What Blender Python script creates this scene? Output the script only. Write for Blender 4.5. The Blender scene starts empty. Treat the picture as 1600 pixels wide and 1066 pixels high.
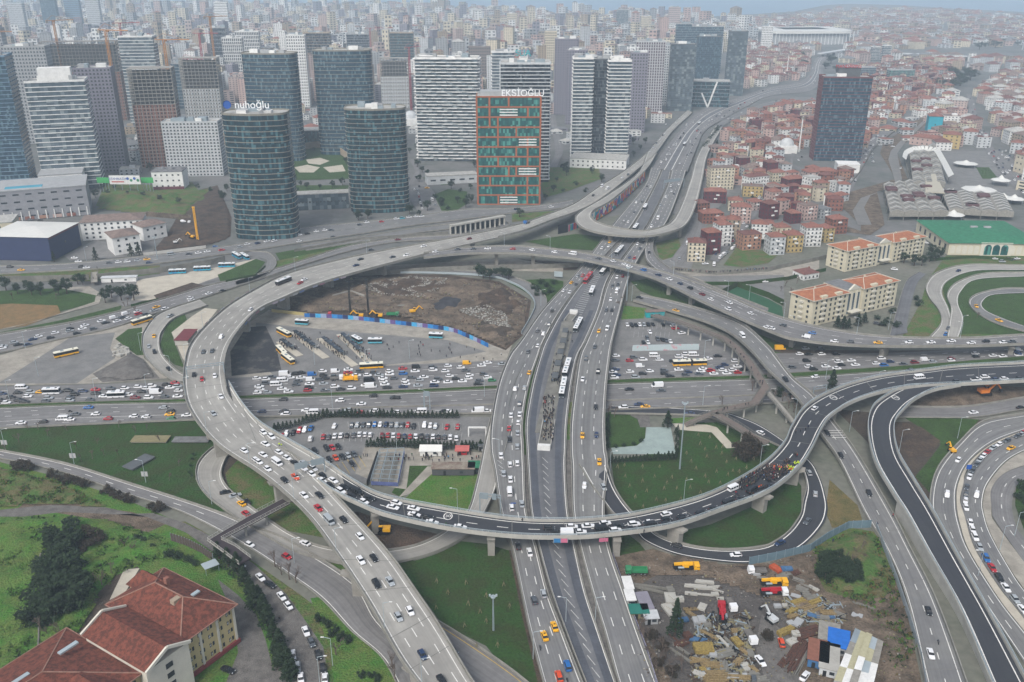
import bpy,math,random
from mathutils import Vector,Matrix
R=math.radians
rnd=random.Random(7)
sc=bpy.context.scene
COL=sc.collection
# camera
CAM_H,PITCH,FPX=190.0,22.6,1400.0
cam=bpy.data.objects.new('camera',bpy.data.cameras.new('camera'))
COL.objects.link(cam)
cam.data.sensor_width=36.0
cam.data.lens=36.0*FPX/1600.0
cam.data.clip_start,cam.data.clip_end=1.0,40000.0
cam.location=(0,0,CAM_H)
cam.rotation_euler=(R(90-PITCH),0,0)
sc.camera=cam
# sky and sun (overcast)
SUN_EL,SUN_AZ=48.0,205.0
w=bpy.data.worlds.new('World');sc.world=w;w.use_nodes=True
nt=w.node_tree;bg=nt.nodes['Background']
sky=nt.nodes.new('ShaderNodeTexSky');sky.sky_type='NISHITA';sky.sun_disc=False
sky.sun_elevation=R(SUN_EL);sky.sun_rotation=R(SUN_AZ);sky.dust_density=4.0;sky.air_density=1.0
hs=nt.nodes.new('ShaderNodeHueSaturation');hs.inputs['Saturation'].default_value=0.6
nt.links.new(sky.outputs[0],hs.inputs['Color']);nt.links.new(hs.outputs[0],bg.inputs[0])
bg.inputs[1].default_value=0.125
sun=bpy.data.objects.new('sun',bpy.data.lights.new('sun','SUN'));COL.objects.link(sun)
sun.data.energy=1.5;sun.data.angle=R(22);sun.data.color=(1.0,0.98,0.95)
az,el=R(SUN_AZ),R(SUN_EL)
sdir=Vector((math.sin(az)*math.cos(el),math.cos(az)*math.cos(el),math.sin(el)))
sun.rotation_euler=sdir.to_track_quat('Z','Y').to_euler()
sun.location=(0,0,400)
sc.view_settings.view_transform='Standard';sc.view_settings.look='None'
sc.view_settings.exposure=0.52;sc.view_settings.gamma=1.0
sc.cycles.max_bounces=4;sc.cycles.diffuse_bounces=2;sc.cycles.volume_bounces=1
sc.cycles.glossy_bounces=2;sc.cycles.transmission_bounces=2
# placing things: a point of the ground plane z seen at (px, py)
CT,ST=math.cos(R(PITCH)),math.sin(R(PITCH))
def P(px,py,z=0.0):
 dx,dy=(px-800.0)/FPX,(533.0-py)/FPX
 ry,rz=CT+dy*ST,-ST+dy*CT
 t=(z-CAM_H)/rz
 return Vector((dx*t,ry*t,z))
def proj(v):
 y,z=v[1],v[2]-CAM_H
 d=y*CT-z*ST
 u=y*ST+z*CT
 return(800+FPX*v[0]/d,533-FPX*u/d,d)
def top_z(y,py):
 dy=(533.0-py)/FPX
 return CAM_H+y*(-ST+dy*CT)/(CT+dy*ST)
 # materials
MATS={}
def _c(h):
 if isinstance(h,str):
  h=h.lstrip('#');v=[int(h[i:i+2],16)/255 for i in(0,2,4)]
  return tuple(((x+.055)/1.055)**2.4 if x>.04045 else x/12.92 for x in v)
 return tuple(h)
def mat(name,col,var=0.0,scale=1.0,rough=0.8,metal=0.0,col2=None,detail=4.0,streak=None,thr=None,bump=0.0,spec=0.3):
 """noise-varied principled material; col2 = second colour mixed in by a noise of 'scale' (metres per feature)"""
 if name in MATS:return MATS[name]
 m=bpy.data.materials.new(name);m.use_nodes=True
 n,l=m.node_tree.nodes,m.node_tree.links
 b=n['Principled BSDF'];b.inputs['Roughness'].default_value=rough;b.inputs['Metallic'].default_value=metal
 b.inputs['Specular IOR Level'].default_value=spec
 c=_c(col);m.diffuse_color=(*c,1)
 if var<=0 and col2 is None:
  b.inputs['Base Color'].default_value=(*c,1);MATS[name]=m;return m
 tc=n.new('ShaderNodeTexCoord')
 no=n.new('ShaderNodeTexNoise');no.inputs['Scale'].default_value=1.0/scale;no.inputs['Detail'].default_value=detail
 no.inputs['Roughness'].default_value=0.65
 l.new(tc.outputs['Object'],no.inputs['Vector'])
 ra=n.new('ShaderNodeMapRange');lo,hi=thr or(0.35,0.65)
 ra.inputs[1].default_value=lo;ra.inputs[2].default_value=hi
 l.new(no.outputs[0],ra.inputs[0])
 mx=n.new('ShaderNodeMix');mx.data_type='RGBA'
 c2=_c(col2)if col2 is not None else tuple(x*(1-var)for x in c)
 c1=c if col2 is not None else tuple(min(1,x*(1+var))for x in c)
 mx.inputs[6].default_value=(*c1,1);mx.inputs[7].default_value=(*c2,1)
 l.new(ra.outputs[0],mx.inputs[0])
 out=mx.outputs[2]
 n2=n.new('ShaderNodeTexNoise');n2.inputs['Scale'].default_value=9.0/scale;n2.inputs['Detail'].default_value=5
 l.new(tc.outputs['Object'],n2.inputs['Vector'])
 r2=n.new('ShaderNodeMapRange');r2.inputs[1].default_value=.3;r2.inputs[2].default_value=.7
 v2=var if var>0 else 0.15
 r2.inputs[3].default_value=1-v2*.7;r2.inputs[4].default_value=1+v2*.7
 l.new(n2.outputs[0],r2.inputs[0])
 mu=n.new('ShaderNodeVectorMath');mu.operation='SCALE'
 l.new(out,mu.inputs[0]);l.new(r2.outputs[0],mu.inputs['Scale']);out=mu.outputs[0]
 if streak:
  mp=n.new('ShaderNodeMapping');mp.inputs['Scale'].default_value=(streak[0],0.006,1)
  l.new(tc.outputs['UV'],mp.inputs[0])
  n3=n.new('ShaderNodeTexNoise');n3.inputs['Scale'].default_value=1.0;n3.inputs['Detail'].default_value=3
  l.new(mp.outputs[0],n3.inputs['Vector'])
  r3=n.new('ShaderNodeMapRange');r3.inputs[1].default_value=.3;r3.inputs[2].default_value=.7
  r3.inputs[3].default_value=1-streak[1];r3.inputs[4].default_value=1+streak[1]
  l.new(n3.outputs[0],r3.inputs[0])
  m3=n.new('ShaderNodeVectorMath');m3.operation='SCALE'
  l.new(out,m3.inputs[0]);l.new(r3.outputs[0],m3.inputs['Scale']);out=m3.outputs[0]
  vo=n.new('ShaderNodeTexVoronoi');vo.inputs['Scale'].default_value=1.0;vo.feature='F1'
  mp2=n.new('ShaderNodeMapping');mp2.inputs['Scale'].default_value=(3.0,0.02,1)
  l.new(tc.outputs['UV'],mp2.inputs[0]);l.new(mp2.outputs[0],vo.inputs['Vector'])
  sp=n.new('ShaderNodeSeparateColor');l.new(vo.outputs['Color'],sp.inputs[0])
  r4=n.new('ShaderNodeMapRange');r4.inputs[1].default_value=.0;r4.inputs[2].default_value=1
  r4.inputs[3].default_value=0.93;r4.inputs[4].default_value=1.05
  l.new(sp.outputs[0],r4.inputs[0])
  m4=n.new('ShaderNodeVectorMath');m4.operation='SCALE'
  l.new(out,m4.inputs[0]);l.new(r4.outputs[0],m4.inputs['Scale']);out=m4.outputs[0]
 l.new(out,b.inputs['Base Color'])
 if bump:
  bp=n.new('ShaderNodeBump');bp.inputs['Strength'].default_value=bump;bp.inputs['Distance'].default_value=.3*scale
  l.new(n2.outputs[0],bp.inputs['Height']);l.new(bp.outputs[0],b.inputs['Normal'])
 MATS[name]=m;return m
 # mesh collector
class MB:
 def __init__(s):s.v,s.f,s.m,s.uv=[],[],[],None
 def face(s,pts,mi=0):
  b=len(s.v);s.v+=[tuple(p)for p in pts];s.f.append(tuple(range(b,b+len(pts))));s.m.append(mi)
 def box(s,c,d,rz=0.0,mi=0,taper=1.0):
  x,y,z=c;a,b,h=d[0]/2,d[1]/2,d[2]
  cs,sn=math.cos(rz),math.sin(rz);o=len(s.v)
  for k,t in((0,1.0),(h,taper)):
   for u,v in((-a,-b),(a,-b),(a,b),(-a,b)):
    u,v=u*t,v*t
    s.v.append((x+u*cs-v*sn,y+u*sn+v*cs,z+k))
  for q in((0,3,2,1),(4,5,6,7),(0,1,5,4),(1,2,6,5),(2,3,7,6),(3,0,4,7)):
   s.f.append(tuple(o+i for i in q));s.m.append(mi)
 def prism(s,poly,z0,z1,mi=0,mtop=None,bottom=False):
  n=len(poly);o=len(s.v)
  if sum(poly[i][0]*poly[(i+1)%n][1]-poly[(i+1)%n][0]*poly[i][1]for i in range(n))<0:poly=poly[::-1]
  s.v+=[(p[0],p[1],z0)for p in poly]+[(p[0],p[1],z1)for p in poly]
  for i in range(n):
   j=(i+1)%n;s.f.append((o+i,o+j,o+n+j,o+n+i));s.m.append(mi)
  s.f.append(tuple(range(o+n,o+2*n)));s.m.append(mi if mtop is None else mtop)
  if bottom:s.f.append(tuple(range(o+n-1,o-1,-1)));s.m.append(mi)
 def tube(s,p,q,r,r2=None,n=6,mi=0):
  p,q=Vector(p),Vector(q);r2=r if r2 is None else r2
  a=(q-p).normalized();u=a.orthogonal().normalized();v=a.cross(u);o=len(s.v)
  for c,rr in((p,r),(q,r2)):
   for i in range(n):
    t=2*math.pi*i/n;s.v.append(tuple(c+u*(rr*math.cos(t))+v*(rr*math.sin(t))))
  for i in range(n):
   j=(i+1)%n;s.f.append((o+i,o+j,o+n+j,o+n+i));s.m.append(mi)
  s.f.append(tuple(o+n+i for i in range(n)));s.m.append(mi)
 def bar(s,p,q,w,h=None,mi=0):
  p,q=Vector(p),Vector(q);h=h or w;a=(q-p).normalized()
  u=a.cross(Vector((0,0,1)));
  if u.length<1e-3:u=Vector((1,0,0))
  u.normalize();v=u.cross(a);o=len(s.v)
  for c in(p,q):
   for i,j in((-1,-1),(1,-1),(1,1),(-1,1)):s.v.append(tuple(c+u*(w/2*i)+v*(h/2*j)))
  for f in((0,1,5,4),(1,2,6,5),(2,3,7,6),(3,0,4,7),(3,2,1,0),(4,5,6,7)):
   s.f.append(tuple(o+i for i in f));s.m.append(mi)
 def add(s,other,mtx,mi=None):
  o=len(s.v);s.v+=[tuple(mtx@Vector(v))for v in other.v]
  s.f+=[tuple(o+i for i in f)for f in other.f];s.m+=other.m if mi is None else[mi]*len(other.f)
 def mesh(s,name,mats):
  me=bpy.data.meshes.new(name);me.from_pydata(s.v,[],s.f)
  if not isinstance(mats,(list,tuple)):mats=[mats]
  for m in mats:me.materials.append(m)
  if len(mats)>1:me.polygons.foreach_set('material_index',s.m)
  if s.uv:
   ul=me.uv_layers.new(name='UVMap');k=0
   flat=[]
   for f in s.f:
    for i in f:flat+=s.uv[i]
   ul.data.foreach_set('uv',flat)
  me.update();return me
 def build(s,name,mats,parent=None,**kw):
  o=bpy.data.objects.new(name,s.mesh(name,mats));COL.objects.link(o)
  if parent is not None:o.parent=parent
  return tag(o,**kw)
def tag(o,label=None,cat=None,group=None,kind=None):
 if label:o['label']=label
 if cat:o['category']=cat
 if group:o['group']=group
 if kind:o['kind']=kind
 return o
def empty(name,loc=(0,0,0),rz=0.0,**kw):
 o=bpy.data.objects.new(name,None);COL.objects.link(o);o.location=loc;o.rotation_euler=(0,0,rz)
 o.empty_display_size=.5
 return tag(o,**kw)
def copy_tree(o,parent=None):
 c=o.copy();COL.objects.link(c)
 if parent is not None:c.parent=parent
 for ch in o.children:copy_tree(ch,c)
 return c
def nums(s):return[float(x)for x in s.replace(',',' ').split()]
ORD=['first','second','third','fourth','fifth','sixth','seventh','eighth','ninth','tenth','eleventh','twelfth','thirteenth','fourteenth','fifteenth','sixteenth','seventeenth','eighteenth','nineteenth','twentieth']
def ordn(i):
 if i<20:return ORD[i]
 tens=['twenty','thirty','forty','fifty','sixty','seventy','eighty','ninety'];n=i+1
 if n>=100:return 'hundred-and-'+(ordn(n-101)if n>100 else 'zeroth')
 return(tens[n//10-2]+'-'+ORD[n%10-1])if n%10 else(tens[n//10-2][:-1]+'ieth')
 # terrain, water, ground sheets
M={}
M['earth']=mat('earth','#6f6e66',.22,26,.95,col2='#5f6257')
M['cityground']=mat('city_ground','#6d6c6b',.2,60,.95,col2='#585c58')
M['grass']=mat('grass','#375220',.38,8,.95,col2='#2f421a',bump=.5)
M['grass_b']=mat('bright_grass','#3f6c26',.45,6,.95,col2='#5b6a33',bump=.6)
M['grass_dk']=mat('planted_grass','#294617',.36,9,.95,col2='#2f3c18',thr=(.42,.6),bump=.4)
M['grass_dry']=mat('dry_grass','#6d5f3c',.3,6,.95,col2='#55532f',bump=.5)
M['grass_mix']=mat('rough_grass','#44612a',.35,7,.95,col2='#5f5a3c',thr=(.42,.6),bump=.5)
M['soil']=mat('soil','#57483c',.4,7,.95,col2='#3c342e',bump=.6)
M['soil_y']=mat('sandy_soil','#77695a',.4,6,.95,col2='#4b4238',bump=.6)
M['soil_dk']=mat('dark_soil','#3e3833',.25,9,.95,col2='#4f443a',bump=.4)
M['gravel']=mat('gravel','#716e6a',.3,3,.95,col2='#5a5754',bump=.5)
M['asph']=mat('old_asphalt','#767574',.10,12,.92,col2='#6a6969',streak=(16,.2))
M['asph_l']=mat('pale_asphalt','#757573',.08,18,.92,col2='#6a6a6b',streak=(14,.18))
M['asph_c']=mat('concrete_asphalt','#97958f',.06,20,.9,col2='#86847f',streak=(10,.11))
M['asph_d']=mat('busway_asphalt','#68696b',.12,12,.9,col2='#5b5c5f',streak=(6,.16))
M['asph_n']=mat('new_asphalt','#36383e',.08,10,.88,col2='#393b3f',streak=(10,.07))
M['lot']=mat('lot_asphalt','#7a7977',.14,8,.93,col2='#696968')
M['oil']=mat('oil_stained_asphalt','#303135',.25,9,.85,col2='#55534f',thr=(.5,.62))
M['pave']=mat('paving','#9c978c',.12,6,.93,col2='#837e75')
M['pave_w']=mat('pale_paving','#b4ae9f',.1,6,.93,col2='#a69f92')
M['conc']=mat('concrete','#94918a',.10,7,.9,col2='#807d76')
M['conc_d']=mat('weathered_concrete','#7c7a73',.14,5,.92,col2='#64635d')
M['conc_l']=mat('pale_concrete','#a8a69f',.08,6,.9,col2='#98968f')
M['parapet']=mat('parapet_concrete','#8b8982',.10,4,.9,col2='#797770')
M['white']=mat('white_paint','#d4d3ce',.12,2.5,.8)
M['yellowp']=mat('yellow_paint','#b59a45',.15,3,.8)
M['steel']=mat('galvanised_steel','#8e9aa0',.06,5,.55,.3)
M['steel_l']=mat('pale_steel','#a9b4b8',.06,5,.5,.3)
M['sea']=mat('sea_water','#4f6f85',.08,300,.35,spec=.5)
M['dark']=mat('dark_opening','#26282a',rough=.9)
def catmull(p0,p1,p2,p3,t):
 return 0.5*((2*p1)+(-p0+p2)*t+(2*p0-5*p1+4*p2-p3)*t*t+(-p0+3*p1-3*p2+p3)*t**3)
def smooth(pts,n=6):
 if n<=1 or len(pts)<3:return pts
 q=[pts[0]*2-pts[1]]+pts+[pts[-1]*2-pts[-2]];out=[]
 for i in range(1,len(q)-2):
  for k in range(n):out.append(catmull(q[i-1],q[i],q[i+1],q[i+2],k/n))
 return out+[pts[-1]]
def pxpoly(s,z=0.0):
 a=nums(s);return[P(a[i],a[i+1],z)for i in range(0,len(a),2)]
LAYER=[0.02]
def sheet(name,s,m,z=None,kind='structure',rounded=0,**kw):
 """one flat sheet of ground, its outline read from the photograph and laid on the ground plane"""
 if z is None:LAYER[0]+=0.003;z=LAYER[0]
 pts=pxpoly(s,0)
 if rounded:
  q=pts+pts[:1];qq=[pts[-1]]+q+[pts[1]];out=[]
  for i in range(1,len(qq)-2):
   for k in range(rounded):out.append(catmull(qq[i-1],qq[i],qq[i+1],qq[i+2],k/rounded))
  pts=out
 from mathutils.geometry import tessellate_polygon
 flat=[Vector((p.x,p.y,0))for p in pts]
 tr=tessellate_polygon([flat])
 mb=MB();mb.v=[(p.x,p.y,z)for p in pts]
 for t in tr:
  a,b,c=(pts[i]for i in t)
  mb.f.append(tuple(t)if(b-a).cross(c-a).z>0 else tuple(t[::-1]));mb.m.append(0)
 return mb.build(name,M[m]if isinstance(m,str)else m,kind=kind,**kw)
mb=MB()
shore=[P(-300,2),P(200,3),P(640,6),P(760,14),P(860,20),P(980,24),P(1090,27),P(1180,22),P(1240,18),P(1290,8),P(1330,6),P(1400,8),P(1500,14),P(1600,19),P(1900,24)]
flat=[Vector((-5200,-100,0))]+[Vector((min(p.x,9000),p.y,0))for p in shore]+[Vector((5200,-100,0))]
from mathutils.geometry import tessellate_polygon
mb.v=[tuple(v)for v in flat]
for t in tessellate_polygon([flat]):
 a,b,c=(flat[i]for i in t);mb.f.append(tuple(t)if(b-a).cross(c-a).z>0 else tuple(t[::-1]));mb.m.append(0)
mb.build('ground',M['cityground'],kind='structure')
mb=MB();mb.face([(-14000,-1500,-2),(14000,-1500,-2),(14000,26000,-2),(-14000,26000,-2)])
mb.build('sea',M['sea'],kind='structure')
sheet('earth','-200 1200, -200 560, 0 470, 400 440, 1000 330, 1600 400, 1900 480, 1900 1250','earth')
sheet('grass_bank','-60 665, 0 667, 310 658, 338 697, 310 722, 305 749, 322 774, 352 800, 325 797, 200 757, 100 726, 0 706, -60 696','grass_dk')
sheet('grass','-80 722, 0 722, 100 748, 200 782, 270 812, 330 850, 375 890, 400 925, 425 980, 440 1100, -120 1100','grass_b')
sheet('soil','60 770, 130 790, 205 800, 262 818, 225 835, 150 812, 80 800, 20 800','soil_y')
sheet('grass','262 818, 300 825, 345 850, 395 895, 440 935, 470 985, 500 1100, 540 1100, 620 1066, 560 1000, 470 930, 370 860, 290 815','grass_mix')
sheet('grass','485 935, 520 930, 560 960, 600 1000, 640 1066, 600 1100, 525 1100, 515 1010, 500 975','grass_b')
sheet('track','-60 806, 0 797, 80 789, 165 793, 230 808, 290 832, 340 868, 400 925, 425 985, 430 1100, 520 1100, 505 1011, 480 974, 447 928, 400 884, 350 848, 290 818, 240 802, 180 804, 100 800, 0 812, -60 822','gravel')
sheet('soil','180 900, 215 885, 222 895, 195 950, 180 965, 130 1010, 100 1066, 60 1066, 120 980, 150 930','soil_dk')
sheet('concrete_slab','194 890, 218 888, 196 925, 171 938','pave_w')
sheet('yard','340 905, 372 930, 400 960, 415 1000, 432 1066, 440 1100, 340 1100, 372 1020, 366 965','gravel')
sheet('grass_field','600 880, 680 866, 720 846, 760 850, 800 862, 820 940, 850 1066, 860 1100, 830 1100, 760 1010, 690 975, 640 905','grass_dk')
sheet('soil','795 860, 803 860, 822 945, 850 1066, 840 1066, 815 960','soil')
sheet('soil','490 800, 560 800, 612 818, 690 836, 650 852, 600 858, 560 856','soil')
sheet('grass_strip','350 690, 372 700, 420 745, 470 790, 420 790, 385 780, 352 755, 345 730','soil_dk')
sheet('grass','378 712, 400 735, 440 775, 480 800, 530 845, 450 830, 390 800, 358 765, 352 740','grass_mix')
sheet('grass','400 862, 470 868, 530 880, 560 905, 590 945, 560 930, 500 895','grass_mix')
sheet('lawn','640 728, 680 728, 655 760, 628 778, 612 770','grass')
sheet('lawn','632 780, 668 745, 690 728, 755 728, 748 755, 738 795, 715 805, 670 795','grass_b')
sheet('paved_path','668 729, 688 729, 640 772, 622 778','pave')
sheet('parking_lot','405 664, 430 655, 600 650, 765 652, 762 690, 750 700, 640 702, 600 745, 560 760, 520 752, 450 705, 405 680','lot')
sheet('paved_plaza','570 698, 640 700, 760 708, 758 728, 640 728, 635 765, 600 760, 555 740','pave')
sheet('lawn','947 645, 1002 652, 1008 680, 1000 695, 955 700, 948 690','grass',rounded=4)
sheet('lawn','955 720, 1005 712, 1060 700, 1062 665, 1100 660, 1150 690, 1215 690, 1225 700, 1190 760, 1115 800, 1010 815, 985 800, 960 760','grass_dk')
sheet('lawn','1080 662, 1120 660, 1190 690, 1150 698, 1120 672','grass')
sheet('lawn','1045 654, 1090 652, 1080 660, 1050 662','grass_b')
sheet('lawn','1040 836, 1110 820, 1180 790, 1240 745, 1252 760, 1252 800, 1230 832, 1200 850, 1150 858, 1090 855','grass_dk')
sheet('paved_path','1050 662, 1105 664, 1120 668, 1150 700, 1135 701, 1112 676, 1060 672','pave_w')
sheet('glass_roof_yard','1010 668, 1048 668, 1056 710, 958 710, 955 700, 995 697, 1008 685',mat('pale_gravel','#8b9995',.1,5,.9))
sheet('lawn','948 815, 975 830, 1000 850, 1012 865, 955 875','grass_dk')
sheet('paved_path','988 640, 1015 648, 1016 668, 1000 668, 996 655, 985 650','gravel')
sheet('dirt_yard','950 872, 1020 858, 1100 884, 1200 880, 1290 850, 1370 830, 1395 875, 1415 950, 1440 1066, 1450 1110, 1040 1110, 1000 1000','soil_y')
sheet('oil_ground','990 920, 1060 880, 1190 900, 1230 960, 1215 1066, 1050 1066, 1000 980',mat('trampled_dirt','#5d5955',.25,7,.95,col2='#4b4745',bump=.5))
sheet('soil','1120 885, 1190 885, 1180 905, 1150 900','soil')
sheet('grass','1270 850, 1330 825, 1370 832, 1385 870, 1400 915, 1370 945, 1330 935, 1290 925, 1268 880','grass_mix')
sheet('soil','1330 940, 1400 930, 1425 1000, 1440 1100, 1330 1100, 1380 1000','soil_y')
sheet('gravel_patch','1190 960, 1240 1000, 1250 1066, 1200 1080, 1180 1010','gravel')
sheet('dry_grass','1296 750, 1340 790, 1350 822, 1300 825, 1290 800','grass_dry')
sheet('soil','1305 640, 1360 645, 1365 720, 1395 770, 1440 800, 1460 800, 1425 750, 1400 700, 1395 660, 1540 656, 1500 690, 1465 730, 1452 790','soil_dk')
sheet('lawn','1408 650, 1530 656, 1500 690, 1470 720, 1452 770, 1430 745, 1455 715, 1470 695, 1440 670','grass')
sheet('soil','1410 660, 1440 668, 1470 690, 1450 715, 1420 715, 1403 690','soil')
sheet('grass_strip','1547 815, 1560 835, 1600 905, 1612 905, 1612 880, 1570 838','grass')
sheet('shrub_bed','1588 755, 1612 740, 1620 840, 1600 828, 1586 790','grass_dk')
sheet('lawn','1568 730, 1580 718, 1592 725, 1575 732','grass')
sheet('riverbed','1430 612, 1520 600, 1600 606, 1640 606, 1640 622, 1560 634, 1470 640, 1410 648','soil_y')
sheet('loop_lawn','1478 400, 1640 395, 1640 530, 1410 526, 1440 470, 1448 440','grass_mix')
sheet('loop_lawn','1470 440, 1520 415, 1640 412, 1640 524, 1500 522, 1480 480','grass')
sheet('lot','955 500, 1010 492, 1060 498, 1120 530, 1160 560, 1165 575, 955 575','lot')
sheet('lawn','985 440, 1000 455, 1060 480, 1130 505, 1190 540, 1225 560, 1240 545, 1180 520, 1100 478, 1010 436','grass')
sheet('lawn','975 478, 1010 482, 1006 498, 970 500','grass_b')
sheet('lawn','1024 380, 1060 372, 1068 400, 1045 415, 1030 402','grass_mix')
sheet('lawn','1130 415, 1150 388, 1220 395, 1200 412, 1160 418','grass_mix')
sheet('riverbed','1050 425, 1200 425, 1280 405, 1280 420, 1240 436, 1100 442, 1060 438','pave')
sheet('lot','1080 432, 1225 430, 1225 470, 1200 470, 1130 450','lot')
sheet('soil_strip','1190 545, 1300 548, 1600 548, 1600 556, 1400 560, 1240 556','soil_dk')
sheet('bus_station_ground','350 560, 362 522, 420 485, 560 492, 700 510, 800 540, 790 566, 650 572, 500 582, 380 592, 352 596','pave')
sheet('bus_station_asphalt','400 505, 470 512, 560 520, 700 532, 760 550, 690 562, 560 575, 430 590, 400 560','lot')
sheet('oil_stains','360 550, 385 512, 415 510, 432 545, 440 580, 362 588','oil')
sheet('excavation','430 478, 470 452, 560 428, 700 430, 780 440, 830 470, 822 520, 790 548, 720 520, 600 500, 480 492','soil')
sheet('pit_soil','700 440, 790 450, 825 475, 815 520, 790 545, 730 515, 640 500, 660 470, 640 450','soil_y')
sheet('dark_soil','668 478, 690 466, 725 470, 715 484, 680 486',mat('coal_soil','#353539',.2,5,.95))
sheet('rubble_soil','560 450, 640 436, 690 440, 660 455, 600 462','gravel')
sheet('rubble_soil','715 490, 760 485, 772 500, 740 506','gravel')
sheet('bus_lot','-60 560, 0 556, 120 520, 200 500, 235 505, 222 530, 225 560, 262 592, 150 600, 0 603, -60 605','pave')
sheet('lot','-60 600, 0 598, 60 560, 110 528, 180 520, 172 545, 180 560, 120 600','lot')
for s in('32 588, 80 548, 90 544, 88 548, 45 588, 35 590','57 586, 112 542, 118 540, 116 546, 68 587, 60 589','84 586, 130 545, 141 540, 138 547, 98 586, 88 589','107 590, 150 548, 160 552, 160 562, 145 580, 120 591'):
 sheet('traffic_island',s,'pave_w',z=0.16)
sheet('grass_patch','180 530, 200 515, 222 512, 222 535, 228 555, 214 556','grass')
sheet('grass_patch','250 540, 262 500, 285 482, 292 500, 270 530, 288 575, 272 570, 256 555','grass')
sheet('concrete_apron','268 520, 300 495, 320 482, 340 484, 305 530, 292 570, 285 560','pave_w')
sheet('gravel_yard','145 585, 180 566, 205 552, 225 562, 250 592, 160 598','gravel')
sheet('park_grass','-60 450, 0 455, 110 450, 155 458, 158 470, 100 486, 0 512, -60 520','grass')
sheet('dry_field','-60 480, 20 475, 90 478, 95 490, 40 510, -60 522',mat('dry_field','#7e6442',.25,5,.95,col2='#6a5a3a'))
sheet('footpath','90 450, 140 448, 160 460, 155 475, 20 512, 0 515, 60 502, 148 472, 150 462','pave')
sheet('grass_bank','-60 535, 0 526, 100 512, 187 488, 190 478, 100 500, 0 520, -60 526','grass')
sheet('lot','160 462, 200 440, 330 420, 400 400, 412 410, 396 425, 330 440, 250 462, 195 480','lot')
sheet('gravel_lot','215 438, 330 420, 400 405, 400 415, 330 437, 240 470, 205 470','pave_w')
sheet('soil_bank','240 462, 300 442, 325 448, 250 474','soil')
sheet('grass_strip','340 430, 400 405, 415 410, 398 430, 345 442','grass')
sheet('soil_field','-60 428, 150 422, 250 415, 250 428, 150 440, -60 440','grass_mix')
sheet('construction_dirt','240 392, 262 365, 300 300, 340 290, 362 340, 360 370, 330 382, 250 392','soil')
sheet('hill_grass','150 322, 165 285, 240 290, 300 285, 320 310, 300 340, 235 335','grass_mix')
sheet('school_yard','100 400, 150 375, 190 385, 195 402, 110 408','lot')
sheet('football_pitch','-60 365, 50 362, 40 380, 0 400, -60 410',mat('pitch_turf','#2a5238',.1,6,.9))
sheet('running_track','-60 408, 0 400, 25 392, 0 404, -60 414',mat('track_red','#8c4a3c',.1,4,.9))
sheet('grass_island','430 396, 560 374, 590 378, 540 388, 440 412','grass')
sheet('grass_island','425 410, 470 400, 560 382, 470 415, 430 428','grass_mix')
sheet('tower_lawn','448 255, 470 232, 520 230, 545 246, 545 280, 460 282','grass')
sheet('tower_lawn','455 290, 545 290, 540 312, 458 312','grass')
for s in('460 262, 480 258, 500 262, 490 270, 468 270','478 250, 500 247, 515 252, 500 258, 482 256','505 262, 535 258, 540 268, 515 270'):
 sheet('garden_path',s,'pave_w')
sheet('street','635 290, 650 270, 665 285, 690 315, 700 335, 655 335, 640 310','lot')
sheet('lawn','678 305, 700 296, 730 300, 728 320, 712 330, 690 330','grass')
sheet('lawn','660 278, 700 280, 740 285, 690 290','grass')
sheet('grass_bank','800 335, 870 330, 850 340, 800 348','grass_mix')
sheet('grass_bank','820 378, 900 366, 948 372, 925 392, 870 388','grass')
sheet('grass_bank','800 405, 910 412, 900 422, 860 424, 800 420','soil_dk')
sheet('grass_bank','790 440, 860 436, 880 440, 880 452, 850 478, 830 462','grass')
sheet('wall_foot','560 418, 800 404, 880 418, 880 426, 800 424, 600 430','pave')
sheet('lawn','860 262, 935 262, 940 280, 890 298, 850 310, 845 290','grass_mix')
sheet('lot','1040 330, 1130 260, 1140 300, 1100 360, 1080 420, 1025 430, 1010 415, 1060 400, 1080 345','lot')
sheet('river_channel','1300 345, 1345 362, 1345 352, 1310 320, 1330 300, 1400 280, 1375 240, 1380 225, 1470 160, 1490 155, 1420 220, 1400 236, 1420 285, 1370 300, 1380 340, 1382 352, 1360 368, 1300 360','soil_y')
sheet('river_water','1340 352, 1332 330, 1345 310, 1380 298, 1400 290, 1395 272, 1388 250, 1392 236, 1410 218, 1470 165, 1476 163, 1415 222, 1402 240, 1410 285, 1360 306, 1350 325, 1362 352',mat('river_mud','#6f6c67',.12,9,.5))
sheet('market_square','1440 240, 1560 235, 1600 260, 1620 300, 1560 312, 1480 305','lot')
sheet('park_lawn','1525 262, 1545 262, 1560 280, 1535 280','grass')
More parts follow.
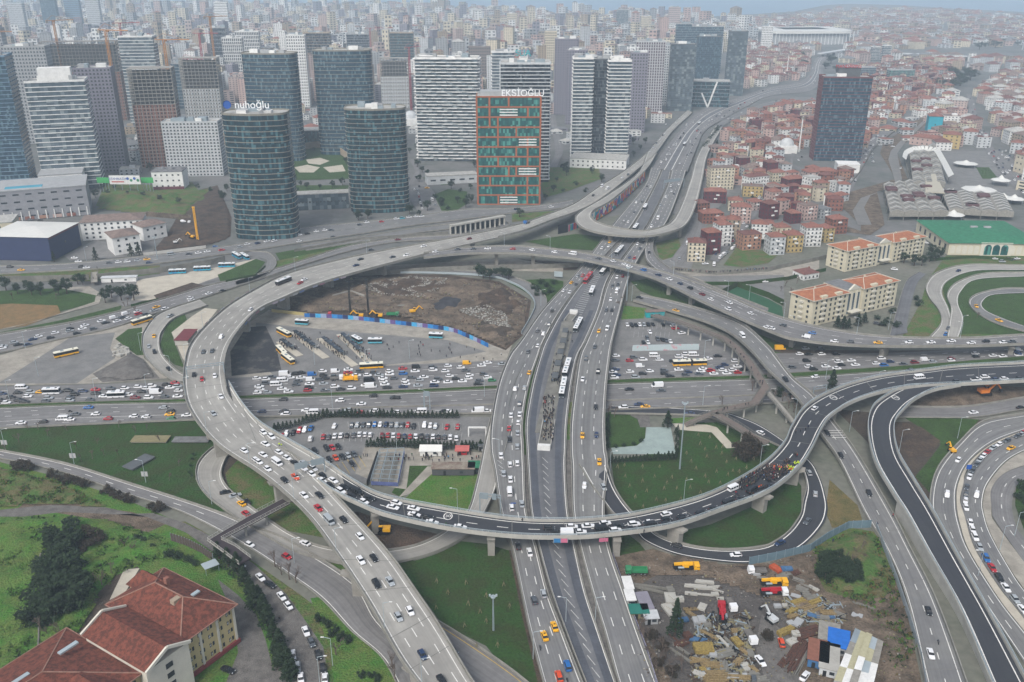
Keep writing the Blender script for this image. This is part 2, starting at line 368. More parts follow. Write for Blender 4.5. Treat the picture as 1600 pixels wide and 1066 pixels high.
# roads, viaducts
ROADS={};M['wornw']=mat('worn_white_paint','#a3a3a0',.25,1.5,.85)
def edges(s):
 L,Rr=[],[]
 for row in s.split(';'):
  a=nums(row)
  if len(a)<5:continue
  L.append(P(a[0],a[1],a[4]+.42));Rr.append(P(a[2],a[3],a[4]+.42))
 return L,Rr
def road(name,key,s,m,n=6,lift=0.0,kind='structure',skirt=0,parent=None,**kw):
 L,Rr=edges(s);L,Rr=smooth(L,n),smooth(Rr,n)
 ROADS[key]=(L,Rr)
 mb=MB();mb.uv=[];d=0
 for i,(a,b)in enumerate(zip(L,Rr)):
  if i:d+=((a+b)/2-(L[i-1]+Rr[i-1])/2).length
  mb.v+=[(a.x,a.y,a.z+lift),(b.x,b.y,b.z+lift)];mb.uv+=[(0,d),(1,d)]
 for i in range(len(L)-1):
  q=(2*i,2*i+1,2*i+3,2*i+2)
  va,vb,vc=(Vector(mb.v[q[k]])for k in range(3))
  mb.f.append(q if(vb-va).cross(vc-va).z>0 else q[::-1]);mb.m.append(0)
 o=mb.build(name,M[m],parent,kind=None if parent else kind,**kw)
 return o
def lat(key,f,off=0.0):
 """polyline at lateral fraction f of a road (0 left edge, 1 right edge), moved off metres outward"""
 L,Rr=ROADS[key];out=[]
 for a,b in zip(L,Rr):
  d=(b-a);w=d.length or 1
  out.append(a+d*f+d*(off/w))
 return out
def strip(pl,w,lift):
 mb=MB();
 for i,p in enumerate(pl):
  t=(pl[min(i+1,len(pl)-1)]-pl[max(i-1,0)]);t.z=0;t.normalize()
  nrm=Vector((-t.y,t.x,0))*(w/2)
  mb.v+=[tuple(p+nrm+Vector((0,0,lift))),tuple(p-nrm+Vector((0,0,lift)))]
 for i in range(len(pl)-1):mb.f.append((2*i,2*i+1,2*i+3,2*i+2));mb.m.append(0)
 return mb
def walk(pl,step0,on,off):
 """cut a polyline into dashes"""
 out=[];acc=step0;cur=[];state=True;need=on
 for i in range(len(pl)-1):
  a,b=pl[i],pl[i+1];L=(b-a).length;t=0
  if L<1e-6:continue
  while t<L:
   rem=min(need,L-t)
   if state:cur.append(a.lerp(b,t/L))
   t+=rem;need-=rem
   if state:cur.append(a.lerp(b,t/L))
   if need<=1e-6:
    if state and len(cur)>1:out.append(cur)
    cur=[];state=not state;need=on if state else off
 return out
def part_of(pl,a,b):
 n=len(pl);i,j=int(a*(n-1)),int(math.ceil(b*(n-1)));return pl[i:j+1]
def solid_line(owner,key,f,w=.25,off=0.0,a=0.0,b=1.0,m='white',name='edge_line',lift=.035):
 strip(part_of(lat(key,f,off),a,b),w,lift).build(name,M[m],owner)
def dash_line(owner,key,f,on=4.0,gap=7.0,w=.26,a=0.0,b=1.0,name='lane_marking',m='white',lift=.035):
 mb=MB()
 for d in walk(part_of(lat(key,f),a,b),0,on,gap):
  s_=strip(d,w,lift);mb.add(s_,Matrix.Identity(4))
 if mb.f:mb.build(name,M[m],owner)
def wall_along(pl,h,t,z0=0.0):
 """upright band of thickness t along a polyline, from z0 to h above it"""
 mb=MB();n=len(pl)
 for i,p in enumerate(pl):
  d=pl[min(i+1,n-1)]-pl[max(i-1,0)];d.z=0;d.normalize();nn=Vector((-d.y,d.x,0))*(t/2)
  for s_,zz in((1,z0),(1,h),(-1,h),(-1,z0)):mb.v.append((p.x+nn.x*s_,p.y+nn.y*s_,p.z+zz))
 for i in range(n-1):
  o=4*i
  for k in range(4):
   k2=(k+1)%4;mb.f.append((o+k,o+4+k,o+4+k2,o+k2));mb.m.append(0)
 mb.f+=[(0,1,2,3),(4*n-1,4*n-2,4*n-3,4*n-4)];mb.m+=[0,0]
 return mb
def skirt(owner,key,m='conc_d',name='retaining_wall',sides=(0,1),a=0.0,b=1.0):
 for f in sides:
  pl=part_of(lat(key,f,(.15 if f else-.15)),a,b);mb=MB()
  for p in pl:mb.v+=[(p.x,p.y,p.z-.02),(p.x,p.y,-.5)]
  for i in range(len(pl)-1):mb.f.append((2*i,2*i+1,2*i+3,2*i+2));mb.m.append(0)
  mb.build(name,M[m],owner)
def rail(owner,key,f,off=0.0,h=.75,a=0.0,b=1.0,m='parapet',t=.3,name='crash_barrier'):
 return wall_along(part_of(lat(key,f,off),a,b),h,t).build(name,M[m],owner)
def viaduct(name,key,s,m,label,par='parapet',ph=.95,glass=False,piers=(),thick=1.9,n=6,lines=True,a=0.0,b=1.0,right=(0.,1.),left=(0.,1.),cap=True):
 root=empty(name,(0,0,0),label=label,cat='viaduct')
 road('road_surface',key,s,m,n=n,parent=root)
 L,Rr=ROADS[key];N=len(L)
 mb=MB()
 for i,(p,q)in enumerate(zip(L,Rr)):
  d=(q-p);u=d.normalized();c=(p+q)/2
  hw=d.length/2
  for off,z in((-hw-.45,.0),(-hw-.45,-.55),(-hw+2.2,-.9),(-hw+3.4,-thick),(hw-3.4,-thick),(hw-2.2,-.9),(hw+.45,-.55),(hw+.45,.0)):
   mb.v.append((c.x+u.x*off,c.y+u.y*off,c.z+z-.02))
 for i in range(N-1):
  for k in range(7):
   o=8*i+k;mb.f.append((o,o+1,o+9,o+8));mb.m.append(0)
 mb.build('deck',M['conc' if not glass else 'conc_l'],root)
 for f,sg,rng in((0,-1,left),(1,1,right)):
  if rng is None:continue
  pl=part_of(lat(key,f,.25*sg),*rng)
  wall_along(pl,ph,.35,-.5).build('parapet',M[par],root)
  if glass:
   fb=MB();acc=0
   top=[p+Vector((0,0,ph))for p in pl]
   for i in range(len(top)-1):
    fb.bar(top[i]+Vector((0,0,.75)),top[i+1]+Vector((0,0,.75)),.16)
    fb.bar(top[i]+Vector((0,0,.35)),top[i+1]+Vector((0,0,.35)),.1)
   for dsh in walk(top,0,.25,2.0):
    p=dsh[0];fb.tube(p,p+Vector((0,0,.8)),.07,n=4)
   fb.build('guard_rail',M['steel_l'],root)
 for pr in piers:
  t,lat_f,wdt=pr[0],pr[1],pr[2]
  i=int(t*(N-1));p,q=L[i],Rr[i];c=p+(q-p)*lat_f
  d=(q-p);d.z=0;ang=math.atan2(d.y,d.x)
  pm=MB();hz=c.z-thick
  pm.box((c.x,c.y,-.3),(wdt,2.4,hz+.3-1.4),ang,taper=1.06)
  po=pm.build('pier',M['conc'],root)
  pc=MB();W=min(d.length*.82,wdt*2.1)if cap else wdt
  cs,sn=math.cos(ang),math.sin(ang)
  zb,zt=hz-1.42,hz-.03
  prof=[(-wdt/2*1.06,zb),(wdt/2*1.06,zb),(W/2,zt-.6),(W/2,zt),(-W/2,zt),(-W/2,zt-.6)]
  o=0
  for yy in(-1.4,1.4):
   for x,z in prof:pc.v.append((c.x+x*cs-yy*sn,c.y+x*sn+yy*cs,z))
  pc.f=[(5,4,3,2,1,0),(6,7,8,9,10,11)]+[(i,(i+1)%6,(i+1)%6+6,i+6)for i in range(6)];pc.m=[0]*8
  pc.build('pier_cap',M['conc'],po)
 return root
 # main east-west highway
a1=road('highway','A1','-80 608 -80 638 0; 0 604 0 633 0; 125 601 150 628 0; 285 596 288 624 0; 400 588 400 618 0; 562 574 600 611 0; 787 563 775 603 0; 955 556 955 594 0; 1180 552 1175 587 0; 1300 552 1242 583 0; 1400 551 1425 571 0; 1525 545 1525 563 0; 1600 540 1600 557 0; 1720 532 1720 547 0','asph')
a2=road('highway','A2','-80 642 -80 676 0; 0 638 0 670 0; 150 632 150 663 0; 288 629 295 657 0; 400 623 400 652 0; 600 616 600 648 0; 775 608 775 646 0; 955 600 955 641 0; 1175 593 1180 632 0; 1260 589 1270 625 0; 1425 578 1425 610 0; 1525 570 1525 600 0; 1600 564 1600 592 0; 1720 554 1720 580 0','asph')
md=MB()
for(p,q),(p2,q2)in zip(zip(lat('A1',1),lat('A2',0)),zip(lat('A1',1)[1:],lat('A2',0)[1:])):
 up=Vector((0,0,.14));md.face([p+up,q+up,q2+up,p2+up]);md.face([q+up,q,q2,q2+up]);md.face([p,p+up,p2+up,p2])
md.build('median_strip',M['grass'],kind='structure')
for f in(.25,.5,.75):dash_line(a1,'A1',f,3,9)
dash_line(a2,'A2',.2,3,9);dash_line(a2,'A2',.42,3,9);solid_line(a2,'A2',.66);dash_line(a2,'A2',.84,3,9);solid_line(a2,'A2',.03);solid_line(a1,'A1',.97)
rail(a2,'A2',1,.3,.8);rail(a1,'A1',1,.1,.5,m='conc_d',t=.1);rail(a2,'A2',.66,0,.7,.36,1)
rail(a2,'A2',0,-.1,.5,m='conc_d',t=.1)
mb=MB()
for k in range(26):
 x=578+k*7.6;f0=lat('A2',.64);
 w_=min(1,(k+3)/10)
 p,q=P(x,638.5-k*.12,.04),P(x+13*w_,638.5-8.5*w_-k*.12,.04)
 mb.add(strip([p,q],.35,0),Matrix.Identity(4))
mb.build('gore_hatching',M['white'],a2)
# frontage and upper-left roads
rj=road('boulevard','J','-80 418 -80 432 0; 0 416 0 429 0; 100 413 150 421 0; 250 398 250 412 0; 332 388 350 398 0; 400 377 400 391 0; 462 358 475 379 0; 562 348 575 364 0; 650 338 650 352 0; 725 328 720 344 0; 800 326 800 334 0; 862 319 862 328 0; 895 313 897 323 .1','asph_l')
dash_line(rj,'J',.5,3,8);solid_line(rj,'J',.04);solid_line(rj,'J',.96);rail(rj,'J',1,.3,.9);rail(rj,'J',0,-.3,.6)
rj2=road('slip_road','J2','470 384 478 392 0; 575 369 580 376 0; 650 357 655 364 0; 700 351 705 358 0; 745 345 745 350 0; 775 344 772 349 0; 792 348 780 353 0; 793 354 775 357 0; 750 364 740 361 0','asph_l')
rail(rj2,'J2',0,-.2,.9);rail(rj2,'J2',1,.2,.8)
rk=road('avenue','K','-80 538 -80 562 0; 0 523 0 552 0; 100 507 87 532 0; 187 487 175 513 0; 275 462 250 488 0; 325 447 317 466 0; 400 430 399 439 0; 475 407 475 414 0; 550 384 550 392 0; 637 372 625 378 0; 735 366 712 374 0; 800 357 795 362 0','asph')
for f in(.33,.66):dash_line(rk,'K',f,3,8,b=.5)
rail(rk,'K',1,.3,.8);rail(rk,'K',0,-.3,.9);solid_line(rk,'K',.04)
rk2=road('loop_ramp','K2','390 393 385 399 0; 420 396 415 405 0; 432 411 416 413 0; 422 426 412 420 0; 398 439 400 429 0; 370 447 368 440 0','asph_l')
rail(rk2,'K2',0,0,.8)
rk3=road('ramp','K3','312 468 325 478 0; 250 490 275 497 0; 227 516 255 516 0; 222 532 249 532 0; 226 556 252 552 0; 250 582 267 571 0; 277 598 287 586 0; 310 606 320 595 0','asph_c')
rail(rk3,'K3',0,0,.9);rail(rk3,'K3',1,0,.9);solid_line(rk3,'K3',.08);solid_line(rk3,'K3',.92)
rl=road('service_road','L','560 424 560 430 0; 650 422 650 427 0; 760 426 760 432 0; 820 440 800 443 0; 850 462 825 458 0; 853 480 836 475 0; 845 500 832 492 0; 826 530 815 522 0','asph_l')
rail(rl,'L',1,.2,1.4,m='steel_l');rail(rl,'L',0,-.2,.9)
# north-south road (three roadbeds)
bz=5.0
bl=road('north_south_road','BL','1018 262 1033 266 3; 1007 291 1022 291 3; 962 346 990 348 3; 932 387 960 383 3; 893 436 913 436 3.5; 848 485 876 485 4; 815 532 850 532 5; 796 557 841 557 5; 779 600 827 600 5; 768 657 817 657 5; 766 700 818 700 5; 772 732 819 732 4.6; 783 799 822 799 3.6; 800 854 837 854 2.5; 815 925 855 925 1.5; 828 986 878 986 .8; 849 1066 909 1066 .3; 868 1130 936 1130 .2','asph_l')
bw=road('busway','BW','1035 266 1048 266 3; 1024 291 1041 291 3; 993 348 1013 348 3; 963 387 984 387 3; 915 436 950 436 3.5; 878 485 936 485 4; 852 532 916 532 5; 843 557 903 557 5; 831 600 894 600 5; 821 657 887 657 5; 822 700 885 700 5; 824 732 884 732 4.6; 829 799 888 799 3.6; 841 854 899 854 2.5; 861 925 915 925 1.5; 883 986 935 986 .8; 914 1066 962 1066 .3; 940 1130 988 1130 .2','asph_d')
br=road('north_south_road','BR','1050 266 1072 266 3; 1043 291 1064 291 3; 1016 348 1042 346 3; 987 387 1010 385 3; 953 436 984 432 3.5; 937 485 969 485 4; 917 532 957 532 5; 906 557 953 557 5; 899 600 948 600 5; 892 657 945 657 5; 891 700 946 700 5; 893 732 949 727 4.6; 895 799 944 799 3.6; 906 854 951 854 2.5; 925 925 975 925 1.5; 944 986 996 986 .8; 966 1066 1026 1066 .3; 990 1130 1050 1130 .2','asph_l')
for k,o in(('BL',bl),('BR',br)):
 for f in(.36,.66)if k=='BL' else(.33,.68):dash_line(o,k,f,4,8)
 solid_line(o,k,.06);solid_line(o,k,.94)
 skirt(o,k)
 rail(o,k,0,0,.9);rail(o,k,1,0,.9)
skirt(bw,'BW');solid_line(bw,'BW',.05);solid_line(bw,'BW',.95);rail(bw,'BW',0,.2,.8);rail(bw,'BW',1,-.2,.8)
def hatch(owner,key,f0,f1,a,b,step,w=.5,slant=1.2,name='hatching'):
 l0,l1=part_of(lat(key,f0),a,b),part_of(lat(key,f1),a,b);mb=MB()
 d0,d1=walk(l0,0,.01,step),walk(l1,0,.01,step)
 for i in range(min(len(d0),len(d1))-2):
  j=min(i+int(slant),len(d1)-1);mb.add(strip([d0[i][0],d1[i][0]+(d1[j][0]-d1[i][0])*.8],w,.04),Matrix.Identity(4))
 if mb.f:mb.build(name,M['wornw'],owner)
hatch(bw,'BW',.40,.54,.62,1,5.0,.28);
hatch(bw,'BW',.30,.60,.225,.33,3.6,.6)
strip(part_of(lat('BW',.18),.3,.95),2.6,.02).build('worn_lane',mat('worn_asphalt','#4c4f56',.15,6,.85),bw)
strip(part_of(lat('BW',.80),.3,.95),2.6,.02).build('worn_lane',MATS['worn_asphalt'],bw)
hatch(bl,'BL',.16,.3,.63,.67,3.4,.3)
def between(ka,kb,m,name,z=-.12,a=0.,b=1.):
 A,B=part_of(lat(ka,1,.1),a,b),part_of(lat(kb,0,-.1),a,b);mb=MB()
 for i in range(len(A)-1):
  mb.face([A[i]+Vector((0,0,z)),B[i]+Vector((0,0,z)),B[i+1]+Vector((0,0,z)),A[i+1]+Vector((0,0,z))])
 mb.build(name,M[m],kind='structure')
between('BL','BW','gravel','verge');between('BL','BW','grass','grass_verge',-.04,.42,.6);between('BW','BR','grass_mix','grass_verge',-.04,.5,.56);between('BW','BR','gravel','verge')
bfar=road('north_south_road','BF','1018 264 1074 268 3; 1045 225 1090 228 2; 1066 200 1103 203 1; 1092 174 1135 184 .5; 1140 157 1160 170 .3; 1200 137 1203 150 .3; 1248 128 1268 141 .3; 1265 115 1285 118 .3; 1270 100 1287 101 .3; 1280 88 1294 90 .3; 1310 78 1322 80 .3','asph')
for f in(.17,.83):dash_line(bfar,'BF',f,4,9,.4,b=.6)
solid_line(bfar,'BF',.36,.6);solid_line(bfar,'BF',.56,.6);skirt(bfar,'BF',a=0,b=.5)
strip(part_of(lat('BF',.46),0,.75),5,.03).build('bus_lane',M['asph_d'],bfar)
bright=road('frontage_road','BFR','1097 281 1080 278 1; 1106 240 1092 240 1; 1128 200 1118 197 1; 1150 186 1142 182 .5; 1200 165 1195 161 .3; 1260 158 1255 152 .3; 1300 165 1300 158 .3','asph_l',lift=.05)
for key,s in(('RV1','1330 300 1322 296 0; 1345 270 1335 266 0; 1362 235 1350 230 0; 1375 222 1362 216 0; 1420 190 1410 186 0; 1470 156 1462 152 0; 1500 148 1498 144 0'),('RV2','1520 150 1510 146 0; 1530 190 1516 188 0; 1545 215 1530 212 0; 1560 245 1545 245 0; 1600 285 1582 290 0; 1650 320 1630 330 0'),('RV3','1290 270 1272 270 0; 1240 262 1236 258 0; 1250 220 1244 218 0; 1262 190 1256 188 0'),('RV4','1110 290 1098 288 0; 1102 340 1088 338 0; 1090 380 1072 372 0; 1066 416 1048 406 0'),('RV5','1122 410 1108 406 0; 1150 375 1138 372 0; 1180 340 1170 338 0; 1200 300 1190 298 0; 1225 265 1218 262 0'),('RW1','636 292 648 290 0; 648 270 656 270 0; 640 250 650 250 0'),('RW2','870 262 858 262 0; 880 235 868 235 0; 872 205 862 205 0; 868 180 860 180 0')):
 o=road('street',key,s,'asph',lift=.3*0+.25)
 # bottom-left road and loops
e1=road('expressway','E1','-80 692 -80 706 0; 0 705 0 716 0; 100 725 100 738 0; 200 756 200 772 0; 325 796 285 800 0; 400 826 380 850 0; 450 846 462 905 0; 550 909 505 938 0; 590 971 550 986 0; 650 1030 600 1031 0; 720 1110 640 1110 0','asph')
dash_line(e1,'E1',.5,4,8,b=.45);solid_line(e1,'E1',.06);solid_line(e1,'E1',.94);rail(e1,'E1',0,-.2,.9);rail(e1,'E1',1,.2,.4)
e1b=road('expressway','E1B','560 915 575 935 0; 620 938 600 975 0; 675 968 640 1010 0; 725 998 690 1060 0; 799 1049 760 1110 0; 860 1100 830 1150 0','asph')
rail(e1b,'E1B',0,-.2,.9);solid_line(e1b,'E1B',.06,m='yellowp')
e2=road('loop_road','E2','362 698 378 706 .1; 337 698 357 712 .1; 311 722 346 738 .1; 307 749 352 758 .1; 322 774 372 778 .1; 352 798 410 806 .1; 405 832 455 836 .1; 470 866 505 856 .1; 560 886 560 862 .1; 615 881 605 861 .1; 675 866 650 853 .1; 720 844 688 836 .1; 745 822 712 816 .6; 772 770 732 798 2; 780 735 747 745 3.5; 790 700 758 690 4.6; 800 665 766 655 5','asph_c')
solid_line(e2,'E2',.07);solid_line(e2,'E2',.93);rail(e2,'E2',0,0,.9);rail(e2,'E2',1,.0,.9);skirt(e2,'E2',a=.6)
se=road('loop_road','SE','905 727 949 727 4.6; 922 755 957 755 4.2; 938 777 968 777 3.6; 958 803 985 799 2.8; 990 826 1010 822 1.6; 1007 845 1030 838 .6; 1050 864 1065 851 .1; 1100 874 1112 859 .1; 1162 880 1160 859 .1; 1202 874 1201 853 .1; 1250 856 1232 832 .1; 1283 824 1250 807 .1; 1293 799 1255 784 .1; 1290 775 1260 758 .1; 1280 744 1250 727 .1; 1262 717 1225 703 .1; 1199 671 1188 685 .1; 1162 653 1140 665 .1; 1125 643 1100 652 .1; 1050 637 1050 649 .1; 955 633 955 647 .1','asph_n')
solid_line(se,'SE',.1,.35,lift=.05);solid_line(se,'SE',.9,.35,lift=.05);rail(se,'SE',0,0,.9,b=.22);rail(se,'SE',1,0,.9);skirt(se,'SE',b=.3)
# right-hand roads
h1=road('curved_avenue','H1','1640 640 1640 662 .1; 1600 648 1600 672 .1; 1537 660 1550 692 .1; 1500 692 1513 722 .1; 1467 732 1496 757 .1; 1455 775 1494 790 .1; 1460 815 1500 822 .1; 1490 870 1514 861 .1; 1530 930 1560 935 .1; 1590 1020 1600 986 .1; 1650 1110 1660 1060 .1','asph_l')
solid_line(h1,'H1',.1);solid_line(h1,'H1',.93);dash_line(h1,'H1',.5,4,8);rail(h1,'H1',0,-.4,1.0,t=.5,b=.55)
h1b=road('avenue','H1B','1380 634 1385 652 .1; 1450 637 1450 653 .1; 1520 635 1525 652 .1; 1600 622 1600 640 .1; 1680 612 1680 630 .1','asph')
rail(h1b,'H1B',0,0,.9);rail(h1b,'H1B',1,0,.5)
h2=road('parking_street','H2','1640 652 1640 690 .1; 1600 674 1600 704 .1; 1545 700 1570 722 .1; 1512 735 1543 755 .1; 1501 782 1535 782 .1; 1506 805 1537 803 .1; 1523 855 1547 834 .1; 1560 915 1575 885 .1; 1588 950 1602 925 .1; 1650 1030 1660 990 .1','asph_l')
dash_line(h2,'H2',.68,3,7);solid_line(h2,'H2',.97)
h3=road('side_street','H3','1640 722 1640 742 .1; 1600 728 1600 750 .1; 1566 742 1588 760 .1; 1549 765 1582 780 .1; 1550 799 1582 800 .1; 1556 815 1592 830 .1; 1600 878 1620 860 .1; 1640 930 1660 900 .1','asph')
dash_line(h3,'H3',.5,3,6)
def pavement(ka,fa,kb,fb,z=.16,m='pave',name='pavement',a=0.,b=1.):
 A,B=part_of(lat(ka,fa),a,b),part_of(lat(kb,fb),a,b);mb=MB();k=min(len(A),len(B))
 up=Vector((0,0,z))
 for i in range(k-1):mb.face([A[i]+up,B[int(i*(len(B)-1)/(k-1))]+up,B[int((i+1)*(len(B)-1)/(k-1))]+up,A[i+1]+up])
 mb.build(name,M[m],kind='structure')
h12='1640 663 1640 651; 1600 673 1600 673; 1551 693 1544 699; 1514 723 1511 734; 1497 757 1505 757; 1495 790 1500 782; 1501 822 1507 806; 1515 861 1522 855; 1561 935 1559 915; 1601 986 1587 950; 1661 1060 1650 1031'
road('pavement','PV1',';'.join(r+' .26' for r in h12.split(';')),'pave_w')
h23='1641 691 1641 721; 1601 705 1601 727; 1571 723 1567 741; 1544 756 1549 764; 1536 782 1549 790; 1538 803 1550 808; 1548 834 1556 818; 1576 885 1600 878; 1603 925 1640 930'
road('pavement','PV2',';'.join(r+' .22' for r in h23.split(';')),'pave')
g1=road('loop_ramp','G1','1640 413 1640 420 .1; 1600 415 1600 422 .1; 1512 414 1525 423 .1; 1465 426 1484 437 .1; 1447 446 1472 456 .1; 1452 466 1482 481 .1; 1467 486 1486 500 .1; 1470 506 1483 523 .1; 1450 530 1478 540 .1','asph_c')
g2=road('loop_ramp','G2','1640 424 1640 431 .12; 1600 426 1600 432 .12; 1537 428 1525 437 .12; 1495 442 1501 456 .12; 1480 461 1497 474 .12; 1486 481 1505 496 .12; 1484 501 1502 515 .12; 1480 530 1496 530 .12','asph_c')
g3=road('loop_ramp','G3','1640 452 1640 459 .14; 1600 451 1600 458 .14; 1562 452 1550 461 .14; 1525 461 1535 472 .14; 1514 474 1537 482 .14; 1530 492 1552 491 .14; 1562 508 1597 508 .14; 1620 524 1640 518 .14','asph_l')
for o,k in((g1,'G1'),(g2,'G2'),(g3,'G3')):solid_line(o,k,.08);solid_line(o,k,.92);rail(o,k,0,0,.8,t=.4)
gd=road('street','GD','1390 525 1418 520 .1; 1397 500 1418 502 .1; 1415 442 1432 446 .1; 1436 425 1447 428 .1','asph_d')
rail(gd,'GD',0,0,.6)
# viaducts
F=viaduct('flyover_ramp','F','990 470 1000 462 1; 1050 487 1050 472 1.5; 1100 502 1112 489 3; 1140 520 1160 507 5; 1172 546 1198 540 6.5; 1200 578 1212 557 7; 1232 608 1237 590 6.5; 1255 634 1270 618 5.5; 1282 677 1300 657 3; 1312 720 1337 707 1.2; 1350 799 1390 797 .3; 1387 861 1420 856 .2; 1417 936 1460 936 .2; 1447 1066 1508 1066 .2; 1465 1140 1530 1140 .2','asph_l','old grey flyover ramp crossing the jammed highway beside the zigzag footbridge',piers=[(.36,.5,5),(.5,.5,5)],thick=1.4)
dash_line(F,'F',.5,3,8);solid_line(F,'F',.07);solid_line(F,'F',.9)
mb=MB()
for y0,y1 in((673,684),(722,731),(797,807)):
 for k in range(4):
  y=y0+(y1-y0)*k/3;x0=1290+(y-673)*.56
  mb.add(strip([P(x0+4,y,0.4+max(0,(740-y)*.04)),P(x0+27+(y-673)*.05,y,.4+max(0,(740-y)*.04))],.4,.08),Matrix.Identity(4))
mb.build('rumble_stripes',M['white'],F)
V2=viaduct('ring_viaduct','V2','1075 172 1082 176 1; 1040 205 1050 206 2; 1012 238 1024 240 4; 975 268 990 270 6; 935 293 950 303 7; 897 319 908 328 8; 850 338 860 345 9; 800 354 810 363 10; 700 374 705 387 11; 600 392 640 404 11; 525 408 575 421 11.5; 450 428 500 443 12; 399 453 445 465 12; 350 484 400 487 12; 304 530 363 530 12; 290 566 350 566 12; 288 607 352 600 12; 300 645 362 625 12; 338 692 405 680 12; 399 733 455 710 12; 437 762 500 750 12; 482 805 545 798 11.5; 525 863 607 866 11; 575 938 650 927 10; 625 1026 687 982 9; 665 1080 737 1066 8; 700 1130 775 1110 8','asph_c','wide pale concrete ring viaduct sweeping around the left side of the interchange',piers=[(.30,.5,7),(.36,.5,7),(.405,.5,8),(.455,.55,9),(.5,.5,9),(.56,.5,8),(.685,.4,9),(.75,.4,8),(.86,.3,7),(.93,.4,7)],right=(0.,.28))
M2=V2
for f in(.27,.5,.73):dash_line(V2,'V2',f,4,8,a=.28)
dash_line(V2,'V2',.5,4,8,b=.28);solid_line(V2,'V2',.06);solid_line(V2,'V2',.94,a=.0,b=.3);solid_line(V2,'V2',.9,a=.36,b=1)
wall_along(part_of(lat('V2',1,.25),.33,.62),.95,.35,-.5).build('parapet',M['parapet'],V2)
wall_along(part_of(lat('V2',1,.25),.72,1.0),.95,.35,-.5).build('parapet',M['parapet'],V2)
V1=viaduct('eastern_viaduct','V1','1720 519 1720 532 7; 1600 524 1600 538 7; 1500 529 1500 541 7.5; 1375 526 1350 541 8; 1275 511 1250 532 8.5; 1200 490 1200 517 9; 1125 458 1100 473 9; 1062 434 1050 448 9; 1000 416 1000 428 9; 912 396 912 407 9.5; 850 389 850 400 10; 799 385 799 396 10.5; 725 388 725 397 10.9; 662 396 662 403 10.9','asph','grey viaduct crossing over the central road and running east past the tennis courts',piers=[(.1,.5,6),(.22,.5,6),(.34,.5,6),(.42,.5,6),(.5,.5,5),(.56,.5,5),(.66,.5,3),(.80,.5,3.5),(.88,.5,3.5)])
dash_line(V1,'V1',.36,4,8,a=0,b=.5);dash_line(V1,'V1',.68,4,8,a=0,b=.5);dash_line(V1,'V1',.5,4,8,a=.5);solid_line(V1,'V1',.06);solid_line(V1,'V1',.94)
VR=viaduct('merge_ramp','VR','1009 378 1021 374 3; 1008 395 1020 392 3.5; 1012 408 1028 406 5; 1030 424 1048 421 7.5; 1066 441 1078 434 9; 1128 466 1132 457 9; 1195 492 1200 484 9','asph','short curved ramp merging from the central road up onto the eastern viaduct',piers=[(.5,.5,3)],left=None)
solid_line(VR,'VR',.1);dash_line(VR,'VR',.5,3,6)
D=viaduct('u_turn_bridge','D','1012 238 1026 240 4; 997 271 1007 268 7; 950 305 957 312 9; 912 328 926 330 9; 899 342 926 343 9; 912 357 948 353 9; 950 367 985 360 9; 1000 370 1010 361 9; 1040 365 1035 355 9; 1072 351 1053 343 9; 1088 318 1068 312 9; 1097 281 1080 278 8; 1106 240 1092 240 4; 1128 200 1118 197 1','asph_c','beige horseshoe shaped bridge curling over the central road',piers=[(.3,.3,2.5),(.46,.3,2.5),(.56,.5,3),(.68,.3,2.5)],thick=1.5)
solid_line(D,'D',.1);solid_line(D,'D',.9)
V3=viaduct('new_ring_ramp','V3','360 566 400 700 11.9; 360 566 400 700 11.9','asph_n','',piers=())if 0 else None
V3=viaduct('new_curved_viaduct','V3','1720 563 1720 590 8; 1600 569 1600 596 8; 1500 574 1500 601 8; 1450 580 1440 604 8.5; 1375 590 1387 611 9; 1312 608 1335 627 9; 1262 635 1300 648 9; 1238 668 1284 668 9; 1227 693 1268 700 9; 1200 722 1247 731 9; 1160 749 1200 768 9; 1100 778 1125 797 9; 1015 801 1050 822 9; 950 812 950 836 9; 880 816 890 840 9; 800 813 800 838 9.5; 700 798 700 826 10; 600 778 606 806 11; 550 753 560 788 11.5; 500 719 522 770 11.9; 450 690 490 748 12; 405 662 440 722 12.03; 378 632 400 690 12.03; 358 600 372 662 12.03','asph_n','new curved viaduct of dark asphalt with grey noise rails, crowded with people and black vans',par='conc_l',ph=1.0,glass=True,piers=[(.24,.5,5),(.385,.75,5),(.44,.75,5),(.52,.8,5),(.565,.75,5),(.67,.6,5),(.755,.55,5)],right=(0.,.86),left=(0.,1.),thick=1.8)
solid_line(V3,'V3',.1,.35);solid_line(V3,'V3',.9,.35,b=.84);dash_line(V3,'V3',.5,4,7,.3)
def joints(key,owner,n,m='trim0'):
 L,Rr=ROADS[key];mb=MB()
 for k in range(1,n):i=int(k*(len(L)-1)/n);mb.add(strip([L[i].lerp(Rr[i],.02),L[i].lerp(Rr[i],.98)],.24,.045),Matrix.Identity(4))
 mb.build('expansion_joints',M['joint'],owner,kind='stuff')
M['joint']=mat('joint_rubber','#6f6e6a',.2,2)
joints('V2',V2,34);joints('V1',V1,22);joints('V3',V3,26);joints('D',D,9);joints('F',F,12)
def resurface(key,a,b,m,owner,name='old_surface'):
 A,B=part_of(lat(key,0),a,b),part_of(lat(key,1),a,b);mb=MB();up=Vector((0,0,.02));mb.uv=[]
 for i,(p,q)in enumerate(zip(A,B)):mb.v+=[tuple(p+up),tuple(q+up)];mb.uv+=[(0,i*4),(1,i*4)]
 for i in range(len(A)-1):mb.f.append((2*i,2*i+1,2*i+3,2*i+2));mb.m.append(0)
 mb.build(name,M[m],owner)
resurface('V3',.80,1,'asph_c',V3)
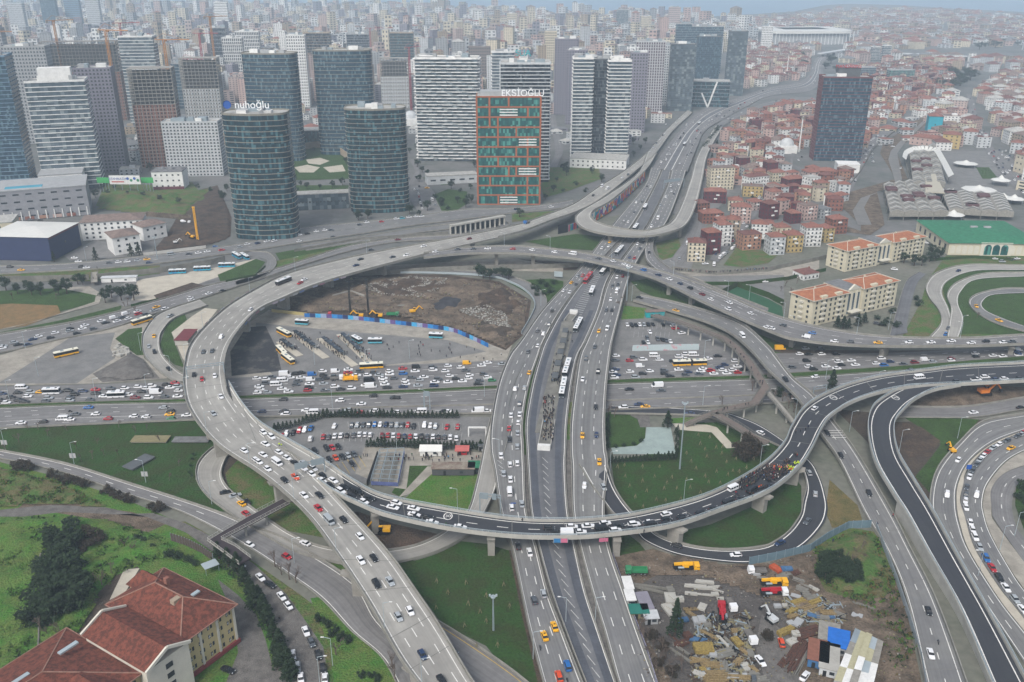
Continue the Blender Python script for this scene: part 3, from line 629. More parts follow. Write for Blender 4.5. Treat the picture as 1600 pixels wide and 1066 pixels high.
V4=viaduct('new_straight_ramp','V4','1450 604 1500 603 8.3; 1412 607 1460 610 8.3; 1378 625 1430 624 8.2; 1362 642 1410 642 8; 1357 672 1396 664 7.6; 1367 720 1401 706 7; 1395 770 1426 751 6.2; 1416 802 1455 799 5.5; 1450 863 1496 874 4.5; 1500 951 1545 961 3; 1550 1068 1604 1070 1.6; 1580 1130 1640 1140 1.2','asph_n','new straight ramp of black asphalt dropping towards the lower right corner',par='conc_l',ph=1.0,glass=True,piers=[(.3,.5,4),(.45,.5,4)],thick=1.4)
solid_line(V4,'V4',.12,.35,a=.12);solid_line(V4,'V4',.85,.35,a=.12);skirt(V4,'V4','conc_l',a=.58)
# vehicles
M['glass']=mat('car_glass','#15191d',rough=.12,spec=.6)
M['tyre']=mat('tyre','#17171a',rough=.85)
M['hub']=mat('wheel_rim','#8c8f92',rough=.4,metal=.6)
M['lampw']=mat('headlight_glass','#dfe3e4',rough=.15)
M['lampr']=mat('taillight_glass','#8f1418',rough=.2)
M['trim']=mat('black_trim','#1e1f21',rough=.6)
PAINT={'w':('white','#d9dadb'),'k':('black','#1a1c20'),'g':('grey','#4c5258'),'s':('silver','#9aa0a4'),'r':('red','#a21d27'),'d':('dark red','#6e1622'),'b':('blue','#1f5f9e'),'n':('navy','#1d3152'),'y':('yellow','#e0a516'),'o':('orange','#c8471f'),'e':('green','#2f7a50'),'t':('turquoise','#4f9fb0')}
for k_,(nm,hx)in PAINT.items():M['paint_'+k_]=mat(nm.replace(' ','_')+'_car_paint',hx,rough=.32,spec=.5)
def loft(st,mi=0):
 """stations (x, half width, z low, z high) joined into a closed hull with chamfered shoulders"""
 mb=MB();n=len(st)
 for x,hw,zl,zh in st:
  c=min(.14,(zh-zl)*.3)
  for y,z in((-hw*.92,zl),(-hw,zl+c),(-hw,zh-c),(-hw*.9,zh),(hw*.9,zh),(hw,zh-c),(hw,zl+c),(hw*.92,zl)):mb.v.append((x,y,z))
 for i in range(n-1):
  for k in range(8):
   a,b=8*i+k,8*i+(k+1)%8;mb.f.append((a,a+8,b+8,b));mb.m.append(mi)
 mb.f+=[tuple(range(8)),tuple(range(8*n-1,8*n-9,-1))];mb.m+=[mi,mi]
 return mb
def frustum(x0,x1,t0,t1,hb,ht,z0,z1):
 mb=MB();mb.v=[(x0,-hb,z0),(x1,-hb,z0),(x1,hb,z0),(x0,hb,z0),(t0,-ht,z1),(t1,-ht,z1),(t1,ht,z1),(t0,ht,z1)]
 mb.f=[(0,1,5,4),(1,2,6,5),(2,3,7,6),(3,0,4,7),(4,5,6,7)];mb.m=[0]*5;return mb
def wheel_mb(x,y,r=.33,w=.22):
 mb=MB();mb.tube((x,y-w/2,r),(x,y+w/2,r),r,n=10,mi=0)
 s_=1 if y>0 else-1;mb.tube((x,y,r),(x,y+s_*(w/2+.01),r),r*.6,n=8,mi=1);return mb
SPEC={'sedan':(4.6,1.8,.86,1.42,2.3,1.0,.35,-.95,-1.55,1.32,.92),'hatchback':(4.1,1.76,.88,1.46,2.05,.95,.4,-1.35,-1.9,1.22,.9),'suv':(4.5,1.86,.98,1.66,2.25,1.05,.5,-1.6,-2.1,1.32,1.0)}
BODY_MESH={}
def small_parts(kind):
 if kind in BODY_MESH:return BODY_MESH[kind]
 L,W,zb,zr,hx,wb,rf,rr,rb,ax,bh=SPEC[kind];h=L/2;w_=W/2
 body=loft([(-h,w_*.8,.38,bh-.16),(-h+.12,w_*.95,.26,bh-.02),(-h+.5,w_,.22,bh),(rb,w_,.2,zb+.02),(0,w_,.2,zb),(wb,w_,.2,zb),(h-.7,w_*.98,.2,zb-.1),(h-.18,w_*.9,.24,zb-.2),(h,w_*.74,.34,.62)])
 glass=frustum(rb,wb,rr,rf,w_*.9,w_*.72,zb-.02,zr-.04)
 roof=frustum(rr-.04,rf+.04,rr+.1,rf-.1,w_*.735,w_*.66,zr-.06,zr+.01)
 P_={'glass':glass.mesh('window_glass',M['glass'])}
 P_['body']={};P_['_b'],P_['_r']=body,roof;P_['roof']={}
 P_['wheel']=[wheel_mb(x,y).mesh('wheel',[M['tyre'],M['hub']])for x in(ax,-ax)for y in(-w_*.9,w_*.9)]
 P_['head']=[];P_['tail']=[]
 for y in(-w_*.66,w_*.66):
  a=MB();a.box((h-.1,y,.56),(.14,.34,.14));P_['head'].append(a.mesh('headlight',M['lampw']))
  a=MB();a.box((-h+.06,y,.66),(.12,.34,.14));P_['tail'].append(a.mesh('taillight',M['lampr']))
 BODY_MESH[kind]=P_;return P_
def new_obj(name,me,parent=None,**kw):
 o=bpy.data.objects.new(name,me);COL.objects.link(o)
 if parent is not None:o.parent=parent
 return tag(o,**kw)
PROTO={}
def make_car(kind,c,detail):
 S=small_parts(kind)
 if detail:
  root=new_obj('taxi' if c=='y' else 'car',None)
  for part,key in(('body','_b'),('roof','_r')):
   if c not in S[part]:S[part][c]=S[key].mesh(part,M['paint_'+c])
   new_obj(part,S[part][c],root)
  new_obj('window_glass',S['glass'],root)
  for m_ in S['wheel']:new_obj('wheel',m_,root)
  if detail>1:
   for m_ in S['head']:new_obj('headlight',m_,root)
   for m_ in S['tail']:new_obj('taillight',m_,root)
  if c=='y':a=MB();a.box((0,0,S and SPEC[kind][3]),(.25,.6,.16));a.build('roof_sign',M['trim'],root)
  return root
 return new_obj('car',whole(kind,c))
def whole_mb(kind):
 L,W,zb,zr,hx,wb,rf,rr,rb,ax,bh=SPEC[kind];S=small_parts(kind);mb=MB()
 I=Matrix.Identity(4);mb.add(S['_b'],I,0);mb.add(S['_r'],I,0);mb.add(frustum(rb,wb,rr,rf,W/2*.9,W/2*.72,zb-.02,zr-.04),I,1)
 for x in(ax,-ax):
  for y in(-W*.45,W*.45):mb.tube((x,y-.1,.33),(x,y+.1,.33),.33,n=6,mi=2)
 return mb
WHOLE={}
def whole(kind,c):
 if(kind,c)not in WHOLE:WHOLE[(kind,c)]=whole_mb(kind).mesh('car',[M['paint_'+c],M['glass'],M['tyre']])
 return WHOLE[(kind,c)]
def van_parts(c,L=5.6,W=2.0,H=2.35,panel=False,pale=False):
 h,w_=L/2,W/2;out=[]
 b=loft([(-h,w_*.94,.4,1.25),(-h+.15,w_,.3,1.3),(h-1.2,w_,.28,1.3),(h-.35,w_*.96,.28,1.1),(h,w_*.85,.35,.85)])
 out.append(('body',b,[M['paint_'+c]]))
 if panel:
  u=frustum(-h+.02,h-1.25,-h+.06,h-1.35,w_,w_*.94,1.28,H-.03);out.append(('cargo_body',u,[M['paint_'+c]]))
  g=frustum(h-1.26,h-.45,h-1.36,h-1.2,w_*.95,w_*.86,1.2,H-.12);out.append(('window_glass',g,[M['glass']]))
 else:
  g=frustum(-h+.05,h-.5,-h+.12,h-1.15,w_*.97,w_*.88,1.2,H-.38);out.append(('window_glass',g,[M['glass']]))
  r=frustum(-h+.05,h-1.05,-h+.25,h-1.4,w_*.9,w_*.78,H-.4,H);out.append(('roof',r,[M['paint_'+c]]))
  p=MB()
  for x in(-h+.15,-h+1.6,-h+2.9,h-1.45):
   for y in(-1,1):p.bar((x,y*w_*.985,1.2),(x,y*w_*.9,H-.38),.12)
  out.append(('pillars',p,[M['paint_'+c]]))
 for x in(h-1.0,-h+1.1):
  for y in(-w_*.88,w_*.88):out.append(('wheel',wheel_mb(x,y,.36),[M['tyre'],M['hub']]))
 for y in(-.66,.66):
  a=MB();a.box((h-.12,y,.75),(.14,.3,.18));out.append(('headlight',a,[M['lampw']]))
  a=MB();a.box((-h+.03,y*1.25,.8),(.1,.16,.34));out.append(('taillight',a,[M['lampr']]))
 return out
def bus_seg(x0,x1,W,H,side,roofm,skirtm,front=False,n=5):
 w_=W/2;out=[]
 b=MB();b.box(((x0+x1)/2,0,.35),(x1-x0,W,.85));out.append(('lower_panel',b,[skirtm]))
 g=MB();g.box(((x0+x1)/2,0,1.2),(x1-x0-.02,W-.04,H-1.62));out.append(('window_band',g,[M['glass']]))
 r=MB();r.box(((x0+x1)/2,0,H-.42),(x1-x0,W,.3));r.box(((x0+x1)/2,0,H-.12),(x1-x0-.2,W-.3,.12));out.append(('roof',r,[roofm]))
 p=MB()
 for i in range(n+1):
  x=x0+.06+(x1-x0-.12)*i/n
  for y in(-1,1):p.box((x,y*(w_-.04),1.19),(.14,.1,H-1.6))
 out.append(('pillars',p,[side]))
 u=MB();u.box(((x0*.65+x1*.35),0,H),(1.5,1.1,.22));out.append(('roof_unit',u,[M['steel']]))
 u=MB();u.box(((x0*.2+x1*.8),0,H),(.9,.8,.12));out.append(('roof_hatch',u,[M['trim']]))
 return out
def bus_parts(kind):
 W,H=2.5,3.1
 wh,ye,tr=M['paint_w'],M['paint_y'],M['trim']
 if kind=='yellow':segs,sk,rf=[(-6,6)],ye,mat('bus_roof_cream','#d8d5c4',.05,2,.5)
 elif kind=='artyellow':segs,sk,rf=[(-9,.2),(1.4,8.6)],ye,mat('bus_roof_cream','#d8d5c4',.05,2,.5)
 elif kind=='metro':segs,sk,rf=[(-9,.2),(1.4,9)],M['paint_g'],mat('bus_roof_white','#d5d6d6',.05,2,.5)
 elif kind=='metrored':segs,sk,rf=[(-9,.2),(1.4,9)],M['paint_r'],mat('bus_roof_red','#a8323a',.05,2,.5)
 elif kind=='metro1':segs,sk,rf=[(-6.5,6.5)],M['paint_g'],mat('bus_roof_white','#d5d6d6',.05,2,.5)
 elif kind=='coach':segs,sk,rf=[(-5.9,5.9)],mat('dark_coach','#2b1a20',rough=.3),wh
 elif kind=='blue':segs,sk,rf=[(-5.5,5.5)],mat('blue_panel','#1f74b8',.2,2,.5,col2='#2fa5b5'),mat('white_roof','#cfd2d3',rough=.6)
 elif kind=='midi':segs,sk,rf=[(-3.8,3.8)],M['paint_t'],wh
 else:segs,sk,rf=[(-4,4)],wh,wh
 out=[]
 for x0,x1 in segs:out+=bus_seg(x0,x1,W,H,tr if kind!='blue' else sk,rf,sk,n=5)
 if len(segs)==2:
  b=MB();
  for k in range(6):b.box((.3+k*.2,0,.5),(.1,W-.15-(k%2)*.2,H-.8))
  out.append(('bellows',b,[tr]))
 h0,h1=segs[0][0],segs[-1][1]
 ax=[h1-2.4,h0+2.6]+([-2.0]if len(segs)==2 else[])
 for x in ax:
  for y in(-1.12,1.12):out.append(('wheel',wheel_mb(x,y,.48,.3),[M['tyre'],M['hub']]))
 for y in(-.9,.9):
  a=MB();a.box((h1,y,.6),(.08,.4,.2));out.append(('headlight',a,[M['lampw']]))
  a=MB();a.box((h0,y,.7),(.08,.3,.3));out.append(('taillight',a,[M['lampr']]))
 return out
def lorry_parts(cab,load,L=7.0,kind='tipper'):
 h=L/2;out=[]
 c=loft([(h-2.0,1.2,.6,2.6),(h-.2,1.2,.5,2.6),(h,1.1,.6,1.6)]);out.append(('cab',c,[cab]))
 g=frustum(h-1.2,h-.04,h-1.2,h-.3,1.22,1.1,1.55,2.45);out.append(('windscreen',g,[M['glass']]))
 f=MB();f.box((-.2,0,.6),(L-.5,.9,.35));out.append(('chassis',f,[M['trim']]))
 b=MB()
 if kind=='tipper':
  x0,x1=-h,h-2.2;xm=(x0+x1)/2
  b.box((xm,0,1.0),(x1-x0,2.4,.15))
  for y in(-1.2,1.2):b.box((xm,y,1.15),(x1-x0,.1,.9))
  for x in(x0+.05,x1-.05):b.box((x,0,1.15),(.1,2.3,.9))
  for k in range(5):
   for y in(-1.28,1.28):b.box((x0+.4+k*(x1-x0-.8)/4,y,1.1),(.1,.08,.95))
  out.append(('tipper_bed',b,[load]))
 elif kind=='box':
  b.box((-1.1,0,1.0),(L-2.3,2.4,2.2));out.append(('cargo_box',b,[load]))
 elif kind=='mixer':
  for k in range(6):
   r0,r1=[.5,1.0,1.2,1.2,1.0,.7,.4][k:k+2];b.tube((-h+.3+k*.75,0,2.6-k*.1),(-h+1.05+k*.75,0,2.5-k*.1),r0,r1,10)
  out.append(('mixer_drum',b,[load]))
 else:
  b.box((-1.1,0,1.0),(L-2.3,2.4,.15))
  for y in(-1.2,1.2):b.box((-1.1,y,1.15),(L-2.3,.08,.4))
  out.append(('flatbed',b,[load]))
 for x in(h-1.1,-h+1.0,-h+2.2):
  for y in(-1.05,1.05):out.append(('wheel',wheel_mb(x,y,.48,.34),[M['tyre'],M['hub']]))
 for y in(-.85,.85):a=MB();a.box((h-.02,y,.8),(.1,.3,.2));out.append(('headlight',a,[M['lampw']]))
 return out
def moto_parts():
 out=[]
 b=MB();b.bar((-.5,0,.75),(.5,0,.8),.28,.3);b.box((.1,0,.35),(.6,.25,.4));out.append(('body',b,[M['paint_k']]))
 for x in(-.65,.65):a=MB();a.tube((x,-.06,.3),(x,.06,.3),.3,n=10);out.append(('wheel',a,[M['tyre']]))
 a=MB();a.bar((.55,-.35,1.05),(.55,.35,1.05),.05);a.bar((.65,0,.3),(.5,0,1.05),.06);out.append(('handlebar',a,[M['hub']]))
 return out
def build_parts(name,parts):
 root=new_obj(name,None)
 for nm,mb,ms in parts:mb.build(nm,ms,root)
 return root
PICK=lambda c:[('body',loft([(-2.5,.88,.4,1.0),(2.0,.92,.35,1.0),(2.6,.8,.4,.8)]),[M['paint_'+c]]),('window_glass',frustum(-.2,1.4,.1,.9,.84,.7,.98,1.62),[M['glass']]),('roof',frustum(.05,.95,.15,.85,.72,.66,1.6,1.68),[M['paint_'+c]]),('cargo_bed',(lambda b:(b.box((-1.35,0,.98),(2.1,1.5,.12)),b)[1])(MB()),[M['trim']])]+[('wheel',wheel_mb(x,y,.38),[M['tyre'],M['hub']])for x in(1.6,-1.6)for y in(-.82,.82)]
def proto(code):
 """code: paint letter(s) + type; returns a fresh object tree"""
 if code in PROTO:return copy_tree(PROTO[code])
 c,t=code[0],code[1:]
 if t=='V':o=build_parts('minibus',van_parts(c))
 elif t=='U':o=build_parts('delivery_van',van_parts(c,5.8,2.1,2.5,True))
 elif t=='C':o=build_parts('delivery_van',van_parts(c,4.5,1.85,1.95,True))
 elif t=='P':o=build_parts('pickup_truck',PICK(c))
 elif t=='M':o=build_parts('motorcycle',moto_parts())
 elif t=='B':o=build_parts('bus',bus_parts({'y':'yellow','Y':'artyellow','m':'metro','r':'metrored','k':'coach','b':'blue','t':'midi','w':'white','g':'metro1'}[c]))
 elif t=='T':o=build_parts('lorry',lorry_parts(M['paint_'+c],M['paint_'+c],7.5,'tipper'))
 elif t=='L':o=build_parts('lorry',lorry_parts(M['paint_'+c],M['paint_w'],7.5,'box'))
 elif t=='F':o=build_parts('lorry',lorry_parts(M['paint_'+c],M['gravel'],6.5,'flat'))
 elif t=='X':o=build_parts('lorry',lorry_parts(M['paint_'+c],M['paint_w'],8.5,'mixer'))
 PROTO[code]=o;return o
def on_road(key,px,py,dz=.7):
 L,Rr=ROADS[key];z=(L[0].z+L[-1].z)/2;best=0
 for _ in range(4):
  p=P(px,py,z+dz);best=min(range(len(L)),key=lambda i:((L[i]+Rr[i])/2-p).xy.length);
  z=(L[best].z+Rr[best].z)/2
 i=max(1,min(len(L)-2,best));t=(L[i+1]+Rr[i+1]-L[i-1]-Rr[i-1])
 if t.xy.length<1e-4:t=Vector((1,0,0))
 c0,c1=(L[i-1]+Rr[i-1])/2,(L[i+1]+Rr[i+1])/2;d=c1-c0
 u=max(0,min(1,((p-c0).x*d.x+(p-c0).y*d.y)/max(1e-6,d.x**2+d.y**2)));z=c0.z+d.z*u
 p=P(px,py,z+dz);p.z=z
 a_,b_=L[best],Rr[best];ac=(b_-a_);ac.z=0;W_=ac.length;nx=Vector((-t.y,t.x,0)).normalized();nx=nx if nx.dot(ac)>0 else-nx
 lt=(p-(c0+d*u)).dot(nx);hw_=abs(ac.dot(nx))/2-1.35
 if hw_>.5 and abs(lt)>hw_ and abs(lt)<hw_+6:p=p-nx*(lt-math.copysign(hw_,lt));p.z=z
 slope=math.atan2(d.z,math.hypot(d.x,d.y))
 return p,math.atan2(t.y,t.x),slope
VEH=[]
def zone(phrase,key,ox,oy,sc_,flip,data,jit=.04,head=None):
 for tok in data.split(';'):
  a=tok.split()
  if len(a)<3:continue
  px,py=ox+float(a[0])/sc_,oy+float(a[1])/sc_
  if key:p,hd,sl=on_road(key,px,py)
  else:p=P(px,py,1.0);p.z=.42;hd,sl=0,0
  if head is not None:hd=R(head)
  if len(a)>3:hd=R(float(a[3]))
  elif flip:hd+=math.pi;sl=-sl
  VEH.append((p,hd+rnd.uniform(-jit,jit),sl,a[2],phrase))
  # every vehicle read off the photograph
zone('on the jammed highway at left','A1',0,532,4,0,'135 295 wV;110 325 k;192 322 s;255 320 y;322 325 wB;425 312 k;465 335 k;518 315 n;598 305 r;598 328 k;690 297 g;780 296 w;745 317 w;728 347 wB;862 288 w;885 318 k;915 297 w;948 283 w;990 297 k;975 325 wU;1038 274 k;1062 292 w;1095 263 r;1110 285 s;1115 312 w;12 332 n;68 352 k;118 370 k;172 347 w;148 387 k;302 358 s;280 382 g;437 355 g;432 377 s;562 370 g;648 347 w;805 337 w;845 355 d;928 355 w;1028 350 g;1110 347 w;35 390 w;5 372 k')
zone('on the open carriageway at left','A2',0,532,4,1,'552 417 b;1020 418 s;1065 440 k;1060 460 y;597 458 w;468 460 g;438 440 kM;835 472 w;912 475 w;674 487 r;1165 465 w;1068 488 e;388 490 wV;435 492 w;268 507 k;130 513 w')
zone('in the avenue queue beside the park','K',0,266,4,0,'205 1055 n;240 1037 w;315 1045 k;345 1015 w;435 1003 s;437 988 k;480 1017 k;515 988 w;530 968 w;583 990 g;633 940 w;660 952 k;710 922 wC;732 942 w;765 918 g;785 897 wC;803 925 w;865 896 r;860 880 w;912 900 g;960 874 s;978 853 y;1042 868 w;1190 797 w;1232 822 w;1305 768 w;1405 757 k;12 1110 w;18 1098 s;88 1074 s;112 1089 k;175 1090 n;887 946 yB')
zone('on the single lane loop beside the ring','K3',0,266,4,0,'1063 910 sP;962 1035 y;930 1100 s;965 1134 k;1055 1240 k')
zone('on the boulevard below the glass towers','J',0,266,4,0,'62 603 k;132 622 y;510 602 k;540 607 w;683 577 g;740 573 w;795 570 w;860 562 s;918 555 y;932 578 n;1070 525 sV;1180 522 g;1240 515 w;1295 507 w;1385 497 r;1500 478 s;1545 460 w;1610 455 n;1668 442 w;1715 440 w;1815 405 wL;1870 402 w;1920 396 k;1978 381 w;2030 373 w;2070 372 g;1870 442 w;2088 420 k;2248 340 g;2292 325 w;2385 320 r;2478 302 w;2515 299 t;2558 292 w;2600 288 w;2635 286 w;3228 243 n;3445 228 w;3585 213 w')
zone('on the great ring viaduct','V2',400,266,4,0,'1332 427 d;1047 473 w;653 555 k;853 541 g;625 593 n;172 700 kB;300 682 w;275 703 r;2107 157 k;2163 100 wV;2197 115 wV;2288 45 w;2325 27 g;1692 328 bF;-35 870 w;-218 1040 w')
zone('on the boulevard ramp below the ring','K',400,266,4,0,'718 495 g;887 432 d')
zone('on the great ring viaduct','V2',0,532,4,0,'1270 70 g;1325 63 g;1262 240 r;1342 220 w;1212 212 k;1380 348 w;1333 455 s;1527 687 w;1600 745 w')
zone('on the great ring viaduct','V2',400,532,4,0,'18 757 w;45 712 w;72 800 w;60 645 w;132 763 wV;178 870 k;247 850 o;300 965 w;397 965 k;390 1045 r')
zone('on the great ring viaduct','V2',400,799,4,0,'457 57 sV;548 50 k;650 155 w;655 303 w;737 290 k;838 435 s;752 450 k;962 620 w;890 657 s;1040 893 n;1163 1055 k')
zone('stopped at the start of the new viaduct','V3',400,532,4,1,'45 572 w;97 600 w;143 697 w;193 732 w;235 768 k;298 765 s;357 798 w;285 800 w;345 835 w;417 842 k;412 872 w;482 872 w;460 905 k;553 915 k;527 940 w;627 945 kV;597 972 k;673 1005 w;705 985 k;877 1012 w;855 1040 w')
zone('stopped at the start of the new viaduct','V3',640,640,4.845,1,'30 745 w;35 792 w;45 822 k;130 808 k;165 855 w;375 900 w')
zone('on the new viaduct above the central road','V3',800,799,4,1,'232 103 k;375 92 w;475 88 w;583 72 w;278 130 k;355 143 wU;425 125 w;565 113 kV;665 88 k;763 78 w;652 128 w;757 120 k;858 66 w;873 95 kV;965 48 k;970 80 k;965 15 w;1063 30 k;1085 58 k;1185 17 k')
zone('near the crowd on the new viaduct','V3',1100,680,7.615,1,'575 655 kV;445 750 k;300 805 kV;145 885 k;10 930 k;355 630 wV;780 605 k')
zone('on the new viaduct right of the crowd','V3',1200,532,4,1,'293 422 w;948 232 wV;1190 262 k;1300 243 wP;1358 227 w;1425 242 n;1478 237 w;1575 235 k')
zone('on the eastern viaduct','V1',800,266,4,0,'-480 508 w;-660 530 w;-340 493 g;-243 490 g;-153 487 w;5 490 r;125 497 w;265 510 w;380 522 wV;540 550 g;632 567 w;733 600 w;705 588 w;822 622 b;915 653 n;982 678 w;1050 707 n;1112 735 k;1188 773 d;1242 805 w;1358 825 w;1350 865 w;1490 892 w;1592 980 w;1695 967 g;1620 985 w;1877 1015 b;1838 1040 wC')
zone('on the eastern viaduct','V1',1200,532,4,0,'415 3 w;515 5 g;687 12 y;882 10 w;1018 10 w;1270 13 w;1362 3 k;1468 10 w;1145 1 w;1525 5 g')
zone('on the central road left carriageway','BL',800,266,4,1,'845 100 k;867 102 w;777 200 w;812 195 g;765 262 g;702 317 g;727 320 w;612 447 y;563 485 w;605 473 w;412 658 s;443 657 r;372 700 y;400 712 g;322 750 w;362 760 w;252 877 k;235 963 g;160 1003 g;198 1020 w')
zone('on the central road left carriageway','BL',800,532,4,1,'162 30 w;100 68 g;108 197 y;78 295 s;20 300 w;47 393 g')
zone('on the central road left carriageway','BL',640,640,4.845,1,'768 40 w;833 32 w;822 95 w;753 140 r;818 175 s;756 222 gP;815 278 s;692 345 w;760 413 w;815 403 w;712 483 s;763 525 w;758 622 wV;773 738 w;850 712 s')
zone('on the central road below the new viaduct','BL',800,799,4,1,'110 252 w;197 512 s;138 553 g;265 717 y;203 775 y;347 962 b;293 1028 o;175 848 kM;345 1052 kM;38 215 k')
zone('on the central road right carriageway','BR',800,266,4,0,'993 98 w;1043 88 w;997 130 w;1012 148 g;962 165 w;918 217 s;912 300 wV;872 350 w;785 460 w;820 450 k;800 488 g;735 543 n;765 548 r;657 668 w;693 660 d;628 722 g;662 712 g;655 757 wV;617 805 w;590 872 g;624 873 k;543 1003 y;595 990 wC')
zone('on the central road right carriageway','BR',800,532,4,0,'518 38 g;463 113 g;538 193 kP;442 240 w;523 415 k;440 592 y;528 590 n;546 757 y;453 905 w')
zone('on the merge ramp','VR',800,266,4,0,'858 512 k')
zone('on the busway','BW',800,266,4,0,'670 508 mB;572 636 gB;500 762 gB;412 975 mB;825 235 gB;773 362 gB')
zone('on the busway','BW',800,266,4,0,'475 680 rB')
zone('on the busway','BW',800,532,4,0,'342 178 mB;318 304 mB')
zone('on the distant end of the central road','BF',800,0,4,0,'1085 775 w;1170 775 gB;1078 905 gB;1010 905 w;1027 905 w;968 965 w;987 962 w;932 1012 w;1150 865 g;1095 968 g;1127 905 g;1180 830 g;1050 865 k;1250 745 w;1200 760 w;1310 700 w;1360 690 g;1420 665 w;1500 640 w;1560 610 w')
zone('on the frontage road below the white tower','V2',800,0,4,0,'862 945 w;872 918 w;882 893 g;893 870 w;925 845 k;937 830 w;962 775 w;905 860 w;1000 760 w;1040 740 w')
zone('in the jam below the bus station','A1',400,532,4,0,'287 187 k;418 190 w;495 193 wC;250 207 k;350 212 bC;420 215 k;577 180 w;575 199 r;573 218 y;648 193 g;628 215 w;697 215 w;738 200 g;770 214 s;835 190 w;835 209 w;918 173 r;920 205 b;1000 165 kC;995 190 w;1103 165 g;1107 183 w;1200 157 w;1183 190 w;1280 167 w;1318 142 yC;1310 185 g;1410 155 w;1448 137 w;1540 145 s;5 235 w;62 240 w;97 226 g;62 265 g;20 285 w;25 305 w;125 275 wV;165 250 wV;162 300 w;203 318 w;70 323 s;8 325 w;215 230 w;280 230 w;262 252 g;250 275 g;340 245 wC;335 270 w;330 293 k;322 310 r;400 242 g;432 235 k;422 268 s;432 307 g;490 222 g;590 245 yT;493 287 w;528 303 k;597 297 w;685 278 w;718 287 wU;708 248 kV;793 234 w;797 253 w;805 272 w;820 292 k;862 235 g;932 250 w;938 270 w;920 287 n;970 230 g;1023 245 s;1050 227 w;1013 280 s;1138 240 g;1118 258 w;1112 280 n;1200 258 w;1210 220 w;1248 237 k;1290 253 w;1328 235 w;1335 215 w;1395 250 g;1387 270 k;1422 208 g;1448 230 w;1475 247 e;722 165 yB;505 240 wF;180 212 wU')
zone('on the open carriageway beside the parking rows','A2',400,532,4,1,'170 367 k;525 374 w;733 344 k;870 357 kP;657 395 w;35 443 n;173 440 k;182 463 w;310 435 w;355 450 wV;573 433 s;515 460 k;650 457 r;738 437 w;875 453 w;1030 457 wV;1170 463 k;1195 445 w;1388 457 wU;1440 445 w')
zone('in the back row of the hedged parking',None,400,532,4,0,'272 562 r;305 558 w;342 548 b;190 583 w;232 575 k;165 597 r;490 535 w;598 530 g;633 528 s;670 527 g;706 527 g;742 525 b;776 525 w;811 525 n;846 528 g;880 528 s;914 528 g;949 528 r;984 535 k;1053 528 w;1090 532 w;1122 537 s;1193 540 r;1260 540 r',head=-94)
zone('in the middle row of the hedged parking',None,400,532,4,0,'340 613 w;420 600 r;453 602 g;492 595 w;530 592 w;567 592 k;610 590 g;646 586 w;681 586 w;714 588 w;788 592 d;824 590 r;858 592 w;892 594 r;928 596 n;963 598 r;998 598 w;1034 598 k;1070 600 g;1106 600 w;1140 602 k;1177 602 g;1214 604 w;1252 610 w',head=94)
zone('in the front rows of the hedged parking',None,400,532,4,0,'440 673 k;477 668 r;514 662 k;368 690 k;332 695 k;458 742 k;498 732 o;540 725 k;575 718 s;612 710 g;600 770 k',head=-62)
zone('parked below the viaduct at left',None,400,799,4,0,'-58 -60 k 120;-130 -100 s 30;-190 -120 k 20')
zone('on the expressway under the ring','E1',400,799,4,0,'192 280 r')
zone('on the loop road under the ring','E2',400,799,4,1,'333 178 w;-54 -68 y;-64 12 r')
zone('on the expressway right of the ring','E1B',400,799,4,0,'1225 865 g')
zone('on the grey flyover ramp','F',800,266,4,0,'797 795 k;1023 877 y;1440 1035 wV;3165 1140 n')
zone('on the grey flyover ramp','F',1200,532,4,0,'110 243 k;455 717 k;370 577 k;633 952 k')
zone('on the road left of the black ramp','F',1200,799,4,0,'1005 622 k;1018 888 w;1065 812 kM')
zone('on the dark loop road','SE',1200,532,4,0,'258 825 s;297 957 s;-47 575 w;-488 455 n;-1028 915 s')
zone('on the dark loop road','SE',1200,799,4,1,'245 60 g;75 195 n;-200 270 w;-572 212 k')
zone('in the jam right of the central road','A1',800,532,4,0,'650 93 w;645 122 g;760 103 g;735 124 r;820 118 w;890 95 wV;922 118 w;1005 127 k;1045 100 w;1090 115 w;1085 82 w;1135 90 wV;1227 112 w;1287 95 k;800 160 wC;645 178 n;630 195 w;655 213 n;640 230 w;738 193 w;817 205 k;862 190 w;773 228 s;950 185 g;953 205 k;987 220 k;1043 180 w;1103 195 n;1085 213 g;1170 207 g;1180 190 w;1195 175 w;1243 187 r;1262 205 w;1318 183 w;1300 167 n;1330 150 n;1343 203 w;1380 182 w;1412 198 r;1410 160 w;1398 127 w;1450 180 k;1112 147 YB')
zone('on the open carriageway right of the central road','A2',800,532,4,1,'732 303 k;908 283 wU;930 312 g;793 397 n;842 430 y;700 427 w')
zone('on the highway below the eastern viaduct','A1',1200,532,4,0,'190 72 w;240 68 k;320 67 w;237 48 s;330 50 g;400 58 k;242 125 k;443 132 w;522 123 w;460 150 k;548 150 w;257 163 w;285 177 k;362 160 w;430 172 w;152 165 g;710 110 w;765 130 n;678 142 w;727 153 b;853 150 g;918 135 d;980 120 wC;1035 133 s;1147 112 d;1157 130 w;1298 80 w;1300 98 k;1407 93 w;1483 105 w;1563 60 wC;1585 98 w;75 50 yU')
zone('on the open carriageway beside the new viaduct','A2',1200,532,4,1,'292 222 w;887 187 g;1445 152 n')
zone('in the car park beside the jam',None,800,266,4,0,'720 965 w;748 967 k;775 967 k;798 965 w;825 965 s;852 965 k;880 962 k;945 965 k;1010 970 w 20;1022 987 r 10;862 1010 w;1062 1017 w 15;845 1050 g;910 1055 g;965 1062 g;940 1058 k;822 1078 k;850 1076 w;990 1070 w',head=-85)
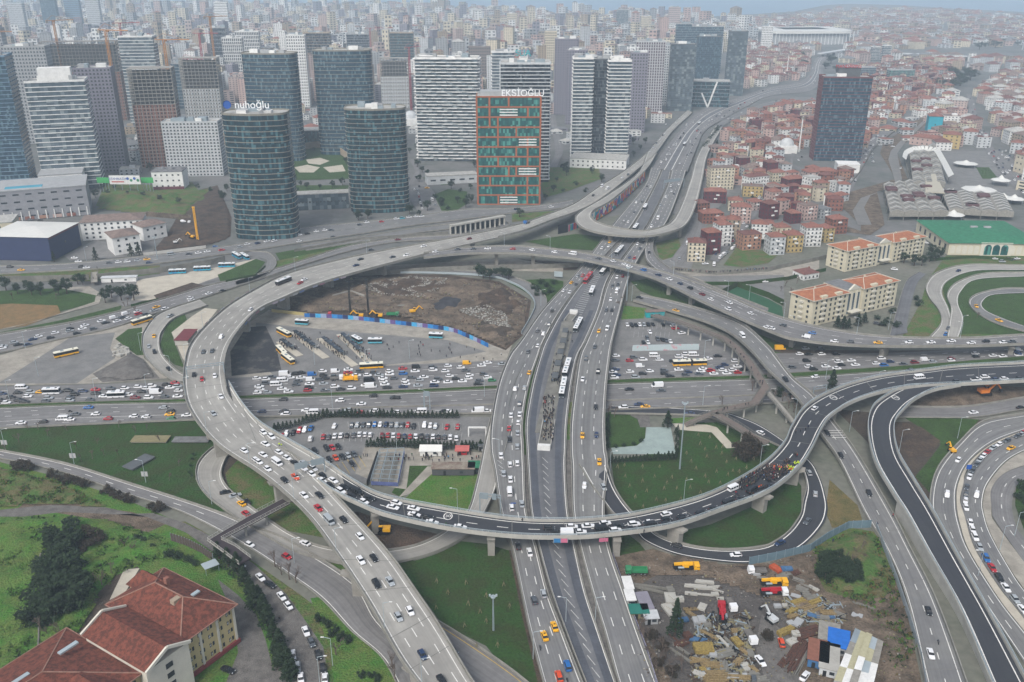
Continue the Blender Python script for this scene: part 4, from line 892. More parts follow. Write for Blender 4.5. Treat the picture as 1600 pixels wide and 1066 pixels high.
zone('parked along the kerb of the curved street','H2',1200,532,4,0,'1583 585 s;1567 562 r;1527 583 g;1472 615 g;1433 643 w;1400 668 s;1367 695 r;1347 720 w;1325 745 s;1305 772 g;1280 810 g;1260 850 w;1243 915 g;1238 965 g;1235 1000 w;1238 1042 w;1305 962 w;1518 670 y')
zone('on the curved avenue beside the black ramp','H1',1200,532,4,0,'1190 745 w;1120 960 w')
zone('on the avenue below the new viaduct','H1B',1200,532,4,0,'1285 448 w;1590 422 k')
zone('parked along the kerb of the curved street','H2',1200,799,4,0,'1242 65 w;1256 110 w;1275 157 w;1308 220 s;1352 290 b;1395 350 r;1447 415 k;1480 475 w;1530 547 s;1575 612 w')
zone('on the loop ramps beside the green roofed hall','G3',1200,266,4,0,'1303 848 y;1445 937 y')
zone('on the loop ramps beside the green roofed hall','G1',1200,266,4,0,'1190 627 n;1153 990 g;1110 1023 b')
zone('parked on the tree lined street',None,400,799,4,0,'28 412 w -48;88 457 k -38;160 530 w -52;203 590 w -55;312 750 w -62;347 820 g -62;388 897 k -72;418 980 k -76;230 900 w -72;260 978 s -74;280 1045 w -74;430 1050 w -80')
zone('parked beside the red tiled building',None,0,799,4,0,'1497 337 w -28;1560 207 w -32;1425 990 k -25')
zone('in the construction yard',None,800,799,4,0,'1553 935 w -75;1490 790 wF -80;1830 1030 w 50;1685 820 o 85;1510 1050 g 80')
zone('on the street between the towers','RW1' if 0 else None,400,266,4,0,'1010 125 s 100;1015 145 w 100;1018 165 r 100;1022 185 g 100;1027 203 w 100;1032 220 k 100;1038 238 w 100;1100 185 wV 110;1120 215 s 110;1070 110 y 10;950 20 w 100;957 50 g 100;945 80 w 100;1000 40 g 110;1020 100 k 105;990 120 w 105')
zone('beside the red roofed houses',None,800,266,4,0,'1095 458 wV 80;1208 583 w 10;1263 590 wV 75;1305 545 wV 55;1325 528 wV 55;1345 512 s 55;1378 490 wC 60;1390 475 w 60;1358 455 w 55;1360 187 w 70;1380 180 k 70;1450 330 w 60;1470 350 w 60;1045 552 s 80;1560 185 s 40;1540 222 w 20;1148 242 w 80;1582 695 w 0;1430 385 g 60;1480 310 w 60')
zone('on the river side street','RV1',1200,0,4,0,'830 1050 w;900 1000 w;640 990 w;600 960 k;760 800 w;820 780 g;880 745 w;960 700 w;1000 665 k;1060 640 w;1100 615 w;720 850 w')
zone('on the street beside the market','RV2',1200,0,4,0,'1290 650 w;1310 720 g;1330 790 w;1345 850 w;1370 920 k;1380 960 w;1410 1010 w;1440 1050 g;1330 820 s;1360 880 w')
zone('parked behind the dark red striped tower',None,1200,0,4,0,'600 905 w 90;605 925 w 90;610 945 g 90;610 965 w 90;640 910 k 90;645 935 w 90;650 960 w 90;650 985 s 90;655 1010 w 90;700 905 w 0;740 908 k 0;780 915 w 0;200 860 w 85;205 900 g 85;200 940 w 85;210 980 k 85;190 1000 w 85')
zone('beside the green roofed hall',None,1200,266,4,0,'1420 552 w 0;1465 570 s 0;1505 553 k 10;1530 556 g 10;1558 552 w 10;985 452 w -35;1020 466 k -35;680 955 g -10;710 962 k -10;790 618 w -20')
zone('parked in the upper left yard',None,0,266,4,0,'490 570 w 10;465 547 w 0;110 300 s 0;150 305 w 0;190 310 g 0;220 300 w 0;250 312 k 0;335 345 k 40;1100 447 w 10;1345 478 b 30')
zone('at the bus station',None,350,480,6.4,0,'600 268 yB -48;640 530 yB -52;578 455 yB -60;780 163 tB -10;1330 338 tB -48;1512 350 tB 0')
zone('at the bus station',None,400,266,4,0,'1125 1042 tB -8')
zone('in the loop bus lot at left',None,0,532,4,0,'415 87 yB 38')
zone('in the lot below the boulevard',None,0,266,4,0,'1110 640 bB 8;1265 622 bB 8;1418 600 bB 6;1480 540 bB -50;1530 545 bB -50')
rq=random.Random(4)
def jam(phrase,key,n,lo,hi,head=None,box=None):
 for _ in range(n):
  c=rq.choice('wwwwsgkknr')
  if key:pl=lat(key,rq.choice(lo));i=rq.randrange(1,len(pl)-1);p=pl[i].lerp(pl[i+1],rq.random());d=pl[i+1]-pl[i-1];VEH.append((p,math.atan2(d.y,d.x),0,c,phrase))
  else:p=P(rq.uniform(box[0],box[2]),rq.uniform(box[1],box[3]));p.z=.42;VEH.append((p,R(head)+rq.choice((0,math.pi)),0,c,phrase))
jam('on the river side street','RV1',40,(.2,.8),0);jam('on the street beside the market','RV2',60,(.15,.5,.85),0);jam('beside the red roofed houses','RV5',22,(.2,.8),0);jam('on the far frontage road','BFR',16,(.3,.7),0);jam('on the distant end of the central road','BF',40,(.1,.25,.7,.9),0)
for i in range(9):jam('in the far right car park',None,9,0,0,60,(1560+i*5,235+i*8,1600+i*3,240+i*8))
# build them
def clsname(code):
 c,t=code[0],code[1:]
 if t=='':return 'taxi' if c=='y' else 'car'
 return{'V':'minibus','U':'van','C':'van','P':'pickup','M':'motorcycle','B':'bus','T':'lorry','L':'lorry','F':'lorry','X':'lorry'}[t]
BUSC={'y':'yellow and cream city','Y':'long articulated yellow','m':'long white articulated','r':'red articulated','k':'dark and white touring','b':'blue and white','t':'turquoise midi','w':'small white','g':'white roofed city'}
VZ=[]
for p,hd,sl,code,ph in VEH:
 q=proj(p);VZ.append((q[2],q[0],q[1],p,hd,sl,code,ph))
cars=sorted([v for v in VZ if clsname(v[6])=='car' and-14<v[1]<1614 and-10<v[2]<1078])
for i,v in enumerate(cars):pass
near=set(id(v)for v in cars[:300])
cnt={}
def kind_of(v):
 h=int(v[1]*7+v[2]*13);return('sedan','hatchback','sedan','suv','hatchback')[h%5]
far_mb=MB();FAR_M=[]
for c in PAINT:FAR_M.append(M['paint_'+c])
FAR_M+=[M['glass'],M['tyre']];FI={c:i for i,c in enumerate(PAINT)}
groups={}
for v in VZ:
 cl=clsname(v[6])
 if cl=='car' and id(v)not in near:
  if-14<v[1]<1614:
   w_=whole_mb(kind_of(v));c=FI[v[6][0]]
   mtx=Matrix.Translation(v[3])@Matrix.Rotation(v[4],4,'Z')@Matrix.Rotation(-v[5],4,'Y')
   o_=len(far_mb.v);far_mb.v+=[tuple(mtx@Vector(x))for x in w_.v];far_mb.f+=[tuple(o_+i for i in f)for f in w_.f]
   far_mb.m+=[{0:c,1:len(PAINT),2:len(PAINT)+1}[m_]for m_ in w_.m]
  continue
 if cl=='car':kd=kind_of(v);adj=PAINT[v[6][0]][0]+' '+{'suv':'tall','sedan':'saloon','hatchback':'hatchback'}[kd]
 elif cl=='bus':kd=None;adj=BUSC[v[6][0]]
 else:kd=None;adj=PAINT[v[6][0]][0]
 groups.setdefault((v[7],cl,adj),[]).append((v[1],v,kd))
CARPROTO={}
for(ph,cl,adj),lst in groups.items():
 lst.sort(key=lambda t:t[0])
 for i,(x,v,kd)in enumerate(lst):
  code=v[6]
  if cl in('car','taxi'):
   kd=kd or kind_of(v);det=2 if v[0]<420 else 1
   if cl=='taxi':kd,det='sedan',2
   k3=(kd,code[0],det)
   if k3 in CARPROTO:o=copy_tree(CARPROTO[k3])
   else:o=CARPROTO[k3]=make_car(kd,code[0],det)
  else:o=proto(code)
  o.location=v[3]+Vector((0,0,.02));o.rotation_euler=(0,-v[5],v[4])
  noun={'car':'car','bus':'bus'}.get(cl,cl)if adj.split()[-1]not in('saloon','hatchback')else('' if adj.endswith('hatchback')else '')
  nm=(adj+' '+noun).strip()
  lab=nm+' '+ph
  if len(lst)>1:lab+=', '+ordn(i)+' of its kind there from the left'
  if len(lab.split())>16:lab=lab.replace(' of its kind there from the left',' from the left')
  o['label']=lab;o['category']=cl;o['group']=cl+('es ' if cl in('bus','minibus')else 's ').replace('lorrys','lorries')+ph if cl!='lorry' else 'lorries '+ph
if far_mb.f:far_mb.build('distant_cars',FAR_M,kind='stuff',label='small distant cars scattered over the farther streets and ramps',cat='cars')
# buildings
def cellmat(name,c1,c2,c3=None,cell=(1.6,1.6,3.4),rough=.18,spec=.6):
 """glazing whose panes differ in tone (blinds, rooms behind): one random tone per pane"""
 m=bpy.data.materials.new(name);m.use_nodes=True;n,l=m.node_tree.nodes,m.node_tree.links
 b=n['Principled BSDF'];b.inputs['Roughness'].default_value=rough;b.inputs['Specular IOR Level'].default_value=spec
 tc=n.new('ShaderNodeTexCoord');sn=n.new('ShaderNodeVectorMath');sn.operation='SNAP';sn.inputs[1].default_value=cell
 l.new(tc.outputs['Object'],sn.inputs[0]);wn=n.new('ShaderNodeTexWhiteNoise');l.new(sn.outputs[0],wn.inputs['Vector'])
 cr=n.new('ShaderNodeValToRGB');cr.color_ramp.interpolation='CONSTANT' if 0 else 'LINEAR';e=cr.color_ramp.elements;e[0].color=(*_c(c1),1);e[1].color=(*_c(c2),1);e[1].position=.72
 if c3:x=e.new(.93);x.color=(*_c(c3),1)
 l.new(wn.outputs[0],cr.inputs[0]);l.new(cr.outputs[0],b.inputs['Base Color']);MATS[name]=m;return m
G={'teal':cellmat('teal_glazing','#12272f','#1a3640','#446870'),'blue':cellmat('blue_glazing','#1a3140','#2a4453','#577079'),'grey':cellmat('grey_glazing','#38444b','#536068','#7b8587',cell=(3.2,3.2,3.4)),'dark':cellmat('dark_glazing','#171c23','#29313a','#5f676b'),'green':cellmat('green_glazing','#123c3c','#1d5653','#4c8a80')}
M['win']=mat('window_dark','#2e3439',.3,4,.3)
W={'white':'#d2d2cf','cream':'#c0b7a2','grey':'#97999a','lgrey':'#b4b7b8','violet':'#7f7c86','pink':'#ad9c96','tan':'#988a78','brick':'#83584b','maroon':'#5c2f36','yellow':'#ad9868','orange':'#a07a66','dkgrey':'#55595c','concrete':'#8b8881','raw':'#79756e','salmon':'#b09890','blue':'#6c8497'}
for k,v in W.items():M['w_'+k]=mat(k+'_render',v,.10,4,.9)
RF={'red':'#7f564b','dred':'#6a4842','brown':'#75665f','grey':'#6f7071','pale':'#a3a29d','orange':'#a3522f','green':'#2f6f52'}
for k,v in RF.items():M['r_'+k]=mat(k+'_roof',v,.22,2.5,.9,bump=.2)
def rect(c,w,d,rot):
 cs,sn=math.cos(rot),math.sin(rot);return[Vector((c[0]+x*cs-y*sn,c[1]+x*sn+y*cs,0))for x,y in((-w/2,-d/2),(w/2,-d/2),(w/2,d/2),(-w/2,d/2))]
def rrect(w,d,r,n=5,bulge=0.0):
 out=[]
 for cx,cy,a0 in((w/2-r,-d/2+r,-90),(w/2-r,d/2-r,0),(-w/2+r,d/2-r,90),(-w/2+r,-d/2+r,180)):
  for i in range(n+1):
   a=R(a0+90*i/n);out.append(Vector((cx+r*math.cos(a),cy+r*math.sin(a),0)))
  if bulge and cy<0 and cx<0:
   for k in(1,2,3):
    t=k/4;out.append(Vector((-w/2+r+(w-2*r)*t,-d/2-bulge*math.sin(math.pi*t),0)))
 return out
def offs(poly,d):
 n=len(poly);c=sum(poly,Vector())/n;out=[]
 for i in range(n):
  a,b,e=poly[i-1],poly[i],poly[(i+1)%n]
  n1=Vector(((b-a).y,-(b-a).x,0)).normalized();n2=Vector(((e-b).y,-(e-b).x,0)).normalized()
  v=(n1+n2);v=v.normalized()*(d/max(.5,v.normalized().dot(n1)))if v.length>1e-4 else n1*d;out.append(b+v)
 return out
def local(poly,mb):return poly
def frame_pos(bx,by,wpx,depth,rot=0.0):
 """world centre and width of a building whose front foot is seen at (bx, by)"""
 p=P(bx,by);s_=FPX/proj(p)[2];w_=wpx/s_
 return Vector((p.x,p.y+depth/2*math.cos(rot),0)),w_
def window_rows(mb,poly,z,h,ww,gap,out=.06,mi=0,sides=None,sill=False):
 n=len(poly)
 if sill:
  for a,b in zip(poly,poly[1:]+poly[:1]):
   u=(b-a).normalized();nn=Vector((u.y,-u.x,0))*(out+.01);mb.face([a+nn+Vector((0,0,z-.16)),b+nn+Vector((0,0,z-.16)),b+nn+Vector((0,0,z)),a+nn+Vector((0,0,z))],mi)
 for i in range(n):
  if sides is not None and i not in sides:continue
  a,b=poly[i],poly[(i+1)%n];d=b-a;L=d.length
  if L<ww+.6:continue
  u=d/L;nn=Vector((u.y,-u.x,0));k=max(1,int((L-.6)/(ww+gap)));g=(L-k*ww)/k
  for j in range(k):
   s0=a+u*(g/2+j*(ww+g))+nn*out;s1=s0+u*ww
   mb.face([s0+Vector((0,0,z)),s1+Vector((0,0,z)),s1+Vector((0,0,z+h)),s0+Vector((0,0,z+h))],mi)
def ccw(poly):
 a=sum(poly[i].x*poly[(i+1)%len(poly)].y-poly[(i+1)%len(poly)].x*poly[i].y for i in range(len(poly)))
 return poly if a>0 else poly[::-1]
def tower(name,label,pos,w,depth,rot,H,floors,style,body,band,cat='tower',shape='box',crown=None,r=None,bulge=0,roofm='pale',zig=1.2,base=0):
 """a high-rise: body, one part per storey, roof, parapet and roof plant"""
 root=empty(name,(pos.x,pos.y,.3),rot,label=label,cat=cat)
 poly=ccw(rrect(w,depth,r or min(w,depth)*.35,5,bulge))if shape=='round' else ccw(rect((0,0),w,depth,0))
 fh=(H-base)/floors;mb=MB()
 if style=='frame':
  mb.prism(offs(poly,-3.2),0,H-fh,0);mb.build('core',M['dark']if 0 else M['w_dkgrey'],root)
  cb=MB();n=len(poly)
  for i in range(n):
   a,b=poly[i],poly[(i+1)%n];k=max(2,int((b-a).length/4.2))
   for j in range(k):p=a.lerp(b,j/k);q=p+(Vector()-p).normalized()*.6;cb.box((q.x,q.y,0),(.55,.55,H),0)
  cb.build('columns',body,root,kind='stuff')
  for f in range(floors+1):
   s_=MB();s_.prism(poly,f*fh,f*fh+.38,0,bottom=True);s_.build('floor_slab',body,root)
   if band is not None and f<floors*.62:
    s_=MB();q=offs(poly,-.5);s_.prism(q,f*fh+.4,(f+1)*fh-.02,0);o_=s_.build('infill_wall',band,root)
    s_=MB();window_rows(s_,q,f*fh+1.2,1.5,1.5,1.6,sill=True);s_.build('window_row',M['dark'],o_)
  return root
 mb.prism(poly,0,H,0,1);bo=mb.build('body',[body,M['r_'+roofm]],root)
 for f in range(floors):
  z=base+f*fh;s_=MB()
  if style=='bands':
   s_.prism(offs(poly,.35),z+fh-.75,z+fh-.1,0,bottom=True);s_.build('floor_band',band,root)
  elif style=='thin':
   s_.prism(offs(poly,.3),z+fh-.55,z+fh-.05,0,bottom=True);s_.build('floor_band',band,root)
  elif style=='balcony':
   q=[];n=len(poly)
   for i in range(n):
    a,b=poly[i],poly[(i+1)%n];L=(b-a).length;k=max(2,int(L/5));u=(b-a)/L;nn=Vector((u.y,-u.x,0))
    for j in range(k):
     o_=zig if(j+f//1+i)%3!=0 else .35
     q+=[a+u*(L*j/k+.1)+nn*o_,a+u*(L*(j+1)/k-.1)+nn*o_]
   s_.prism(q,z+fh-.8,z+fh-.05,0,bottom=True);s_.build('balcony_band',band,root)
  elif style=='grid':
   window_rows(s_,poly,z+fh*.3,fh*.48,1.7,1.5,sill=True);s_.build('window_row',M['win']if band is None else band,root)
  elif style=='grid2':
   window_rows(s_,poly,z+fh*.12,fh*.74,2.2,.9,sill=True);s_.build('window_row',M['win']if band is None else band,root)
 pr=MB();pl=poly+poly[:1]
 for a,b in zip(pl,pl[1:]):pr.bar(a+Vector((0,0,H+.5)),b+Vector((0,0,H+.5)),.4,1.0)
 pr.build('roof_parapet',band if(band is not None and style not in('grid','grid2'))else body,root)
 for k in range(7 if crown is None else crown):
  e=MB();e.box((rnd.uniform(-.32,.32)*w,rnd.uniform(-.28,.28)*depth,H),(rnd.uniform(3,10),rnd.uniform(3,8),rnd.uniform(1.5,4.5)),0);e.build('roof_plant',rnd.choice([M['w_white'],M['w_grey'],M['steel']]),root)
 return root
def put(name,label,bx,by,wpx,topy,depth,rot,floors,style,body,band,**kw):
 pos,w_=frame_pos(bx,by,wpx,depth,R(rot));H=top_z(P(bx,by).y,topy)
 return tower(name,label,pos,w_,depth,R(rot),H,floors,style,body,band,**kw),pos,w_,H
beige=mat('bronze_band','#7d7a70',.1,3,.5);wht=M['w_white'];lg=M['w_lgrey']
TW=[('glass_tower','front left curved dark glass tower standing beside the dug hillside, name sign on its roof',414,374,97,180,24,0,24,'thin',G['teal'],beige,dict(shape='round',bulge=3)),('glass_tower','front right curved dark glass tower with red shops at its foot',592,332,92,172,24,4,24,'thin',G['teal'],beige,dict(shape='round',bulge=3)),('glass_tower','rear left curved dark glass tower behind the garden court',433,252,82,85,24,-4,28,'thin',G['blue'],beige,dict(shape='round',bulge=2)),('glass_tower','rear right curved dark glass tower behind the garden court',543,242,88,80,24,3,28,'thin',G['blue'],beige,dict(shape='round',bulge=2)),('balcony_tower','white tower with zigzag balconies on every storey left of the rust framed tower',702,252,94,92,26,-3,32,'balcony',G['grey'],wht,dict(zig=2.4)),('balcony_tower','dark banded tower half hidden behind the rust framed tower',820,285,74,100,30,0,34,'balcony',G['dark'],lg,dict(zig=1.2)),('dark_striped_tower','dark glass tower with thin red stripes beyond the red roofed houses',1309,252,72,122,22,-5,26,'thin',G['blue'],mat('red_stripe','#6a4446',.1,3,.7),{}),('white_banded_tower','white banded office tower with a pale block on top, far left',110,296,82,128,26,18,24,'bands',G['grey'],wht,{}),('grey_tower','grey violet tower wrapped in scaffold netting beside the white banded tower',166,270,52,108,26,14,30,'grid',M['w_violet'],None,{}),('blue_glass_tower','blue glass tower cut by the left picture edge',0,305,80,90,30,16,34,'thin',G['blue'],M['w_blue'],{}),('concrete_frame_tower','open concrete frame tower with brick infill at its lower floors',252,262,64,108,22,10,28,'frame',M['w_concrete'],M['w_brick'],{}),('grey_tower','pale grey unfinished tower with square window holes beside the villa',306,276,84,192,18,4,17,'grid',M['w_lgrey'],M['dark'],{}),('concrete_frame_block','wide concrete frame block with red infill behind the netted tower',140,190,112,66,20,8,24,'frame',M['w_raw'],M['w_brick'],{}),('concrete_frame_tower','grey concrete frame tower with empty floors behind the pale unfinished tower',322,216,56,92,22,6,24,'frame',M['w_concrete'],M['w_lgrey'],{}),('white_banded_tower','white balconied tower rising behind the open concrete frame tower',232,205,50,58,20,5,30,'bands',G['grey'],wht,{}),('grey_tower','grey residential tower behind the white banded office tower',60,225,66,74,22,10,28,'grid',M['w_grey'],None,{}),('blue_glass_tower','blue striped slab between the two concrete frame towers',288,170,24,100,16,5,14,'bands',G['blue'],M['w_grey'],{}),('white_banded_tower','white and dark striped slim tower left of the rear left glass tower',370,140,30,60,16,4,16,'grid2',M['w_white'],None,{}),('white_tower','narrow white tower with orange hoist between the rear glass towers',470,168,28,56,16,4,24,'grid',M['w_white'],None,{}),('brown_tower','brown and glass tower behind the rear right glass tower, left one',500,130,40,52,18,3,18,'bands',G['dark'],M['w_tan'],{}),('brown_tower','brown and glass tower directly behind the rear right glass tower',562,118,34,54,18,2,16,'bands',G['dark'],M['w_grey'],{}),('brown_tower','brown and glass tower right of the rear right glass tower',630,128,36,52,18,1,18,'bands',G['teal'],M['w_tan'],{}),('concrete_frame_tower','low concrete frame beside the white zigzag balcony tower',618,170,44,92,18,4,14,'frame',M['w_concrete'],M['w_lgrey'],{}),('brown_slab','plain taupe slab block behind the white zigzag balcony tower',750,150,34,74,14,2,16,'grid',mat('taupe_render','#7c736f',.06,3,.9),None,dict(crown=1)),('white_banded_tower','white stepped tower just left behind the teal lettered tower',786,170,34,82,18,3,18,'balcony',G['grey'],wht,{}),('white_twin_tower','left wing of the white tower pair joined by a dark glass strip',908,252,30,92,22,-2,30,'balcony',G['grey'],wht,dict(zig=1.0)),('white_twin_tower','right wing of the white tower pair joined by a dark glass strip',963,254,34,96,22,-2,30,'balcony',G['grey'],wht,dict(zig=1.0)),('glass_tower','dark glass strip tower between the two white wings',935,250,26,94,20,-2,30,'thin',G['dark'],M['w_dkgrey'],{}),('grey_tower','violet grey tower left of the white tower pair',900,195,32,80,20,-6,28,'grid',M['w_violet'],None,{}),('grey_tower','taller violet grey tower farther left of the white tower pair',884,180,36,62,20,-6,32,'grid',M['w_violet'],None,{}),('cream_tower','slim cream tower with square windows behind the violet grey towers',860,135,18,50,14,-4,22,'grid',M['w_cream'],None,{}),('grey_tower','violet grey tower directly right of the white tower pair, roof sign on top',994,208,26,84,18,-4,26,'grid',M['w_violet'],None,{}),('white_grid_tower','tower with white gridded front and dark red panes',1012,178,44,66,18,-5,26,'grid2',M['w_lgrey'],mat('red_brown_pane','#4a3a42',.3,3,.5),{}),('grey_tower','grey ribbed tower left of the dark glass group',1038,165,14,72,16,-6,24,'grid',M['w_lgrey'],None,{}),('glass_tower','nearest dark glass tower of the group by the highway bend',1062,174,38,70,20,-6,28,'thin',G['grey'],M['w_dkgrey'],{}),('glass_tower','middle dark glass tower of the group above the white V strut',1104,135,36,58,20,-6,24,'thin',G['blue'],M['w_dkgrey'],{}),('glass_tower','right dark glass tower of the group with white roof slabs',1147,150,28,50,20,-8,30,'thin',G['grey'],M['w_dkgrey'],{}),('glass_tower','rear left pale glass slab of the highway group',1064,120,24,38,14,-6,22,'thin',G['blue'],M['w_grey'],{}),('glass_tower','rear wide pale glass slab of the highway group',1100,115,50,42,14,-6,20,'thin',G['blue'],M['w_grey'],{}),('glass_podium','low angled glass podium with a white V shaped strut',1110,168,58,128,26,-10,7,'thin',G['teal'],M['w_grey'],dict(crown=1)),('grey_tower','lone grey banded tower standing above the far apartment blocks',971,62,18,16,14,0,18,'bands',G['grey'],M['w_grey'],{}),('white_tower','white slab tower right of the highway glass group',1196,85,16,42,14,-4,12,'grid',M['w_white'],None,{}),('hazy_tower','hazy pale tower pair left half near the top left corner',34,70,22,6,18,5,20,'grid',M['w_lgrey'],None,{}),('hazy_tower','hazy blue tower right of the pale pair near the top left corner',84,62,22,0,18,5,20,'thin',G['blue'],M['w_blue'],{}),('hazy_tower','hazy blue ribbed tower next along the top left skyline',120,60,22,-2,18,5,20,'grid',M['w_blue'],None,{}),('hazy_tower','hazy pale ribbed tower at the end of the top left skyline group',152,62,20,0,18,5,20,'grid',M['w_lgrey'],None,{}),('white_tower','white slab rising above the far city left of the rear left glass tower',350,60,20,4,14,3,14,'grid',M['w_white'],None,{}),('dark_tower','dark striped block behind the slim white and dark tower',348,128,24,44,16,3,14,'bands',G['dark'],M['w_grey'],{}),('white_tower','broad white residential slab behind the slim striped tower',392,118,36,50,16,3,12,'grid2',M['w_white'],None,{}),('grey_tower','long pale low rise with sloping terraces behind the balconied tower',188,98,60,62,30,3,6,'bands',G['grey'],M['w_lgrey'],{}),('cream_tower','cream tower above the far city right of the teal lettered tower',800,62,16,22,12,0,14,'grid',M['w_cream'],None,{}),('cream_tower','tall cream tower above the far city beside the lone banded tower',1008,66,16,26,12,0,14,'grid',M['w_cream'],None,{}),('pink_tower','pinkish stepped tower on the skyline left of the highway glass group',1052,56,18,12,12,0,14,'grid',M['w_pink'],None,{}),('grey_tower','ash grey tower at the upper left edge',8,170,30,45,18,8,24,'grid',M['w_grey'],None,{}),('white_slab_building','left white striped slab beside the distant crossing in front of the stadium',1367,95,12,74,12,4,9,'bands',G['grey'],wht,dict(crown=1)),('white_slab_building','right white striped slab beside the distant crossing in front of the stadium',1384,96,12,72,12,4,9,'bands',G['grey'],wht,dict(crown=1)),('glass_office','blue glass office slab with dark stripes beyond the striped tower',1350,122,34,106,14,4,6,'bands',G['blue'],M['w_grey'],dict(crown=1)),('glass_office','long greenish glass office beyond the striped tower',1408,124,40,110,14,4,5,'bands',G['green'],M['w_grey'],dict(crown=1)),]
SUN_KEEP=[]
BUILT={}
for i,(nm,lab,bx,by,wp,ty,dp,rt,fl,st,bd,bn,kw)in enumerate(TW):
 o,pos,w_,H=put(nm,lab,bx,by,wp,ty,dp,rt,fl,st,bd,bn,**kw);BUILT[i]=(o,pos,w_,H,R(rt),dp);SUN_KEEP.append((pos.x,pos.y,max(w_,dp)*.62+6))
def sign(name,text,root,H,w,yoff,size,m,label=None,ext=.25,x=0,rot=0,z=None):
 cu=bpy.data.curves.new(name,'FONT');cu.body=text;cu.size=size;cu.extrude=ext;cu.align_x='CENTER'
 ob=bpy.data.objects.new(name,cu);me=bpy.data.meshes.new_from_object(ob);bpy.data.objects.remove(ob)
 o=bpy.data.objects.new(name,me);COL.objects.link(o);me.materials.clear();me.materials.append(m)
 o.parent=root;o.location=(x,yoff,(H+1.2)if z is None else z);o.rotation_euler=(R(90),0,rot);return o
M['signw']=mat('sign_white','#e4e6e6',rough=.5);M['signt']=mat('sign_teal','#1b9aa0',rough=.5);M['signr']=mat('sign_red','#a8262c',rough=.5);M['signb']=mat('sign_blue','#1f4f9a',rough=.5)
o,pos,w_,H,r_,d_=BUILT[0];sign('roof_sign','nuhoğlu',o,H,w_,-8,7.5,M['signw'],z=H+4);mb=MB();mb.tube((-18,-8,H+6.5),(-18,-7.4,H+6.5),3,n=14);mb.build('sign_emblem',M['signb'],o)
o,pos,w_,H,r_,d_=BUILT[5];sign('roof_sign','SUA',o,H,w_,4,8,M['signt'],z=H+5,x=-2)
o,pos,w_,H,r_,d_=BUILT[31];sign('roof_sign','MIST',o,H,w_,-3,7.5,M['signw'],x=-8,z=H+2)
o,pos,w_,H,r_,d_=BUILT[6];mb=MB();mb.box((2,0,H),(w_*.45,10,9));mb.build('roof_house',M['w_dkgrey'],o);sign('roof_sign','MANDARINS',o,H,w_,-6,4.5,M['signr'],z=H+9.3)
for k in range(7):
 mb=MB();mb.box((-w_/2-.1,-d_/2+1.5+k*3,0),(.5,.8,H));mb.build('red_fin',MATS['red_stripe'],o)
o,pos,w_,H,r_,d_=BUILT[7];mb=MB();mb.box((0,0,H),(w_*.55,12,11));mb.build('roof_house',wht,o)
o,pos,w_,H,r_,d_=BUILT[39];mb=MB();mb.bar((-2,-d_/2-1,0),(9,-d_/2-1,H),2.2);mb.bar((-2,-d_/2-1,0),(-12,-d_/2-1,H*.55),2.2);mb.build('v_strut',wht,o)
pos,w_=frame_pos(934,256,92,34);
def rust_tower():
 pos,w_=frame_pos(795,320,96,24);Y=P(795,320).y;H=top_z(Y,152)
 root=empty('rust_framed_tower',(pos.x,pos.y,.3),0,label='green glass office tower with rust coloured frames and white panels, lettered sign on top',cat='tower')
 d=24;rust=mat('rust_frame','#955637',.08,3,.7);mb=MB();mb.prism(ccw(rect((0,0),w_,d,0)),0,H,0,1);mb.build('body',[G['green'],M['r_pale']],root)
 rr=random.Random(3);n=11;ch=H/n;y=-d/2
 for sx,hw in((0,w_),):
  for r in range(n+1):
   mb=MB();mb.box((0,y-.25,r*ch-.6),(w_+.6,.5,1.2));mb.box((w_/2+.25,0,r*ch-.6),(.5,d,1.2));mb.box((-w_/2-.25,0,r*ch-.6),(.5,d,1.2));mb.build('frame_beam',rust,root)
  for r in range(n):
   for f in[0,1]+sorted(rr.sample([.2,.33,.5,.62,.8],2)):
    mb=MB();mb.box((-w_/2+f*w_,y-.22,r*ch+.6),(1.5,.44,ch-1.2));mb.build('frame_post',rust,root)
   if r%3==0 or rr.random()<.25:
    x0=rr.choice([.02,.36,.66]);
    for q in(0,1,2):mb=MB();mb.box((-w_/2+(x0+.14)*w_,y-.3,r*ch+1.2+q*ch*.28),(w_*.28,.5,.9));mb.build('white_panel',wht,root)
 mb=MB();mb.box((-w_*.1,2,H),(w_*.7,d*.6,3.5));mb.build('roof_house',M['w_grey'],root)
 sign('roof_sign','EKŞİOĞLU',root,H,w_,-d/2+1,7.2,M['signw'],x=w_*.22,z=H+.5)
 SUN_KEEP.append((pos.x,pos.y,w_*.6+6))
rust_tower()
